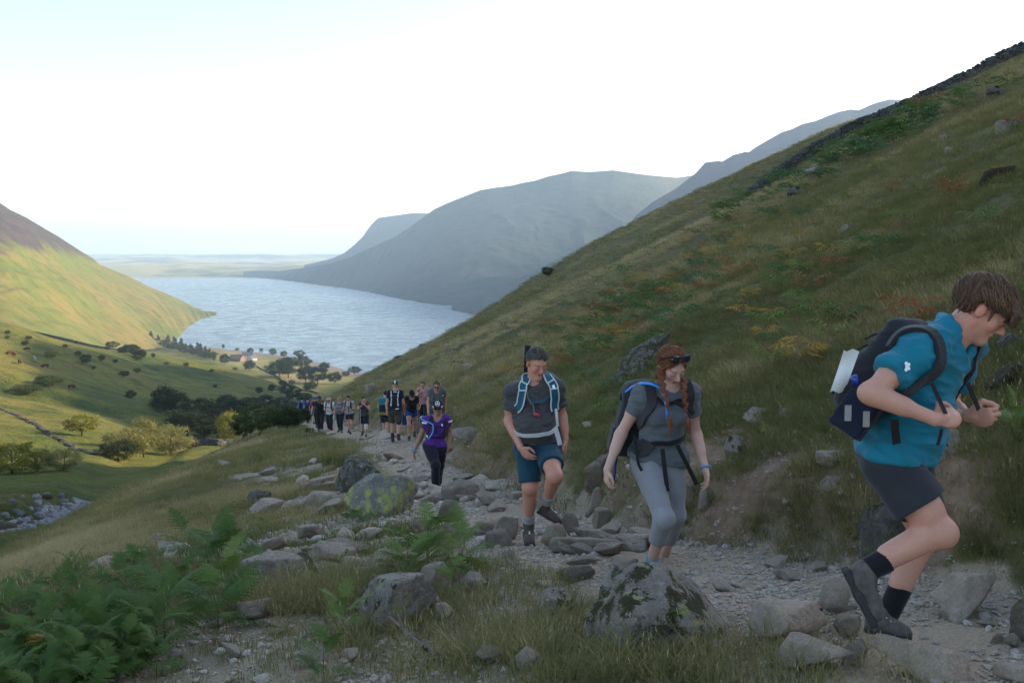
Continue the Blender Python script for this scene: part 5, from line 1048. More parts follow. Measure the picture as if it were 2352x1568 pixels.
def shorts(B, h, grow=.012, frac=.62, top=None, flare=.03, fold=(.012, 8, 7), tight=False, legs='LR', cuffz=None, fracs=None):
    j = B.J; prs = [(B.torso[0], 0), (B.torso[1], 0), (B.torso[9], 0)]
    for q in legs:
        Hh, K, An = j['H'+q], j['K'+q], j['A'+q]; td = nrm(K-Hh); fr = (fracs or {}).get(q, frac); l = B.leg
        if fr <= 1: e = Hh+(K-Hh)*fr; prs.append((('c', Hh, e+td*.06, .096*l, (.096-.034*fr)*l+flare), 0, [(e, td)]))
        else:
            sd = nrm(An-K); e = K+(An-K)*(fr-1)
            prs += [(('c', Hh, K, .094*l, .060*l), 0), (('c', Hh+td*.05, Hh+td*.22, .09*l, .078*l), 0), (('e', K, np.eye(3), (.058*l,)*3), 0), (('c', K, e+sd*.05, .056*l, (.056-.018*(fr-1))*l+flare), 0, [(e, sd)])]
            if fr > 1.3 and tight: bk = -B.fw; prs.append((('c', K+sd*.06+bk*.018, K+sd*.2+bk*.014, .053*l, .046*l), 0, [(e, sd)]))
    return garment(prs, h, grow, .035, [(top if top is not None else j['P']+B.up*.10, B.up)], fold=(*fold, (1, 1, 1.4), B.TR))
def boot(heel, toe, up, anklep, h, big=1.0, shaft=.10):
    """heel/toe: ends of the sole; returns (upper, sole)"""
    heel, toe = np.asarray(heel, float), np.asarray(toe, float); f = nrm(toe-heel); L = np.linalg.norm(toe-heel); Fm = frame(f, up); u = Fm[2]; c = heel+f*L*.5; g = big*L/.29
    up_ = [('e', heel+f*L*.22+u*.055*g, Fm, (.040*g, L*.23, .055*g)), ('e', heel+f*L*.52+u*.048*g, Fm, (.045*g, L*.30, .050*g)), ('e', heel+f*L*.78+u*.038*g, Fm, (.047*g, L*.21, .040*g)), ('c', heel+f*L*.24+u*.06*g, np.asarray(anklep), .046*g, .050*g)]
    U = garment([(p, 0) for p in up_], h, 0, .03, [(np.asarray(anklep)+nrm(np.asarray(anklep)-heel-f*L*.24)*.01, nrm(np.asarray(anklep)-heel-f*L*.24)), (heel+u*.012, -u)])
    S_ = [('b', heel+f*L*.28+u*.012*g, Fm, (.040*g, L*.30, .017*g)), ('b', heel+f*L*.70+u*.012*g, Fm, (.049*g, L*.31, .017*g))]
    return U, garment([(p, 0) for p in S_], h, 0, .015), Fm
def sock(B, q, a, b, h, grow=.006):
    K, An = B.J['K'+q], B.J['A'+q]; d = nrm(An-K); l = B.leg; p0 = K+(An-K)*a; p1 = K+(An-K)*b
    return garment([(('c', p0-d*.03, p1, (.056-.02*a)*l, .038*l), 0, [(p0, -d)])], h, grow)
def strap_mesh(pts, w, t, nor):
    """flat webbing along pts; nor: outward directions"""
    pts = np.asarray(pts, float); n = len(pts); T = np.gradient(pts, axis=0); T /= np.linalg.norm(T, axis=1)[:, None]+1e-9; nor = np.asarray(nor, float); nor = np.broadcast_to(nor, pts.shape); nor = nor-T*(nor*T).sum(1)[:, None]; nor /= np.linalg.norm(nor, axis=1)[:, None]+1e-9; S = np.cross(T, nor)
    w = np.broadcast_to(np.asarray(w, float), (n,))[:, None]; V = np.concatenate([pts-S*w/2, pts+S*w/2, pts+S*w/2+nor*t, pts-S*w/2+nor*t]); F = []
    for i in range(n-1):
        for a in range(4): b = (a+1) % 4; F.append((a*n+i, b*n+i, b*n+i+1, a*n+i+1))
    F += [(0, 3*n, 2*n, n), (n-1, 2*n-1, 3*n-1, 4*n-1)]
    return V, np.array(F), 'flat'
def smooth_pts(p, n=24):
    p = np.asarray(p, float); t = np.linspace(0, len(p)-1, n); P_ = np.vstack([2*p[0]-p[1], p, 2*p[-1]-p[-2]]); i = np.minimum(t.astype(int), len(p)-2); f = (t-i)[:, None]; a, b, c, d = P_[i], P_[i+1], P_[i+2], P_[i+3]
    return .5*(2*b+(c-a)*f+(2*a-5*b+4*c-d)*f*f+(3*b-a-3*c+d)*f**3)
def snap(pts, V, F, off=.004):
    """drop points onto the nearest cloth surface so that straps lie on it"""
    N = vnormals(V, F); out = []; nr = []
    for p in pts:
        i = np.argmin(((V-p)**2).sum(1)); out.append(V[i]+N[i]*off); nr.append(N[i])
    nr = np.array(nr); nr = np.array([nr[max(0, i-3):i+4].mean(0) for i in range(len(nr))]); o = np.array(out)
    for _ in range(3): o = np.vstack([o[:1], (o[:-2]+o[1:-1]*2+o[2:])/4, o[-1:]])
    return o+nr/np.linalg.norm(nr, axis=1)[:, None]*.004, nr
MBLK, MWEB = cloth('black_pack_cloth', (.022, .021, .024), .8, 300), cloth('black_webbing', (.014, .014, .015), .7, 500)
MREF = M('reflective_strip', .25, .8); MREF.col((.93, .95, .98)); MREF = MREF.m
MMET = plain('metal_eyelet', (.6, .6, .6), .3, .5, .05, 20, 1.0, 0); MSOCK = cloth('black_sock', (.010, .010, .012)); MSOLE = plain('rubber_sole', (.045, .042, .040), .85, .2)
def add_strap(name, pts, w, t, mt, root, surf=None, nor=None, n=26, off=.004, pre=True):
    q = smooth_pts(pts, n)
    if surf is not None: q, nor = snap(q, *surf, off)
    return part(name, strap_mesh(q, w, t, nor), mt, root)
def strand_material(name, c1, c2):
    m = M(name, .5, .3); m.col(m.mix(m.attr('k').outputs['Fac'], c1, c2)); return m.m
def hairlocks(B, lay, thick, seed, n, cut, mt, root, h, fl, lock=.008, extra=(), name='hair', noise=.006, r0=(.078, .098, .084), gap=(), strands=0, strand_mat=None):
    """a cap of hair over the skull with raised locks along the flow; cut(x,y,z)->True where there is hair (head coordinates)"""
    v = Vol(*bounds([('e', B.D(0, -.01, .03), B.HR, np.array((.12, .15, .14))*B.hs)], .05), h); g = B.hs; r_ = np.random.default_rng(seed)
    v.add(('e', B.D(0, -.014, .036), B.HR, (np.array(r0)+thick)*g), .01)
    G = np.stack(np.meshgrid(*v.ax, indexing='ij'), -1); q = ((G-B.J['Hd'])@B.HR.T)/g; m = cut(q[..., 0], q[..., 1], q[..., 2]); v.d = np.maximum(v.d, np.where(m < 0, m, m)*g)
    O = np.array((0, -.014, .036)); r0_ = np.array(r0)+thick
    for i in range(n):
        a = r_.uniform(0, 2*np.pi); e = r_.uniform(-.5, 1.5); d = np.array((math.cos(a)*math.cos(e), math.sin(a)*math.cos(e), math.sin(e))); k = r_.uniform(.96, 1.05); p = d*r0_*k+O; rr = lock*r_.uniform(.6, 1.1)
        for st_ in range(5):
            if cut(*p) > 0: break
            f = np.array(fl(p))+r_.normal(0, .12, 3); dn = nrm((p-O)/r0_**2); f = nrm(f-dn*np.dot(f, dn)); p1 = p+f*.018; dd = (p1-O)/r0_; p1 = dd/np.linalg.norm(dd)*r0_*k+O
            v.add(('c', B.D(*p), B.D(*p1), rr*g, rr*.86*g), .003); rr *= .86; p = p1
    for (a, b, ra, rb) in extra: v.add(('c', B.D(*a), B.D(*b), ra*g, rb*g), .004)
    for (p, k) in gap: v.add(p, k, sub=True)
    V, F = v.mesh(); V = folds(V, F, noise*g, 26, seed, (2.2, 1, 2.2), B.HR); hp = part(name, (V, F), mt, root)
    Vs, Fs, F3, K, n0 = [], [], [], [], 0
    for i in range(strands):
        a = r_.uniform(0, 2*np.pi); e = math.asin(r_.uniform(-.35, 1)); d = np.array((math.cos(a)*math.cos(e), math.sin(a)*math.cos(e), math.sin(e))); k = r_.uniform(1.02, 1.085); p = d*r0_*k+O; pts = []
        for st_ in range(7):
            if cut(*p) > .006: break
            pts.append(B.D(*p)); f = np.array(fl(p))+r_.normal(0, .22, 3); dn = nrm((p-O)/r0_**2); f = nrm(f-dn*np.dot(f, dn)); p1 = p+f*.013; dd = (p1-O)/r0_; p = dd/np.linalg.norm(dd)*r0_*(k+.012*st_*(r_.random()-.35))+O
        if len(pts) < 3: continue
        vv, ff = tube_mesh('x', pts, np.linspace(1, .3, len(pts))*.0021*g*r_.uniform(.5, 1.2), None, 3); Vs.append(vv); Fs.append(ff[0]+n0); F3.append(ff[1]+n0); K.append(np.full(len(vv), r_.random())); n0 += len(vv)
    if n0: o = ob('strands', mesh_np('strands', np.concatenate(Vs)-np.array(root.location), [np.concatenate(Fs), np.concatenate(F3)], True, strand_mat, dict(k=np.concatenate(K))), hp); o['kind'] = 'stuff'
    return hp
def laces(root, Fm, heel, L, g, n, mt, parent=None, z0=.105, eyelets=True):
    """crossed laces up the front of a boot, with eyelets"""
    r_, f, u = Fm
    for i in range(n):
        t = i/(n-1); c = heel+f*L*(.72-.36*t)+u*(.060+.062*t)*g; w = .026*g
        V, F = tube_mesh('x', [c-r_*w, c+u*.006, c+r_*w+f*(-.012)], .0028*g, None, 5); o = ob('lace', mesh_np('lace', V-np.array(root.location), F, True, mt), parent or root)
        if eyelets:
            for s in (-1, 1):
                V, F = tube_mesh('x', [c+r_*s*w, c+r_*s*(w+.004)+u*.004], [.0048*g, .0042*g], None, 7); ob('eyelet', mesh_np('eyelet', V-np.array(root.location), F, True, MMET), parent or root)
# ================= the hiker in teal at the right =================
def teal_man():
    y = 3.92
    J = dict(N=P(2186, 772, y-.02), C=P(2118, 868, y), P=P(2062, 1040, y), SR=P(2106, 815, y-.17), SL=P(2214, 806, y+.17), ER=P(1996, 902, y-.26), WR=P(2148, 962, y-.34), EL=P(2176, 930, y+.34), WL=P(2222, 953, y+.10),
             HR=P(2044, 1066, y-.09), HL=P(2080, 1066, y+.10), KR=P(2160, 1222, y-.20), AR=P(1978, 1314, y-.16), KL=P(2122, 1236, y+.12), AL=P(2042, 1404, y+.08), Hd=P(2256, 712, y-.03))
    hf = nrm((.76, -.30, -.58))
    B = Body(J, hf, 1.07, .96, .25, 0, .93, .97, hl=(nrm((.55, -.75, .02)), nrm((.65, .55, .1)), .92, 1, .0, 1.12, 1.0), hr=(nrm((.93, .25, .06)), nrm((.2, .75, -.5)), .92, 1, .0, 1.12, .5), hroll=.0)
    root = empty('person', P(2040, 1462, y)); tag(root, 'man in teal shirt and dark shorts climbing, one knee raised, gripping his pack straps', 'person', 'hikers on the path')
    h = .0048; V, F, c = B.skin(h, .010, (.58, .29, .205), (.40, .10, .09), (.16, .10, .07), .65); body = part('body', (V, F), MSKIN, root, dict(col=c))
    # teeth
    V_, F_ = garment([(('e', B.D(0, .088, -.0585), B.HR, (.013, .004, .0028)), 0)], .0025, 0); part('teeth', (V_, F_), plain('teeth_white', (.8, .78, .72), .3), root)
    SV, SF = shirt(B, h*1.1, .017, P(2066, 1050, y), .56, .016, .012, (.036, 8, 13), nrm((-.16, 0, -1))); MT = cloth('teal_jersey', (.006, .155, .225), .7, 500, .12); sh = part('shirt', (SV, SF), MT, root)
    for c0, ax in ((B.J['SR']+(B.J['ER']-B.J['SR'])*.33+np.array((-.02, -.075, .015)), (0, 1)), (B.J['C']+B.fw*.16+B.rt*(-.07)+B.up*.02, (0, 1))):
        p, n_ = snap(np.array([c0]), SV, SF, .003); n_ = n_[0]; a_ = nrm(np.cross(n_, (0, 0, 1))); b_ = np.cross(a_, n_); vs, fs = [], []; k = 0
        for i in range(5):
            q = p[0]+(a_*math.cos(i*1.26)+b_*math.sin(i*1.26)*1.3)*.010*(i > 0); th = np.linspace(0, 2*np.pi, 8, endpoint=False); vs.append(q+np.outer(np.cos(th), a_)*.0075+np.outer(np.sin(th), b_)*.0075); vs.append(vs[-1]+n_*.002+0*a_); fs += [tuple(k+8+j for j in range(8))]; k += 16
        me = bpy.data.meshes.new('logo'); me.from_pydata((np.concatenate(vs)-np.array(root.location)).tolist(), [], fs); me.materials.append(MREF); ob('logo', me, sh)
    MSH = cloth('charcoal_shorts', (.030, .031, .038), .8, 400); part('shorts', shorts(B, h*1.2, .010, .74, P(2064, 1034, y), .036, (.010, 6, 23), fracs=dict(R=.60, L=.62)), MSH, root)
    MB, MB2 = plain('brown_leather', (.105, .088, .080), .7, .3, .3, 30), MSOLE; ML_ = cloth('dark_lace', (.03, .025, .022))
    for q, heel, toe, up, a0 in (('R', P(1936, 1310, y-.16), P(2000, 1436, y-.20), (.82, -.1, .55), .80), ('L', P(1986, 1446, y+.08), P(2094, 1466, y-.0), (-.05, 0, 1), .80)):
        An = B.J['A'+q]; U, S, Fm = boot(heel, toe, up, An+(B.J['K'+q]-An)*.08, .0055, 1.12); bt = part('boot', U, MB, root); part('sole', S, MB2, root, parent=bt); Lb = np.linalg.norm(toe-heel); laces(root, Fm, heel, Lb, 1.12*Lb/.29, 5, ML_, bt)
        part('sock', sock(B, q, .66, 1.0, .006, .010), MSOCK, root)
    MH = mat_hair('brown_hair', (.040, .020, .012), (.13, .075, .045), (1, .18, .8))
    def cut(x, yy, z):
        ax = np.abs(x); side = np.where(yy > -.034, .026+.014*sstep(-.01, .03, yy)-.02*sstep(.04, .09, yy), -.035-.030*sstep(-.03, -.08, yy)); return np.maximum(side-z-.010*np.sin(yy*170+x*90), -(.118-yy)*0-.2)
    ex = []; r_ = np.random.default_rng(4)
    for i in range(46):
        t = r_.uniform(-1, 1); x0 = t*.066; y0 = .088*math.sqrt(max(0, 1-(t*.75)**2))+.012; ex.append(((x0*.9, y0*.82, .085), (x0+.012, y0+.018, .050), .013, .011)); ex.append(((x0+.012, y0+.018, .050), (x0+.026+r_.normal(0, .006), y0+.022+r_.normal(0, .006), .012+r_.uniform(-.014, .012)), .010, .002))
    for i in range(34):
        s = 1 if i % 3 else -1; yy = r_.uniform(-.10, .06); xx = s*.088*math.sqrt(max(.05, 1-((yy+.014)/.115)**2)); z1 = .030 if yy > -.035 else -.045; ex.append(((xx, yy, .055), (xx*1.02, yy+.010, z1+r_.uniform(-.016, .010)), .010, .002))
    ex += [((s*.083, .024, .03), (s*.079, .034, -.022), .009, .003) for s in (-1, 1)]
    hairlocks(B, lay=0, thick=.017, seed=3, n=150, cut=cut, mt=MH, root=root, h=.0040, fl=lambda p: (.25+.6*np.sign(p[0])*(p[1] < 0), .8 if p[1] > -.07 else -.3, -.7 if p[1] < .02 else -.3), lock=.0065, extra=ex, noise=.0015, strands=1500, strand_mat=strand_material('brown_strands', (.045, .022, .012), (.24, .135, .075)))
    # ---- backpack: a thing of its own ----
    bp = empty('backpack', P(1985, 935, y)); tag(bp, 'black daypack with white paper behind it, on the man in teal', 'backpack')
    bk = -B.fw; up = nrm(B.J['N']-P(2030, 985, y)); rt = nrm(np.cross(B.fw, up)); Fm = np.array([rt, np.cross(up, rt), up]); c0 = P(2046, 862, y)
    prs = [('b', c0, Fm, (.150, .095, .215)), ('e', c0+bk*.055-up*.02, Fm, (.145, .085, .200)), ('e', c0+bk*.05-up*.14, Fm, (.140, .09, .10)), ('e', c0+up*.17-bk*.01, Fm, (.13, .09, .09))]
    BV = garment([(p, 0) for p in prs], .0075, 0, .05, fold=(.012, 9, 9)); part('pack_body', BV, MBLK, bp)
    Vp = garment([(('b', c0+bk*.10-up*.085, Fm, (.105, .030, .10)), 0)], .007, 0, fold=(.008, 10, 4)); part('front_pocket', Vp, cloth('black_pocket', (.016, .016, .020)), bp)
    for z in (.085, .03): part('zip', strap_mesh(smooth_pts([c0+bk*.122+rt*s*.14+up*(z-.0*abs(s)) if abs(s) > .9 else c0+bk*.132+rt*s*.14+up*(z+.05) for s in (-1, -.4, .4, 1)], 16), .010, .004, bk), MWEB, bp)
    V_, F_ = tube_mesh('x', smooth_pts([c0+up*.20+rt*.03+bk*.02, c0+up*.255+rt*.03-bk*.02, c0+up*.25+rt*.03-bk*.075, c0+up*.19+rt*.03-bk*.09], 14), .012, None, 8); part('grab_handle', (V_, F_), MWEB, bp)
    part('mesh_pocket', garment([(('b', P(1966, 952, y-.13), Fm, (.03, .075, .085)), 0)], .006, 0, fold=(.006, 12, 5)), cloth('navy_mesh', (.010, .013, .028)), bp)
    for px, py in ((1948, 948), (1990, 962)): part('label_patch', strap_mesh([P(px, py-18, y-.215), P(px-1, py+18, y-.215)], .026, .003, (0, -1, 0)), plain('grey_patch', (.30, .29, .28), .7), bp)
    V_, F_ = tube_mesh('x', [P(1961, 862, y-.2), P(1968, 884, y-.2)], .015, None, 10); part('bottle', (V_, F_), plain('blue_bottle', (.01, .03, .28), .2, .6), bp)
    q = np.array([[P(1938-32*t+(a*22), 804+96*t+3*math.sin(a*5+t*3), y-.06+.012*math.sin(t*5+a)) for a in np.linspace(0, 1.6, 6)] for t in np.linspace(0, 1, 9)]); n0, n1 = q.shape[:2]; ii = np.arange(n0*n1).reshape(n0, n1); Vq = q.reshape(-1, 3); qq = np.stack([ii[:-1, :-1], ii[:-1, 1:], ii[1:, 1:], ii[1:, :-1]], -1).reshape(-1, 4)
    pp = part('paper_sheet', (np.concatenate([Vq, Vq+np.array((.002, .003, 0))]), np.concatenate([qq, qq[:, ::-1]+n0*n1])), plain('white_paper', (.72, .70, .66), .9, .2, .05, 8), bp)
    # shoulder straps lie on the shirt
    S1 = [P(2040, 792, y-.16), P(2090, 762, y-.16), P(2136, 776, y-.20), P(2160, 830, y-.26), P(2142, 880, y-.28), P(2098, 912, y-.28), P(2040, 930, y-.26), P(1990, 945, y-.2)]
    add_strap('shoulder_strap', S1, np.interp(np.linspace(0, 1, 34), [0, .15, .7, .8, 1], [.05, .062, .055, .03, .028]), .014, MBLK, bp, (SV, SF), n=34)
    S2 = [P(2200, 770, y+.10), P(2228, 792, y+.06), P(2236, 840, y+.02), P(2226, 880, y+.02), P(2214, 920, y+.04)]
    add_strap('shoulder_strap', S2, .045, .012, MBLK, bp, (SV, SF))
    part('pull_strap', strap_mesh(smooth_pts([P(2140, 880, y-.27), P(2158, 920, y-.31), P(2172, 950, y-.355)], 10), .016, .003, (0, -1, .1)), MWEB, bp)
    part('pull_strap', strap_mesh(smooth_pts([P(2222, 880, y-.06), P(2236, 912, y-.04), P(2247, 940, y-.02)], 10), .020, .004, (0.3, -1, .1)), MWEB, bp)
    part('strap_end', strap_mesh(smooth_pts([P(2162, 985, y-.335), P(2158, 1005, y-.33), P(2153, 1022, y-.33)], 8), .013, .003, (0, -1, 0)), MWEB, bp)
    part('strap_end', strap_mesh(smooth_pts([P(2054, 962, y-.225), P(2056, 990, y-.225), P(2059, 1019, y-.215)], 8), .033, .003, (0, -1, 0)), MWEB, bp)
    part('strap_end', strap_mesh(smooth_pts([P(2160, 995, y+.10), P(2166, 1010, y+.10), P(2172, 1026, y+.1)], 8), .026, .003, (0.2, -1, 0)), MWEB, bp)
    return B
B_TEAL = teal_man()

# ================= the man in grey shirt and blue shorts =================
def zf(p, lift=0): return np.array((p[0], p[1], ground1(p[0], p[1])+lift))
def grey_man():
    y = 8.15; C_ = lambda X, Y, d=0: P(1091+X*.35157, 746.5+Y*.35157, y+d)
    J = dict(N=C_(390, 372), C=C_(392, 520, .02), P=C_(402, 745, .02), SR=C_(254, 436, .04), SL=C_(518, 414, -.02), ER=C_(224, 625, .02), WR=C_(300, 800, -.16), EL=C_(566, 592, .06), WL=C_(590, 742, -.02),
             HR=C_(345, 800, .02), HL=C_(470, 795, .02), KR=C_(360, 1058, -.06), AR=C_(350, 1300, .10), KL=C_(520, 985, -.36), AL=C_(470, 1150, .0), Hd=C_(405, 252, -.03))
    B = Body(J, nrm((.38, -.86, -.33)), 1.08, 1.15, 1.0, 0, 1.06, 1.12, hl=(nrm((.0, -.1, -1)), nrm((-.9, .2, .1)), .30, -1, .04, 1.05, .3), hr=(nrm((.62, -.35, -.70)), nrm((.5, .65, .1)), .30, 1, .05, 1.08, .5))
    root = empty('person', C_(355, 1455)); tag(root, 'man in grey shirt and blue shorts stepping up the path with blue pack straps', 'person', 'hikers on the path')
    V, F, c = B.skin(.006, .004, (.55, .255, .175), (.42, .14, .12), (.12, .08, .06), .8); part('body', (V, F), MSKIN, root, dict(col=c))
    SH = shirt(B, .0062, .014, C_(402, 752), .62, .012, .006, (.030, 8, 31)); part('shirt', SH, cloth('dark_grey_jersey', (.062, .056, .056), .8, 500, .1, .2), root)
    part('shorts', shorts(B, .0065, .008, .8, C_(402, 700), .012, (.014, 7, 33), fracs=dict(R=.86, L=.66)), cloth('petrol_shorts', (.012, .055, .085), .8, 400, .15), root)
    MBt = plain('brown_boot', (.085, .062, .048), .7, .3, .3, 30)
    for q, heel, toe, up, g in (('R', C_(350, 1410, .14), C_(357, 1455, -.14), (0, .1, 1), 1.1), ('L', C_(408, 1222, .06), C_(556, 1305, -.02), (.45, .0, .8), 1.0)):
        An = B.J['A'+q]; U, S, Fm = boot(heel, toe, up, An+(B.J['K'+q]-An)*.05, .0065, g); bt = part('boot', U, MBt, root); part('sole', S, MSOLE, root, parent=bt)
        L = np.linalg.norm(toe-heel); part('sock', sock(B, q, .74, 1.0, .006, .009), cloth('grey_sock', (.33, .32, .31)), root)
        for (t, hh, s) in ((.42, .10, 0), (.58, .078, 0), (.30, .115, -1), (.30, .115, 1)):
            c0 = heel+Fm[1]*L*t+Fm[2]*hh+Fm[0]*s*.045; p, n_ = snap(np.array([c0, c0+Fm[1]*.02]), *U, .002); part('reflective_lace', strap_mesh([p[0], (p[0]+p[1])/2, p[1]], .012, .003, n_[0]), MREF, root, parent=bt)
    MH = mat_hair('grey_brown_hair', (.022, .017, .014), (.075, .062, .056), (1, .3, .8))
    cut = lambda x, yy, z: np.where(yy > -.02, .082+.35*np.maximum(0, np.abs(np.abs(x)-.045)*-1+.02)-.0*x-np.clip(.085-yy, 0, .12)*.55, .028-.8*np.clip(-yy-.02, 0, .09))-z-.005*np.sin(x*160)
    hairlocks(B, 0, .004, 8, 120, cut, MH, root, .0055, lambda p: (.3*np.sign(p[0]), .7, .3), .006, noise=.003, strands=900, strand_mat=strand_material('grey_brown_strands', (.02, .016, .014), (.20, .175, .16)))
    # pack with blue and white straps
    bp = empty('backpack', C_(400, 500, .25)); tag(bp, 'blue and white rucksack on the back of the man in blue shorts', 'backpack')
    MTP, MWT = cloth('blue_pack', (.015, .085, .14), .7, 300), cloth('pale_trim', (.55, .58, .56), .8, 300)
    Fm = B.TR; BV = garment([(('b', B.J['C']+B.fw*-.22-B.up*.02, Fm, (.155, .11, .25)), 0), (('e', B.J['C']-B.fw*.24+B.up*.17, Fm, (.15, .11, .10)), 0)], .012, 0, .05); part('pack_body', BV, MTP, bp)
    for s_, X in (('R', (318, 298, 292, 282, 262)), ('L', (478, 508, 524, 528, 526))):
        pts = [C_(X[0]+(12 if s_ == 'R' else -8), 300, .05), C_(X[0], 325, -.1), C_(X[1], 380, -.14), C_(X[2], 440, -.16), C_(X[3], 500, -.16), C_(X[4], 560, -.12)]
        q, n_ = snap(smooth_pts(pts, 26), *SH, .004); st = part('shoulder_strap', strap_mesh(q, .068, .012, n_), MTP, bp)
        T = np.gradient(q, axis=0); sd = np.cross(T, n_); sd /= np.linalg.norm(sd, axis=1)[:, None]
        for e in (-1, 1): part('piping', strap_mesh(q+sd*.034*e+n_*.006, .010, .010, n_), MWT, bp, parent=st)
        for t in (8, 13): part('webbing_loop', strap_mesh([q[t]-sd[t]*.03+n_[t]*.014, q[t]+n_[t]*.016, q[t]+sd[t]*.03+n_[t]*.014], .012, .004, n_[t]), MWT, bp, parent=st)
        if s_ == 'L': part('reflector', strap_mesh([q[11]+n_[11]*.02, q[13]+n_[13]*.02], .022, .004, n_[12]), MREF, bp, parent=st)
    add_strap('chest_strap', [C_(300, 492, -.2), C_(370, 505, -.22), C_(450, 492, -.22), C_(530, 462, -.2)], .020, .005, MTP, bp, SH)
    add_strap('chest_strap_tail', [C_(470, 486, -.22), C_(450, 500, -.22), C_(432, 517, -.22)], .026, .005, MTP, bp, SH, n=10)
    add_strap('drinking_tube', [C_(308, 430, -.2), C_(330, 490, -.21), C_(365, 530, -.23), C_(392, 555, -.24)], .012, .010, cloth('grey_tube', (.12, .12, .13), .4), bp, SH, n=16)
    V_, F_ = tube_mesh('x', snap([C_(390, 556, -.24), C_(420, 560, -.24)], *SH, .012)[0], .014, None, 8); part('bite_valve', (V_, F_), plain('red_valve', (.55, .05, .08), .4), bp)
    add_strap('hip_belt', [C_(278, 672, -.02), C_(310, 700, -.12), C_(370, 722, -.22), C_(440, 727, -.25), C_(490, 712, -.2), C_(520, 672, -.1)], .034, .008, MWT, bp, SH)
    part('strap_tail', strap_mesh(smooth_pts([C_(524, 665, -.14), C_(540, 720, -.14), C_(556, 782, -.13)], 10), .040, .004, (.2, -1, 0)), MWT, bp)
    part('strap_tail', strap_mesh(smooth_pts([C_(528, 545, -.13), C_(534, 600, -.14), C_(540, 660, -.13)], 10), .024, .004, (.2, -1, 0)), MWT, bp)
    tp = empty('trekking_poles', C_(330, 240, .22)); tag(tp, 'pair of folded black trekking poles behind the head of the man in blue shorts', 'trekking poles')
    for dx in (0, 14):
        V_, F_ = tube_mesh('x', [C_(320+dx, 400, .24), C_(330+dx, 220, .22), C_(338+dx, 132, .22)], [.009, .012, .019], None, 8); part('pole', (V_, F_), MWEB, tp)
    return B
B_GREY = grey_man()
# ================= the woman in grey with plaits =================
def plait(name, pts, r, mt, root, h, tail=.12):
    q = smooth_pts(pts, 60); L = np.concatenate([[0], np.cumsum(np.linalg.norm(np.diff(q, axis=0), axis=1))]); step = r*1.25; n = int(L[-1]/step); prs = []
    T = np.gradient(q, axis=0); T /= np.linalg.norm(T, axis=1)[:, None]
    for i in range(n):
        k = min(int(np.searchsorted(L, i*step)), 59); s = 1 if i % 2 else -1; t = nrm(np.cross(T[k], (0, 1, 0))); rr = r*(1.05-.45*i/n); a = q[k]-T[k]*rr*.9+t*s*rr*.75; b = q[k]+T[k]*rr*.9-t*s*rr*.15; prs.append((('c', a, b, rr*.72, rr*.62), 0))
    e, t = q[-1], T[-1]; prs.append((('c', e+t*tail*.30, e+t*tail*.5, r*.85, r*.9), 0)); prs.append((('c', e, e+t*tail*.35, r*.35, r*.8), 0)); prs.append((('c', e+t*tail*.5, e+t*tail*1.3, r*.85, r*.15), 0))
    part(name, garment(prs, h, 0, .004), mt, root)
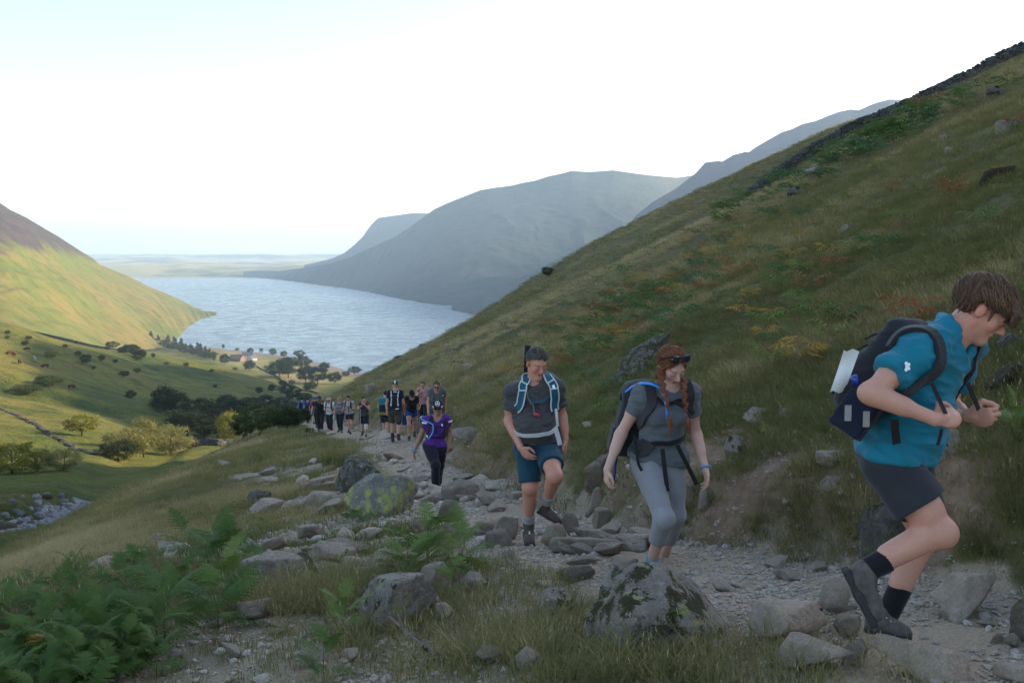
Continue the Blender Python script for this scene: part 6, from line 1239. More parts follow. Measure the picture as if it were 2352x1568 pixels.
def grey_woman():
    y = 6.6; C_ = lambda X, Y, d=0: P(1320.7+X*.36607, 746.5+Y*.36607, y+d)
    J = dict(N=C_(602, 418, .02), C=C_(560, 560, .02), P=C_(522, 800, .04), SR=C_(428, 432, .02), SL=C_(714, 425, .02), ER=C_(290, 680, .06), WR=C_(202, 905, -.12), EL=C_(756, 680, .10), WL=C_(818, 900, -.02),
             HR=C_(440, 848, .03), HL=C_(596, 848, .05), KR=C_(560, 1218, -.30), AR=C_(484, 1470, -.02), KL=C_(632, 1190, .02), AL=C_(548, 1470, .30), Hd=C_(606, 258, -.02))
    B = Body(J, nrm((.33, -.80, -.50)), 1.12, .90, 0, 1.0, .95, 1.02, hl=(nrm((.12, -.25, -1)), nrm((-.8, -.1, -.1)), .28, -1, .06, .98, .3), hr=(nrm((-.05, -.2, -1)), nrm((.8, .3, 0)), .38, 1, .04, .98, .5), hroll=.08)
    root = empty('person', C_(520, 1545)); tag(root, 'young woman in grey top and grey leggings with two long red plaits', 'person', 'hikers on the path')
    V, F, c = B.skin(.0052, .0, (.60, .36, .28), (.46, .17, .14), (.20, .10, .06), .35); part('body', (V, F), MSKIN, root, dict(col=c))
    B.torso.append(('c', J['HL']+np.array((.02, 0, .01)), J['HR']-np.array((.02, 0, -.01)), .112, .112)); SH = shirt(B, .0055, .010, C_(515, 856), .50, .016, .005, (.018, 9, 41)); B.torso.pop(); part('shirt', SH, cloth('heather_grey_top', (.105, .115, .125), .85, 500, .08, .25), root)
    part('leggings', shorts(B, .0058, .006, 1.55, C_(522, 815), .004, (.005, 12, 43), tight=True, fracs=dict(R=1.52, L=1.55)), cloth('grey_marl_leggings', (.23, .225, .235), .9, 400, .06, .3), root)
    for q, a in (('R', .02), ('L', .3)):
        An = B.J['A'+q]; heel = An+np.array((-.02, .07, -.085)); toe = An+np.array((.06, -.19, -.10)); U, S, Fm = boot(heel, toe, (0, 0, 1), An+np.array((0, 0, .03)), .0075, .95); bt = part('shoe', U, plain('blue_shoe', (.10, .30, .36), .7), root); part('sole', S, MSOLE, root, parent=bt)
    MR_ = mat_hair('copper_hair', (.085, .026, .011), (.23, .078, .034), (1, .3, .5))
    cut = lambda x, yy, z: np.where(yy > .02, .082-.62*np.maximum(0, np.abs(x)-.008)-.30*(.08-yy), -.055+.0*yy)-z
    hairlocks(B, 0, .007, 12, 130, cut, MR_, root, .0052, lambda p: (np.sign(p[0])*.9, -.4, -.5), .006, [((s*.072, .01, -.01), (s*.082, -.005, -.07), .020, .016) for s in (-1, 1)]+[((s*.06, .05, .05), (s*.078, .02, -.005), .014, .012) for s in (-1, 1)], noise=.002, strands=1000, strand_mat=strand_material('copper_strands', (.085, .025, .010), (.38, .16, .08)), gap=[(('e', B.D(s*.086, -.006, -.008), B.HR, np.array((.02, .022, .030))), .006) for s in (-1, 1)])
    plait('plait', [C_(540, 290, -.06), C_(544, 350, -.15), C_(560, 430, -.20), C_(580, 500, -.235), C_(588, 560, -.25)], .024, MR_, root, .005, .115)
    plait('plait', [C_(682, 345, -.06), C_(684, 400, -.12), C_(692, 470, -.16), C_(700, 540, -.18), C_(704, 575, -.19)], .023, MR_, root, .005, .10)
    sg = empty('sunglasses', tuple(B.D(0, .10, .085))); tag(sg, 'dark sunglasses pushed up on the red hair of the woman', 'sunglasses')
    ML2 = plain('dark_lens', (.02, .015, .03), .08, .8, .05, 10, 0, 0)
    for s in (-1, 1):
        V_, F_ = garment([(('e', B.D(s*.038, .074, .112), frame(B.HR[1]*.8+B.HR[2]*.55, B.HR[2]), np.array((.032, .007, .026))*1.1), 0)], .004, 0); part('lens', (V_, F_), ML2, sg)
        part('temple', strap_mesh(smooth_pts([B.D(s*.074, .060, .120), B.D(s*.090, .015, .085), B.D(s*.092, -.02, .045)], 10), .010, .004, B.HR[0]*s), MWEB, sg)
    part('bridge', strap_mesh([B.D(-.074, .066, .130), B.D(-.03, .084, .132), B.D(.03, .084, .132), B.D(.074, .066, .130)], .010, .005, B.HR[1]), MWEB, sg)
    p0 = B.J['WL']; d = nrm(B.J['WL']-B.J['EL']); a_ = nrm(np.cross(d, (0, 1, 0))); b_ = np.cross(d, a_); th = np.linspace(0, 2*np.pi, 25); V_, F_ = tube_mesh('x', [p0-d*.01+.034*(math.cos(t)*a_+math.sin(t)*b_) for t in th], .008, None, 6); part('wristband', (V_, F_), plain('blue_band', (.03, .28, .55), .5), root)
    bp = empty('backpack', C_(350, 560, .25)); tag(bp, 'black rucksack with a blue drinking tube on the woman with plaits', 'backpack'); MGP = cloth('grey_pack', (.035, .032, .034), .8, 300)
    bk = -B.fw; Fm = B.TR; c0 = C_(392, 600, .22)
    BV = garment([(('b', c0, Fm, (.15, .125, .265)), 0), (('e', c0+B.up*.22, Fm, (.14, .115, .085)), 0), (('e', c0+bk*.06-B.up*.12, Fm, (.14, .12, .14)), 0)], .010, 0, .05, fold=(.014, 8, 5)); part('pack_body', BV, MBLK, bp)
    part('side_pocket', garment([(('b', c0-B.rt*-.13-B.up*.16, Fm, (.05, .09, .10)), 0)], .009, 0), MGP, bp)
    V_, F_ = tube_mesh('x', [C_(292, 470, .20), C_(296, 430, .20)], [.016, .020], None, 8); part('bottle_cap', (V_, F_), MWEB, bp)
    V_, F_ = tube_mesh('x', smooth_pts([C_(318, 420, .12), C_(370, 382, .06), C_(430, 366, -.04), C_(490, 374, -.10), C_(545, 410, -.12), C_(572, 500, -.20), C_(580, 590, -.2)], 30), .0105, None, 8); part('drinking_tube', (V_, F_), plain('blue_tube', (.03, .25, .75), .25, .6), bp)
    Sr = [C_(440, 350, .12), C_(462, 368, -.04), C_(482, 430, -.10), C_(474, 500, -.12), C_(452, 560, -.1), C_(425, 600, -.04), C_(400, 620, .05)]
    add_strap('shoulder_strap', Sr, .070, .014, MGP, bp, SH); add_strap('shoulder_strap', [C_(690, 372, .02), C_(716, 400, -.06), C_(722, 450, -.08), C_(716, 510, -.08), C_(712, 560, -.02)], .062, .014, MGP, bp, SH)
    add_strap('chest_strap', [C_(510, 458, -.1), C_(560, 475, -.16), C_(620, 482, -.17), C_(690, 475, -.12)], .026, .008, MWEB, bp, SH); part('chest_strap_tail', strap_mesh(smooth_pts([C_(630, 484, -.19), C_(690, 520, -.17), C_(744, 556, -.15)], 10), .026, .004, (0, -1, .2)), MWEB, bp)
    add_strap('hip_belt', [C_(352, 745, -.02), C_(400, 768, -.1), C_(480, 770, -.18), C_(570, 764, -.19), C_(640, 742, -.14), C_(678, 705, -.02)], .034, .010, MWEB, bp, SH)
    add_strap('hip_pad', [C_(350, 745, .0), C_(390, 752, -.08), C_(440, 762, -.14)], .105, .012, MGP, bp, SH, n=12)
    part('strap_tail', strap_mesh(smooth_pts([C_(548, 775, -.22), C_(560, 880, -.24), C_(572, 980, -.25), C_(584, 1040, -.24)], 12), [.030]*9+[.022]*3, .004, (0, -1, .1)), MWEB, bp)
    part('strap_tail', strap_mesh(smooth_pts([C_(640, 752, -.16), C_(690, 850, -.15), C_(735, 940, -.13), C_(762, 998, -.12)], 12), .030, .004, (0, -1, .1)), MWEB, bp)
    part('strap_tail', strap_mesh(smooth_pts([C_(372, 690, -.08), C_(388, 800, -.10), C_(398, 870, -.12), C_(420, 912, -.12)], 12), .020, .004, (0, -1, .1)), MWEB, bp)
    tp = empty('trekking_pole', C_(245, 960, .1)); tag(tp, 'folded blue and black trekking pole hanging behind the hand of the woman', 'trekking pole')
    V_, F_ = tube_mesh('x', [C_(262, 800, .20), C_(248, 920, .14), C_(238, 1030, .12)], [.010, .010, .012], None, 8); part('pole', (V_, F_), plain('pole_blue', (.02, .03, .12), .4), tp)
    return B
B_WOMAN = grey_woman()
# ================= the rest of the party =================
HAIRS = dict(dark=mat_hair('dark_hair', (.012, .009, .008), (.04, .03, .025)), blond=mat_hair('blond_hair', (.22, .14, .06), (.42, .30, .15)), brown=mat_hair('mid_brown_hair', (.04, .025, .018), (.11, .075, .05)))
_cl = {}
def fabric(name, c, **k):
    if name not in _cl: _cl[name] = cloth(name, c, .85, 300, .12, **k)
    return _cl[name]
def simple_hair(B, h, mt, root, long=0, bun=0, tail=0, t=.008):
    v = Vol(*bounds([('e', B.D(0, -.01, .0), B.HR, np.array((.13, .17, .20))*B.hs)], .05), h); g = B.hs; v.add(('e', B.D(0, -.016, .036), B.HR, (np.array((.076, .096, .083))+t)*g), .01)
    G = np.stack(np.meshgrid(*v.ax, indexing='ij'), -1); q = ((G-B.J['Hd'])@B.HR.T)/g; x, yy, z = np.abs(q[..., 0]), q[..., 1], q[..., 2]; v.d = np.maximum(v.d, (np.where(yy > .015, .088-.3*np.maximum(0, x-.03)-.5*(.09-yy), -.02-.5*np.clip(-yy, 0, .1))-z)*g)
    if long:
        for s in (-1, 1): v.add(('c', B.D(s*.075, -.01, .02), B.D(s*.082, .0, -.02-long), .028*g, .020*g), .01); v.add(('c', B.D(s*.045, -.07, .02), B.D(s*.05, -.06, -.02-long), .045*g, .035*g), .02)
    if bun: v.add(('e', B.D(0, -.075, .115), B.HR, np.array((.03, .03, .028))*g), .008)
    if tail: v.add(('c', B.D(0, -.10, .05), B.D(0, -.13, -.08), .03*g, .016*g), .01)
    V, F = v.mesh(); part('hair', (folds(V, F, .005, 24, 4), F), mt, root)
def cap(B, h, mt, root, brim=True, stripe=None, back=False):
    g = B.hs; s = -1 if back else 1; prs = [(('e', B.D(0, -.012, .045), B.HR, np.array((.088, .106, .088))*g), 0, [(B.D(0, 0, .035), -B.HR[2])])]
    if brim: prs.append((('e', B.D(0, s*.105, .038), frame(B.HR[1]-.25*B.HR[2], B.HR[2]), np.array((.070, .062, .009))*g), 0))
    cp = part('cap', garment(prs, h, 0, .008), mt, root)
    if stripe: pts = [B.D(0, y_, z_) for y_, z_ in ((-.118, .06), (-.105, .095), (-.075, .123), (-.03, .137), (.03, .134))]; part('stripe', strap_mesh(smooth_pts(pts, 12), .045*g, .004, [nrm(p-B.D(0, -.01, .04)) for p in smooth_pts(pts, 12)]), stripe, root, parent=cp)
    return cp
def glasses(B, root, h):
    g = B.hs; o = part('sunglasses', garment([(('e', B.D(s*.033, .094, -.001), frame(B.HR[1]+.25*s*B.HR[0], B.HR[2]), np.array((.030, .010, .023))*g), 0) for s in (-1, 1)]+[(('c', B.D(-.03, .096, .010), B.D(.03, .096, .010), .006*g, .006*g), 0)], h, 0, .003), plain('black_lens', (.01, .01, .012), .1, .8, .05, 10, 0, 0), root)
    for s in (-1, 1): part('temple', strap_mesh([B.D(s*.064, .085, .006), B.D(s*.080, .04, .004), B.D(s*.084, -.01, .0)], .009*g, .004, B.HR[0]*s), MWEB, root, parent=o)
def pole(a, b, label, mt=None):
    r_ = empty('trekking_pole', tuple(b)); tag(r_, label, 'trekking pole'); d = nrm(np.asarray(a)-b); V, F = tube_mesh('x', [b, a], [.007, .009], None, 6); part('shaft', (V, F), mt or MWEB, r_); V, F = tube_mesh('x', [a-d*.02, a+d*.10], [.017, .015], None, 7); part('grip', (V, F), MWEB, r_)
    V, F = tube_mesh('x', [b+d*.05, b+d*.056], [.03, .03], None, 8); part('basket', (V, F), MWEB, r_)
def pack(B, label, mt, surf, h, size=1.0, front=True, drop=0, trim=None, away=False):
    bp = empty('backpack', tuple(B.J['C']-B.fw*.22)); tag(bp, label, 'backpack'); c0 = B.J['C']-B.fw*(.10+.125*size)-B.up*(.02+drop)
    part('pack_body', garment([(('b', c0, B.TR, np.array((.145, .10, .235))*size), 0), (('e', c0+B.up*.19*size, B.TR, np.array((.135, .10, .08))*size), 0)], h, 0, .04), mt, bp); part('front_pocket', garment([(('b', c0-B.fw*.095*size-B.up*.07*size, B.TR, np.array((.11, .035, .11))*size), 0)], h, 0, .02), trim or MWEB, bp)
    for s in (-1, 1):
        q = [B.J['N']+B.rt*s*.10-B.fw*.12, B.J['N']+B.rt*s*.105+B.up*.03, B.J['C']+B.rt*s*.115+B.fw*.12+B.up*.12, B.J['C']+B.rt*s*.13+B.fw*.12-B.up*.02, B.J['C']+B.rt*s*.16+B.fw*.02-B.up*.12]; add_strap('shoulder_strap', q, .058, .012, mt if trim is None else trim, bp, surf, n=18)
    if front: add_strap('chest_strap', [B.J['C']+B.rt*.12+B.fw*.15+B.up*.06, B.J['C']+B.fw*.18+B.up*.06, B.J['C']-B.rt*.12+B.fw*.15+B.up*.06], .024, .006, MWEB, bp, surf, n=12)
    return bp
def walker(px, head, y, yaw, label, top, bottom, hair, skin=(.48, .27, .19), bust=0, fat=1.0, lean=.12, stride=.5, arms='hang', frac=.8, hat=None, sleeve=.55, long=0, bun=0, tail=0, lead='L', shoes=(.05, .045, .04), shades=False, headyaw=0, look=-.3, hide=1.0):
    g0 = P(px, head, y); x = g0[0]; gz = ground1(x, y); H = float(np.clip(g0[2]-gz+.02, 1.5, 1.95)); s = H/1.74; a = R(-yaw); ca, sa = math.cos(a), math.sin(a); O = np.array((x, y, gz))
    def w(p): p = np.array(p)*s; return O+np.array((p[0]*ca-p[1]*sa, p[0]*sa+p[1]*ca, p[2]))
    q = 1 if lead == 'L' else -1; st = stride*.5
    d = dict(P=(0, 0, .93), HL=(-.088, 0, .90), HR=(.088, 0, .90), C=(0, .02+lean*.32, 1.20-.02*lean), N=(0, lean*.58, 1.43-lean*.12), SL=(-.153, lean*.52, 1.395-lean*.1), SR=(.153, lean*.52, 1.395-lean*.1), Hd=(0, .035+lean*.85, 1.595-lean*.2))
    for sd, k in (('L', q), ('R', -q)):
        xx = -.095 if sd == 'L' else .095; f = k*st
        d['A'+sd] = (xx, f*.9, .085+(.07 if k < 0 else 0)); d['K'+sd] = (xx, f*.62+.07, .50)
        sg_ = -1 if sd == 'L' else 1; am = arms if isinstance(arms, str) else arms[0 if sd == 'L' else 1]
        if am == 'hang': d['E'+sd] = (sg_*.225, lean*.42-.03-f*.25, 1.11); d['W'+sd] = (sg_*.225, lean*.42+.05-f*.7, .87)
        elif am == 'pole': d['E'+sd] = (sg_*.245, lean*.42-.05, 1.12); d['W'+sd] = (sg_*.235, lean*.42+.20, 1.06)
        elif am == 'mouth': d['E'+sd] = (sg_*.225, lean*.42+.10, 1.17); d['W'+sd] = (sg_*.10, lean*.6+.20, 1.34)
        elif am == 'front': d['E'+sd] = (sg_*.235, lean*.42-.02, 1.13); d['W'+sd] = (sg_*.06, lean*.42+.22, 1.08)
        elif am == 'strap': d['E'+sd] = (sg_*.25, lean*.42-.02, 1.14); d['W'+sd] = (sg_*.13, lean*.42+.17, 1.28)
    J = {k: w(v) for k, v in d.items()}; hy = R(-yaw-headyaw); hf = nrm((-math.sin(hy), math.cos(hy), look)); fd = lambda k: nrm(J['W'+k]-J['E'+k]); inw = lambda sg_: w((-sg_, .2, 0))-O
    B = Body(J, hf, s*1.02, fat*s, 0, bust*s, s*.95, s*1.0, hl=(fd('L'), inw(-1), .45, -1, .04, s, .5) if y < 40 else None, hr=(fd('R'), inw(1), .45, 1, .04, s, .5) if y < 40 else None); B.w = w; B.s = s
    h = .0105 if y < 18 else .0135 if y < 30 else .017 if y < 45 else .022
    root = empty('person', tuple(O)); tag(root, label, 'person', 'hikers on the path'); V, F, c = B.skin(h, .0, skin, tuple(np.array(skin)*(.9, .5, .5)), (.06, .04, .03), .4); part('body', (V, F), MSKIN, root, dict(col=c))
    SH = shirt(B, h, .008, J['P']-B.up*.03*s, sleeve, .02, .006, (.012, 8, 5)); part('shirt', SH, top, root); part('shorts' if frac < 1 else 'trousers', shorts(B, h, .012 if frac < 1 else .010, frac, J['P']+B.up*.06, .026 if frac < 1 else .012, (.010, 8, 9)), bottom, root)
    for k in 'LR':
        f = nrm(w((0, 1, 0))-O); An = J['A'+k]; dz = 0 if (k == lead) else .05; U, S, Fm = boot(An-f*.07*s-np.array((0, 0, .085-dz)), An+f*.20*s-np.array((0, 0, .085+dz*.3)), (0, 0, 1), An+np.array((0, 0, .04)), h*.9, 1.0); bt = part('shoe', U, fabric('shoe_%02d%02d' % (int(shoes[0]*99), int(shoes[2]*99)), shoes), root)
        if y < 40: part('sole', S, MSOLE, root, parent=bt)
    if hat is None: simple_hair(B, h*.8, HAIRS[hair], root, long, bun, tail)
    else:
        if long: simple_hair(B, h*.8, HAIRS[hair], root, long, bun, tail, -.002)
        cap(B, h*.7, hat[0], root, hat[1], hat[2], hat[3])
    if shades: glasses(B, root, h*.5)
    return B, SH, root, h
def refl(B, root, spots_, SH, w=.02, L=.045):
    for p in spots_:
        q, n = snap(np.array([p]), *SH, .004); t = nrm(np.cross(n[0], (0, 0, 1))); part('reflector', strap_mesh([q[0]-t*L, q[0], q[0]+t*L], w, .004, n[0]), MREF, root)
BLACK, NAVY, WHITE = fabric('black_jersey', (.014, .014, .016)), fabric('navy_jersey', (.012, .016, .035)), fabric('white_jersey', (.60, .60, .60)); GREYT = fabric('slate_grey_jersey', (.085, .10, .10)); LGREY = fabric('pale_grey_vest', (.32, .33, .34)); SGREY = fabric('striped_grey_top', (.12, .12, .125)); DGREY = fabric('dark_grey_vest', (.06, .058, .065)); BLUE = fabric('bright_blue_jersey', (.02, .16, .42)); PURP = fabric('purple_jersey', (.10, .025, .26)); OLIVE = fabric('olive_brown_shorts', (.055, .047, .038)); BLKT = fabric('black_trousers', (.016, .016, .020)); GRT = fabric('grey_trousers', (.05, .05, .055)); ROYAL = fabric('royal_blue_jersey', (.02, .05, .30)); TEALP = fabric('teal_pack_cloth', (.015, .16, .20)); REDP = fabric('red_pack_cloth', (.30, .03, .05)); GREENC = fabric('dark_green_cap', (.008, .06, .045)); ORANGE = fabric('orange_cloth', (.55, .20, .03)); BLUEC = fabric('blue_jacket_cloth', (.02, .06, .22))
# from the far end of the line to the near one
B, SH, r_, h = walker(692, 912, 66, 5, 'person in bright blue shirt seen from behind, last of the line', BLUE, BLACK, 'dark', frac=.7); pack(B, 'dark blue backpack on the last person of the line', NAVY, SH, h, .85, False)
B, SH, r_, h = walker(706, 913, 63, 0, 'person in royal blue shirt and grey trousers beside the last of the line', ROYAL, GRT, 'dark', frac=1.8); pack(B, 'purple grey backpack on the person in royal blue', fabric('purple_grey_pack', (.05, .045, .08)), SH, h, .85, False)
B, SH, r_, h = walker(720, 915, 50, 15, 'person in blue shirt half hidden behind the man in black', BLUE, BLACK, 'brown', frac=.8); pack(B, 'red backpack on the half hidden person in blue', REDP, SH, h, .8, False)
B, SH, r_, h = walker(728, 909, 44, 185, 'person in dark blue helmet right behind the man in black', BLACK, BLKT, 'dark', frac=1.8, hat=(ROYAL, False, None, False))
B, SH, r_, h = walker(735, 907, 38, 182, 'tall man in black shirt and black trousers with poles', BLACK, BLKT, 'dark', skin=(.17, .09, .06), frac=1.85, arms=('hang', 'pole'), fat=1.02, stride=.35); pole(B.J['WR']+np.array((0, -.02, .02)), zf(B.J['WR']+np.array((-.12, -.1, 0))), 'trekking pole in the hand of the tall man in black', plain('white_pole', (.5, .5, .52), .5)); refl(B, r_, [B.J['SL']+B.fw*.1], SH)
B, SH, r_, h = walker(757, 914, 36.5, 185, 'blonde woman in white shirt with white headband and sunglasses', WHITE, BLKT, 'blond', bust=.9, fat=.9, frac=1.8, bun=1, shades=True, arms=('pole', 'front'), stride=.3); pack(B, 'black backpack on the woman in white', MBLK, SH, h, .85); refl(B, r_, [B.J['SL']+B.fw*.1-B.up*.04, B.J['SR']+B.fw*.1-B.up*.04], SH)
th = np.linspace(0, 2*np.pi, 20); part('headband', tube_mesh('x', [B.D(.086*math.cos(t), -.012+.104*math.sin(t), .052+.012*math.sin(t)) for t in th], .018*B.hs, None, 6), WHITE, r_); pole(B.J['WL']+np.array((0, -.02, .02)), zf(B.J['WL']+np.array((.05, -.12, 0))), 'trekking pole of the woman in white', fabric('pink_pole', (.35, .02, .08))); 
B, SH, r_, h = walker(781, 929, 36, 188, 'blonde woman in grey striped top and dark trousers holding a bottle', SGREY, BLKT, 'blond', bust=.95, fat=.98, frac=1.8, long=.05, stride=.3)
for i in range(4): c0 = B.J['C']+B.up*(.10-.07*i)+B.fw*.1; add_strap('stripe', [c0-B.rt*.14, c0+B.fw*.06, c0+B.rt*.14], .018, .003, LGREY, r_, SH, n=12)
bt = empty('water_bottle', tuple(B.J['WR'])); tag(bt, 'clear bottle in the hand of the woman in the striped top', 'bottle'); V, F = tube_mesh('x', [B.J['WR']+np.array((0, -.04, -.20)), B.J['WR']+np.array((0, -.04, -.05)), B.J['WR']+np.array((0, -.04, -.01))], [.035, .035, .015], None, 8); part('bottle_body', (V, F), plain('clear_plastic', (.5, .55, .58), .15, .6, .05, 10, 0, 0), bt)
B, SH, r_, h = walker(803, 932, 34.5, 192, 'dark haired woman in pale grey vest and black shorts', LGREY, BLACK, 'dark', skin=(.52, .30, .22), bust=1.0, fat=1.0, frac=.62, tail=1, sleeve=.1, arms=('front', 'pole'), stride=.45, look=-.5); pack(B, 'dark backpack on the woman in the pale grey vest', MBLK, SH, h, .8); pole(B.J['WL']+np.array((0, -.02, .02)), zf(B.J['WL']+np.array((.05, -.08, 0))), 'trekking pole of the woman in the pale grey vest')
B, SH, r_, h = walker(836, 926, 33, 178, 'dark haired woman in dark grey vest with a white knee bandage, hand at her mouth', DGREY, BLACK, 'dark', skin=(.50, .28, .20), bust=.95, frac=.85, tail=1, sleeve=.1, arms=('mouth', 'strap'), stride=.5, headyaw=-35, look=-.15); pack(B, 'brown backpack on the woman with the knee bandage', fabric('brown_pack', (.07, .04, .035)), SH, h, .8); pole(B.J['WR']+np.array((0, -.03, .0)), zf(B.J['WR']+np.array((.03, -.10, 0))), 'grey trekking pole of the woman with the knee bandage', plain('grey_pole', (.35, .35, .36), .4))
K, An = B.J['KL'], B.J['AL']; part('knee_bandage', garment([(('c', K-(An-K)*.2, K+(An-K)*.32, .066, .058), 0, [(K+(An-K)*.30, nrm(An-K)), (K-(An-K)*.16, -nrm(An-K))])], .012, 0), WHITE, r_)
B, SH, r_, h = walker(884, 900, 28, 8, 'person with a teal backpack hidden behind the man in navy', TEALP, BLACK, 'dark', frac=.7, arms=('pole', 'hang')); pack(B, 'teal backpack left of the man in navy', TEALP, SH, h, .95, False); part('rolled_jacket', garment([(('c', B.J['P']-B.fw*.22-B.rt*.1, B.J['P']-B.fw*.22+B.rt*.1, .06, .06), 0)], .014, 0), ORANGE, r_); pole(B.J['WL'], zf(B.J['WL']+np.array((0, .1, 0))), 'trekking pole of the person with the teal backpack')
B, SH, r_, h = walker(907, 875, 25.2, -2, 'tall man in navy shirt and green cap seen from behind, walking down the path', NAVY, OLIVE, 'brown', fat=1.1, frac=.82, stride=.3, hat=(GREENC, True, WHITE, False), look=-.1, lean=.05)
bp = empty('backpack', tuple(B.J['C']-B.fw*.2)); tag(bp, 'small black running pack with pale straps on the man in navy', 'backpack'); c0 = B.J['C']-B.fw*.16-B.up*.03; part('pack_body', garment([(('b', c0, B.TR, np.array((.105, .045, .15))), 0)], .012, 0), MBLK, bp)
for s in (-1, 1):
    q = [B.J['N']+B.rt*s*.10+B.fw*.02+B.up*.02, B.J['N']+B.rt*s*.10-B.fw*.10, B.J['C']+B.rt*s*.085-B.fw*.21+B.up*.04, B.J['C']+B.rt*s*.10-B.fw*.22-B.up*.16]; q = smooth_pts(q, 14); part('pale_strap', strap_mesh(q, .030, .008, -B.fw), fabric('pale_webbing', (.42, .43, .44)), bp)
    for p in (q[7], q[12]): part('reflector', strap_mesh([p-B.up*.018-B.fw*.012, p+B.up*.018-B.fw*.012], .034, .004, -B.fw), MREF, bp)
refl(B, r_, [B.J['SL']+(B.J['EL']-B.J['SL'])*.4, B.J['SR']+(B.J['ER']-B.J['SR'])*.4, B.J['P']-B.fw*.12+B.rt*.06+B.up*.02, B.J['N']-B.fw*.1], SH)
for k in 'LR': part('sock', sock(B, k, .55, 1.0, .013, .010), fabric('dark_sock', (.03, .03, .034)), r_)
part('knee_strap', garment([(('c', B.J['KR']-np.array((0, 0, -.05)), B.J['KR']-np.array((0, 0, .09)), .064, .06), 0)], .013, 0), BLACK, r_)
B, SH, r_, h = walker(945, 911, 26, 172, 'blonde woman in black top and black cap with a blue jacket round her waist', BLACK, BLUEC, 'blond', bust=.9, fat=.92, frac=.35, long=.12, lean=.35, stride=.6, hat=(BLACK, True, None, False), arms=('pole', 'hang'), look=-.6, lead='R')
for s in (-1, 0, 1): part('jacket_tail', strap_mesh(smooth_pts([B.J['P']+B.rt*(.10*s+.05)+B.fw*-.10+B.up*.05, B.J['P']+B.rt*(.12*s+.06)-B.fw*.13-B.up*.25, B.J['P']+B.rt*(.13*s+.05)-B.fw*.10-B.up*.55], 8), .16, .02, -B.fw), BLUEC, r_)
pole(B.J['WL']+np.array((0, -.02, .02)), zf(B.J['WL']+np.array((-.05, -.1, 0))), 'trekking pole of the woman in the black cap', fabric('red_pole', (.2, .02, .03)))
B, SH, r_, h = walker(973, 892, 27.5, 184, 'person in a pink vest mostly hidden behind the woman in slate grey', fabric('pink_vest', (.42, .20, .20)), BLKT, 'brown', bust=.8, frac=1.8, sleeve=.1, arms=('hang', 'strap')); pole(B.J['WR'], zf(B.J['WR']+np.array((-.03, -.1, 0))), 'dark trekking pole left of the woman in slate grey')
B, SH, r_, h = walker(1003, 866, 24, 176, 'woman in slate grey shirt and sunglasses right behind the woman in purple', GREYT, GRT, 'brown', skin=(.46, .25, .17), bust=1.0, frac=1.7, tail=1, lean=.3, shades=True, stride=.5, look=-.4); pack(B, 'grey backpack on the woman in slate grey', fabric('grey_pack_cloth', (.10, .10, .11)), SH, h, .95); refl(B, r_, [B.J['SL']+B.fw*.1-B.up*.06], SH, .03, .03)
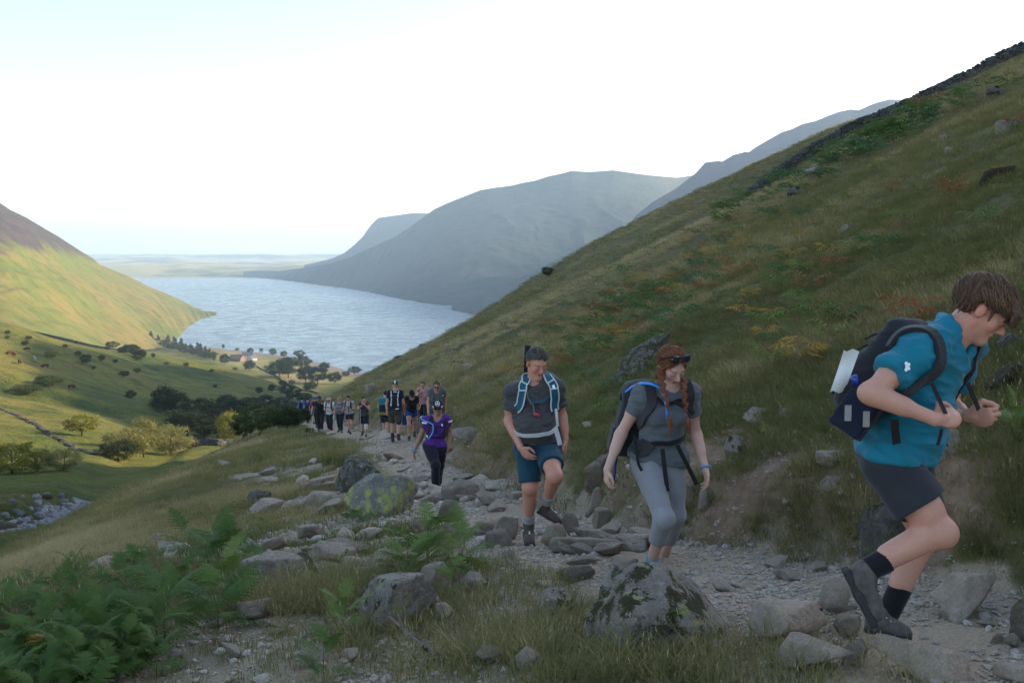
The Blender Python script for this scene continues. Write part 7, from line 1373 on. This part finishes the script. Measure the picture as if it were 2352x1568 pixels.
# the woman in purple, nearest of the line
def purple_woman():
    y = 15.6; C_ = lambda X, Y, d=0: P(918.75+X*.15376, 895.8+Y*.15376, y+d)
    J = dict(N=C_(566, 425), C=C_(560, 560), P=C_(512, 800), SR=C_(418, 438), SL=C_(690, 425), ER=C_(312, 680, .05), WR=C_(208, 910, -.1), EL=C_(742, 640, .08), WL=C_(724, 845, -.02), HR=C_(440, 830), HL=C_(606, 830), KR=C_(532, 1120, -.32), AR=C_(530, 1470, -.12), KL=C_(590, 1130, .05), AL=C_(560, 1400, .42), Hd=C_(562, 250, -.04))
    B = Body(J, nrm((.06, -.97, -.16)), 1.05, .92, 0, .95, .92, 1.05, hl=(nrm((-.15, -.1, -1)), nrm((-1, -.1, 0)), .35, -1, .04, 1, .5), hr=(nrm((-.05, -.1, -1)), nrm((1, .1, 0)), .3, 1, .04, 1, .5))
    root = empty('person', C_(530, 1520)); tag(root, 'woman in purple shirt, dark trousers, black cap and sunglasses', 'person', 'hikers on the path'); h = .0095
    V, F, c = B.skin(h, 0, (.33, .17, .10), (.30, .10, .08), (.04, .03, .02), .3); part('body', (V, F), MSKIN, root, dict(col=c))
    SH = shirt(B, h, .009, C_(512, 825), .52, .022, .012, (.012, 8, 15), None, .02); part('shirt', SH, fabric('violet_jersey', (.085, .022, .20)), root)
    part('trousers', shorts(B, h, .012, 1.9, C_(512, 805), .016, (.012, 8, 17), fracs=dict(R=1.97, L=1.9)), fabric('dark_navy_trousers', (.012, .012, .020)), root)
    for q in 'LR': An = B.J['A'+q]; U, S, Fm = boot(An+np.array((0, .07, -.085)), An+np.array((.02, -.19, -.095)), (0, 0, 1), An+np.array((0, 0, .02)), .010, .95); bt = part('shoe', U, fabric('shoe_black', (.02, .02, .02)), root); part('sole', S, MSOLE, root, parent=bt)
    simple_hair(B, .009, HAIRS['dark'], root, 0, 0, 1, -.004); cp = cap(B, .0065, fabric('black_cap', (.012, .012, .016)), root); glasses(B, root, .005)
    # round emblem with a three pointed star on the cap
    fc = B.D(0, .096, .088); n_ = nrm(B.HR[1]*.85+B.HR[2]*.5); a_ = B.HR[0]; b_ = np.cross(a_, n_); b_ = b_ if b_[2] > 0 else -b_; rr = .036*B.hs; th = np.linspace(0, 2*np.pi, 25)
    vs = [tube_mesh('x', [fc+n_*.006+rr*(math.cos(t)*a_+math.sin(t)*b_) for t in th], .0045, None, 6)]
    for k in range(3): t = R(90+120*k); vs.append(tube_mesh('x', [fc+n_*.006, fc+n_*.006+rr*(math.cos(t)*a_+math.sin(t)*b_)], [.0085, .003], None, 6))
    Vv, Ff, F3, n0 = [], [], [], 0
    for v, f in vs: Vv.append(v); Ff.append(f[0]+n0); F3.append(f[1]+n0); n0 += len(v)
    ob('emblem', mesh_np('emblem', np.concatenate(Vv)-np.array(root.location), [np.concatenate(Ff), np.concatenate(F3)], True, MREF), cp)
    for s in (-1, 1): part('brim_glint', strap_mesh([B.D(s*.075, .085, .036), B.D(s*.058, .11, .034)], .022, .004, B.HR[1]), MREF, root, parent=cp)
    bp = pack(B, 'black backpack with a blue tube on the woman in purple', MBLK, SH, .011, .95); V, F = tube_mesh('x', smooth_pts([C_(400, 440, .1), C_(340, 395, .05), C_(312, 400, 0), C_(330, 440, -.1), C_(430, 480, -.17), C_(490, 520, -.2), C_(490, 620, -.22), C_(440, 705, -.2), C_(420, 725, -.2)], 40), .011, None, 7); part('drinking_tube', (V, F), plain('pale_blue_tube', (.10, .30, .70), .3, .5), bp)
    add_strap('hip_belt', [C_(350, 700, -.05), C_(440, 708, -.15), C_(540, 712, -.17), C_(670, 695, -.08)], .030, .008, MWEB, bp, SH, n=16); part('strap_tail', strap_mesh(smooth_pts([C_(525, 535, -.19), C_(540, 590, -.2), C_(555, 640, -.2)], 8), .022, .004, (0, -1, 0)), MWEB, bp)
    refl(B, root, [C_(345, 500, -.1), C_(762, 465, -.05)], SH, .032, .048); refl(B, bp, [C_(648, 505, -.15), C_(374, 700, -.1)], SH, .050, .024)
    p0 = B.J['WR']; d = nrm(B.J['WR']-B.J['ER']); a_ = nrm(np.cross(d, (0, 1, 0))); b_ = np.cross(d, a_); V, F = tube_mesh('x', [p0+.036*(math.cos(t)*a_+math.sin(t)*b_) for t in th], .013, None, 6); part('wristband', (V, F), plain('pale_blue_band', (.10, .28, .50), .5), root)
purple_woman()
# ---------------- haze ----------------
def box_mesh(name, lo, hi, mt):
    (a, b, c), (d, e, f) = lo, hi
    V = [(a, b, c), (d, b, c), (d, e, c), (a, e, c), (a, b, f), (d, b, f), (d, e, f), (a, e, f)]
    return mesh_np(name, V, np.array([(0, 3, 2, 1), (4, 5, 6, 7), (0, 1, 5, 4), (1, 2, 6, 5), (2, 3, 7, 6), (3, 0, 4, 7)]), False, mt)
hm = bpy.data.materials.new('haze_air'); hm.use_nodes = True; nt = hm.node_tree; nt.nodes.clear()
pv = nt.nodes.new('ShaderNodeVolumePrincipled'); on = nt.nodes.new('ShaderNodeOutputMaterial'); nt.links.new(pv.outputs[0], on.inputs['Volume'])
pv.inputs['Density'].default_value = HAZE; pv.inputs['Color'].default_value = (.60, .79, 1, 1); pv.inputs['Anisotropy'].default_value = .2
tag(ob('haze', box_mesh('haze', (-24000, -6000, -160), (9000, 31000, 640), hm)), kind='stuff')
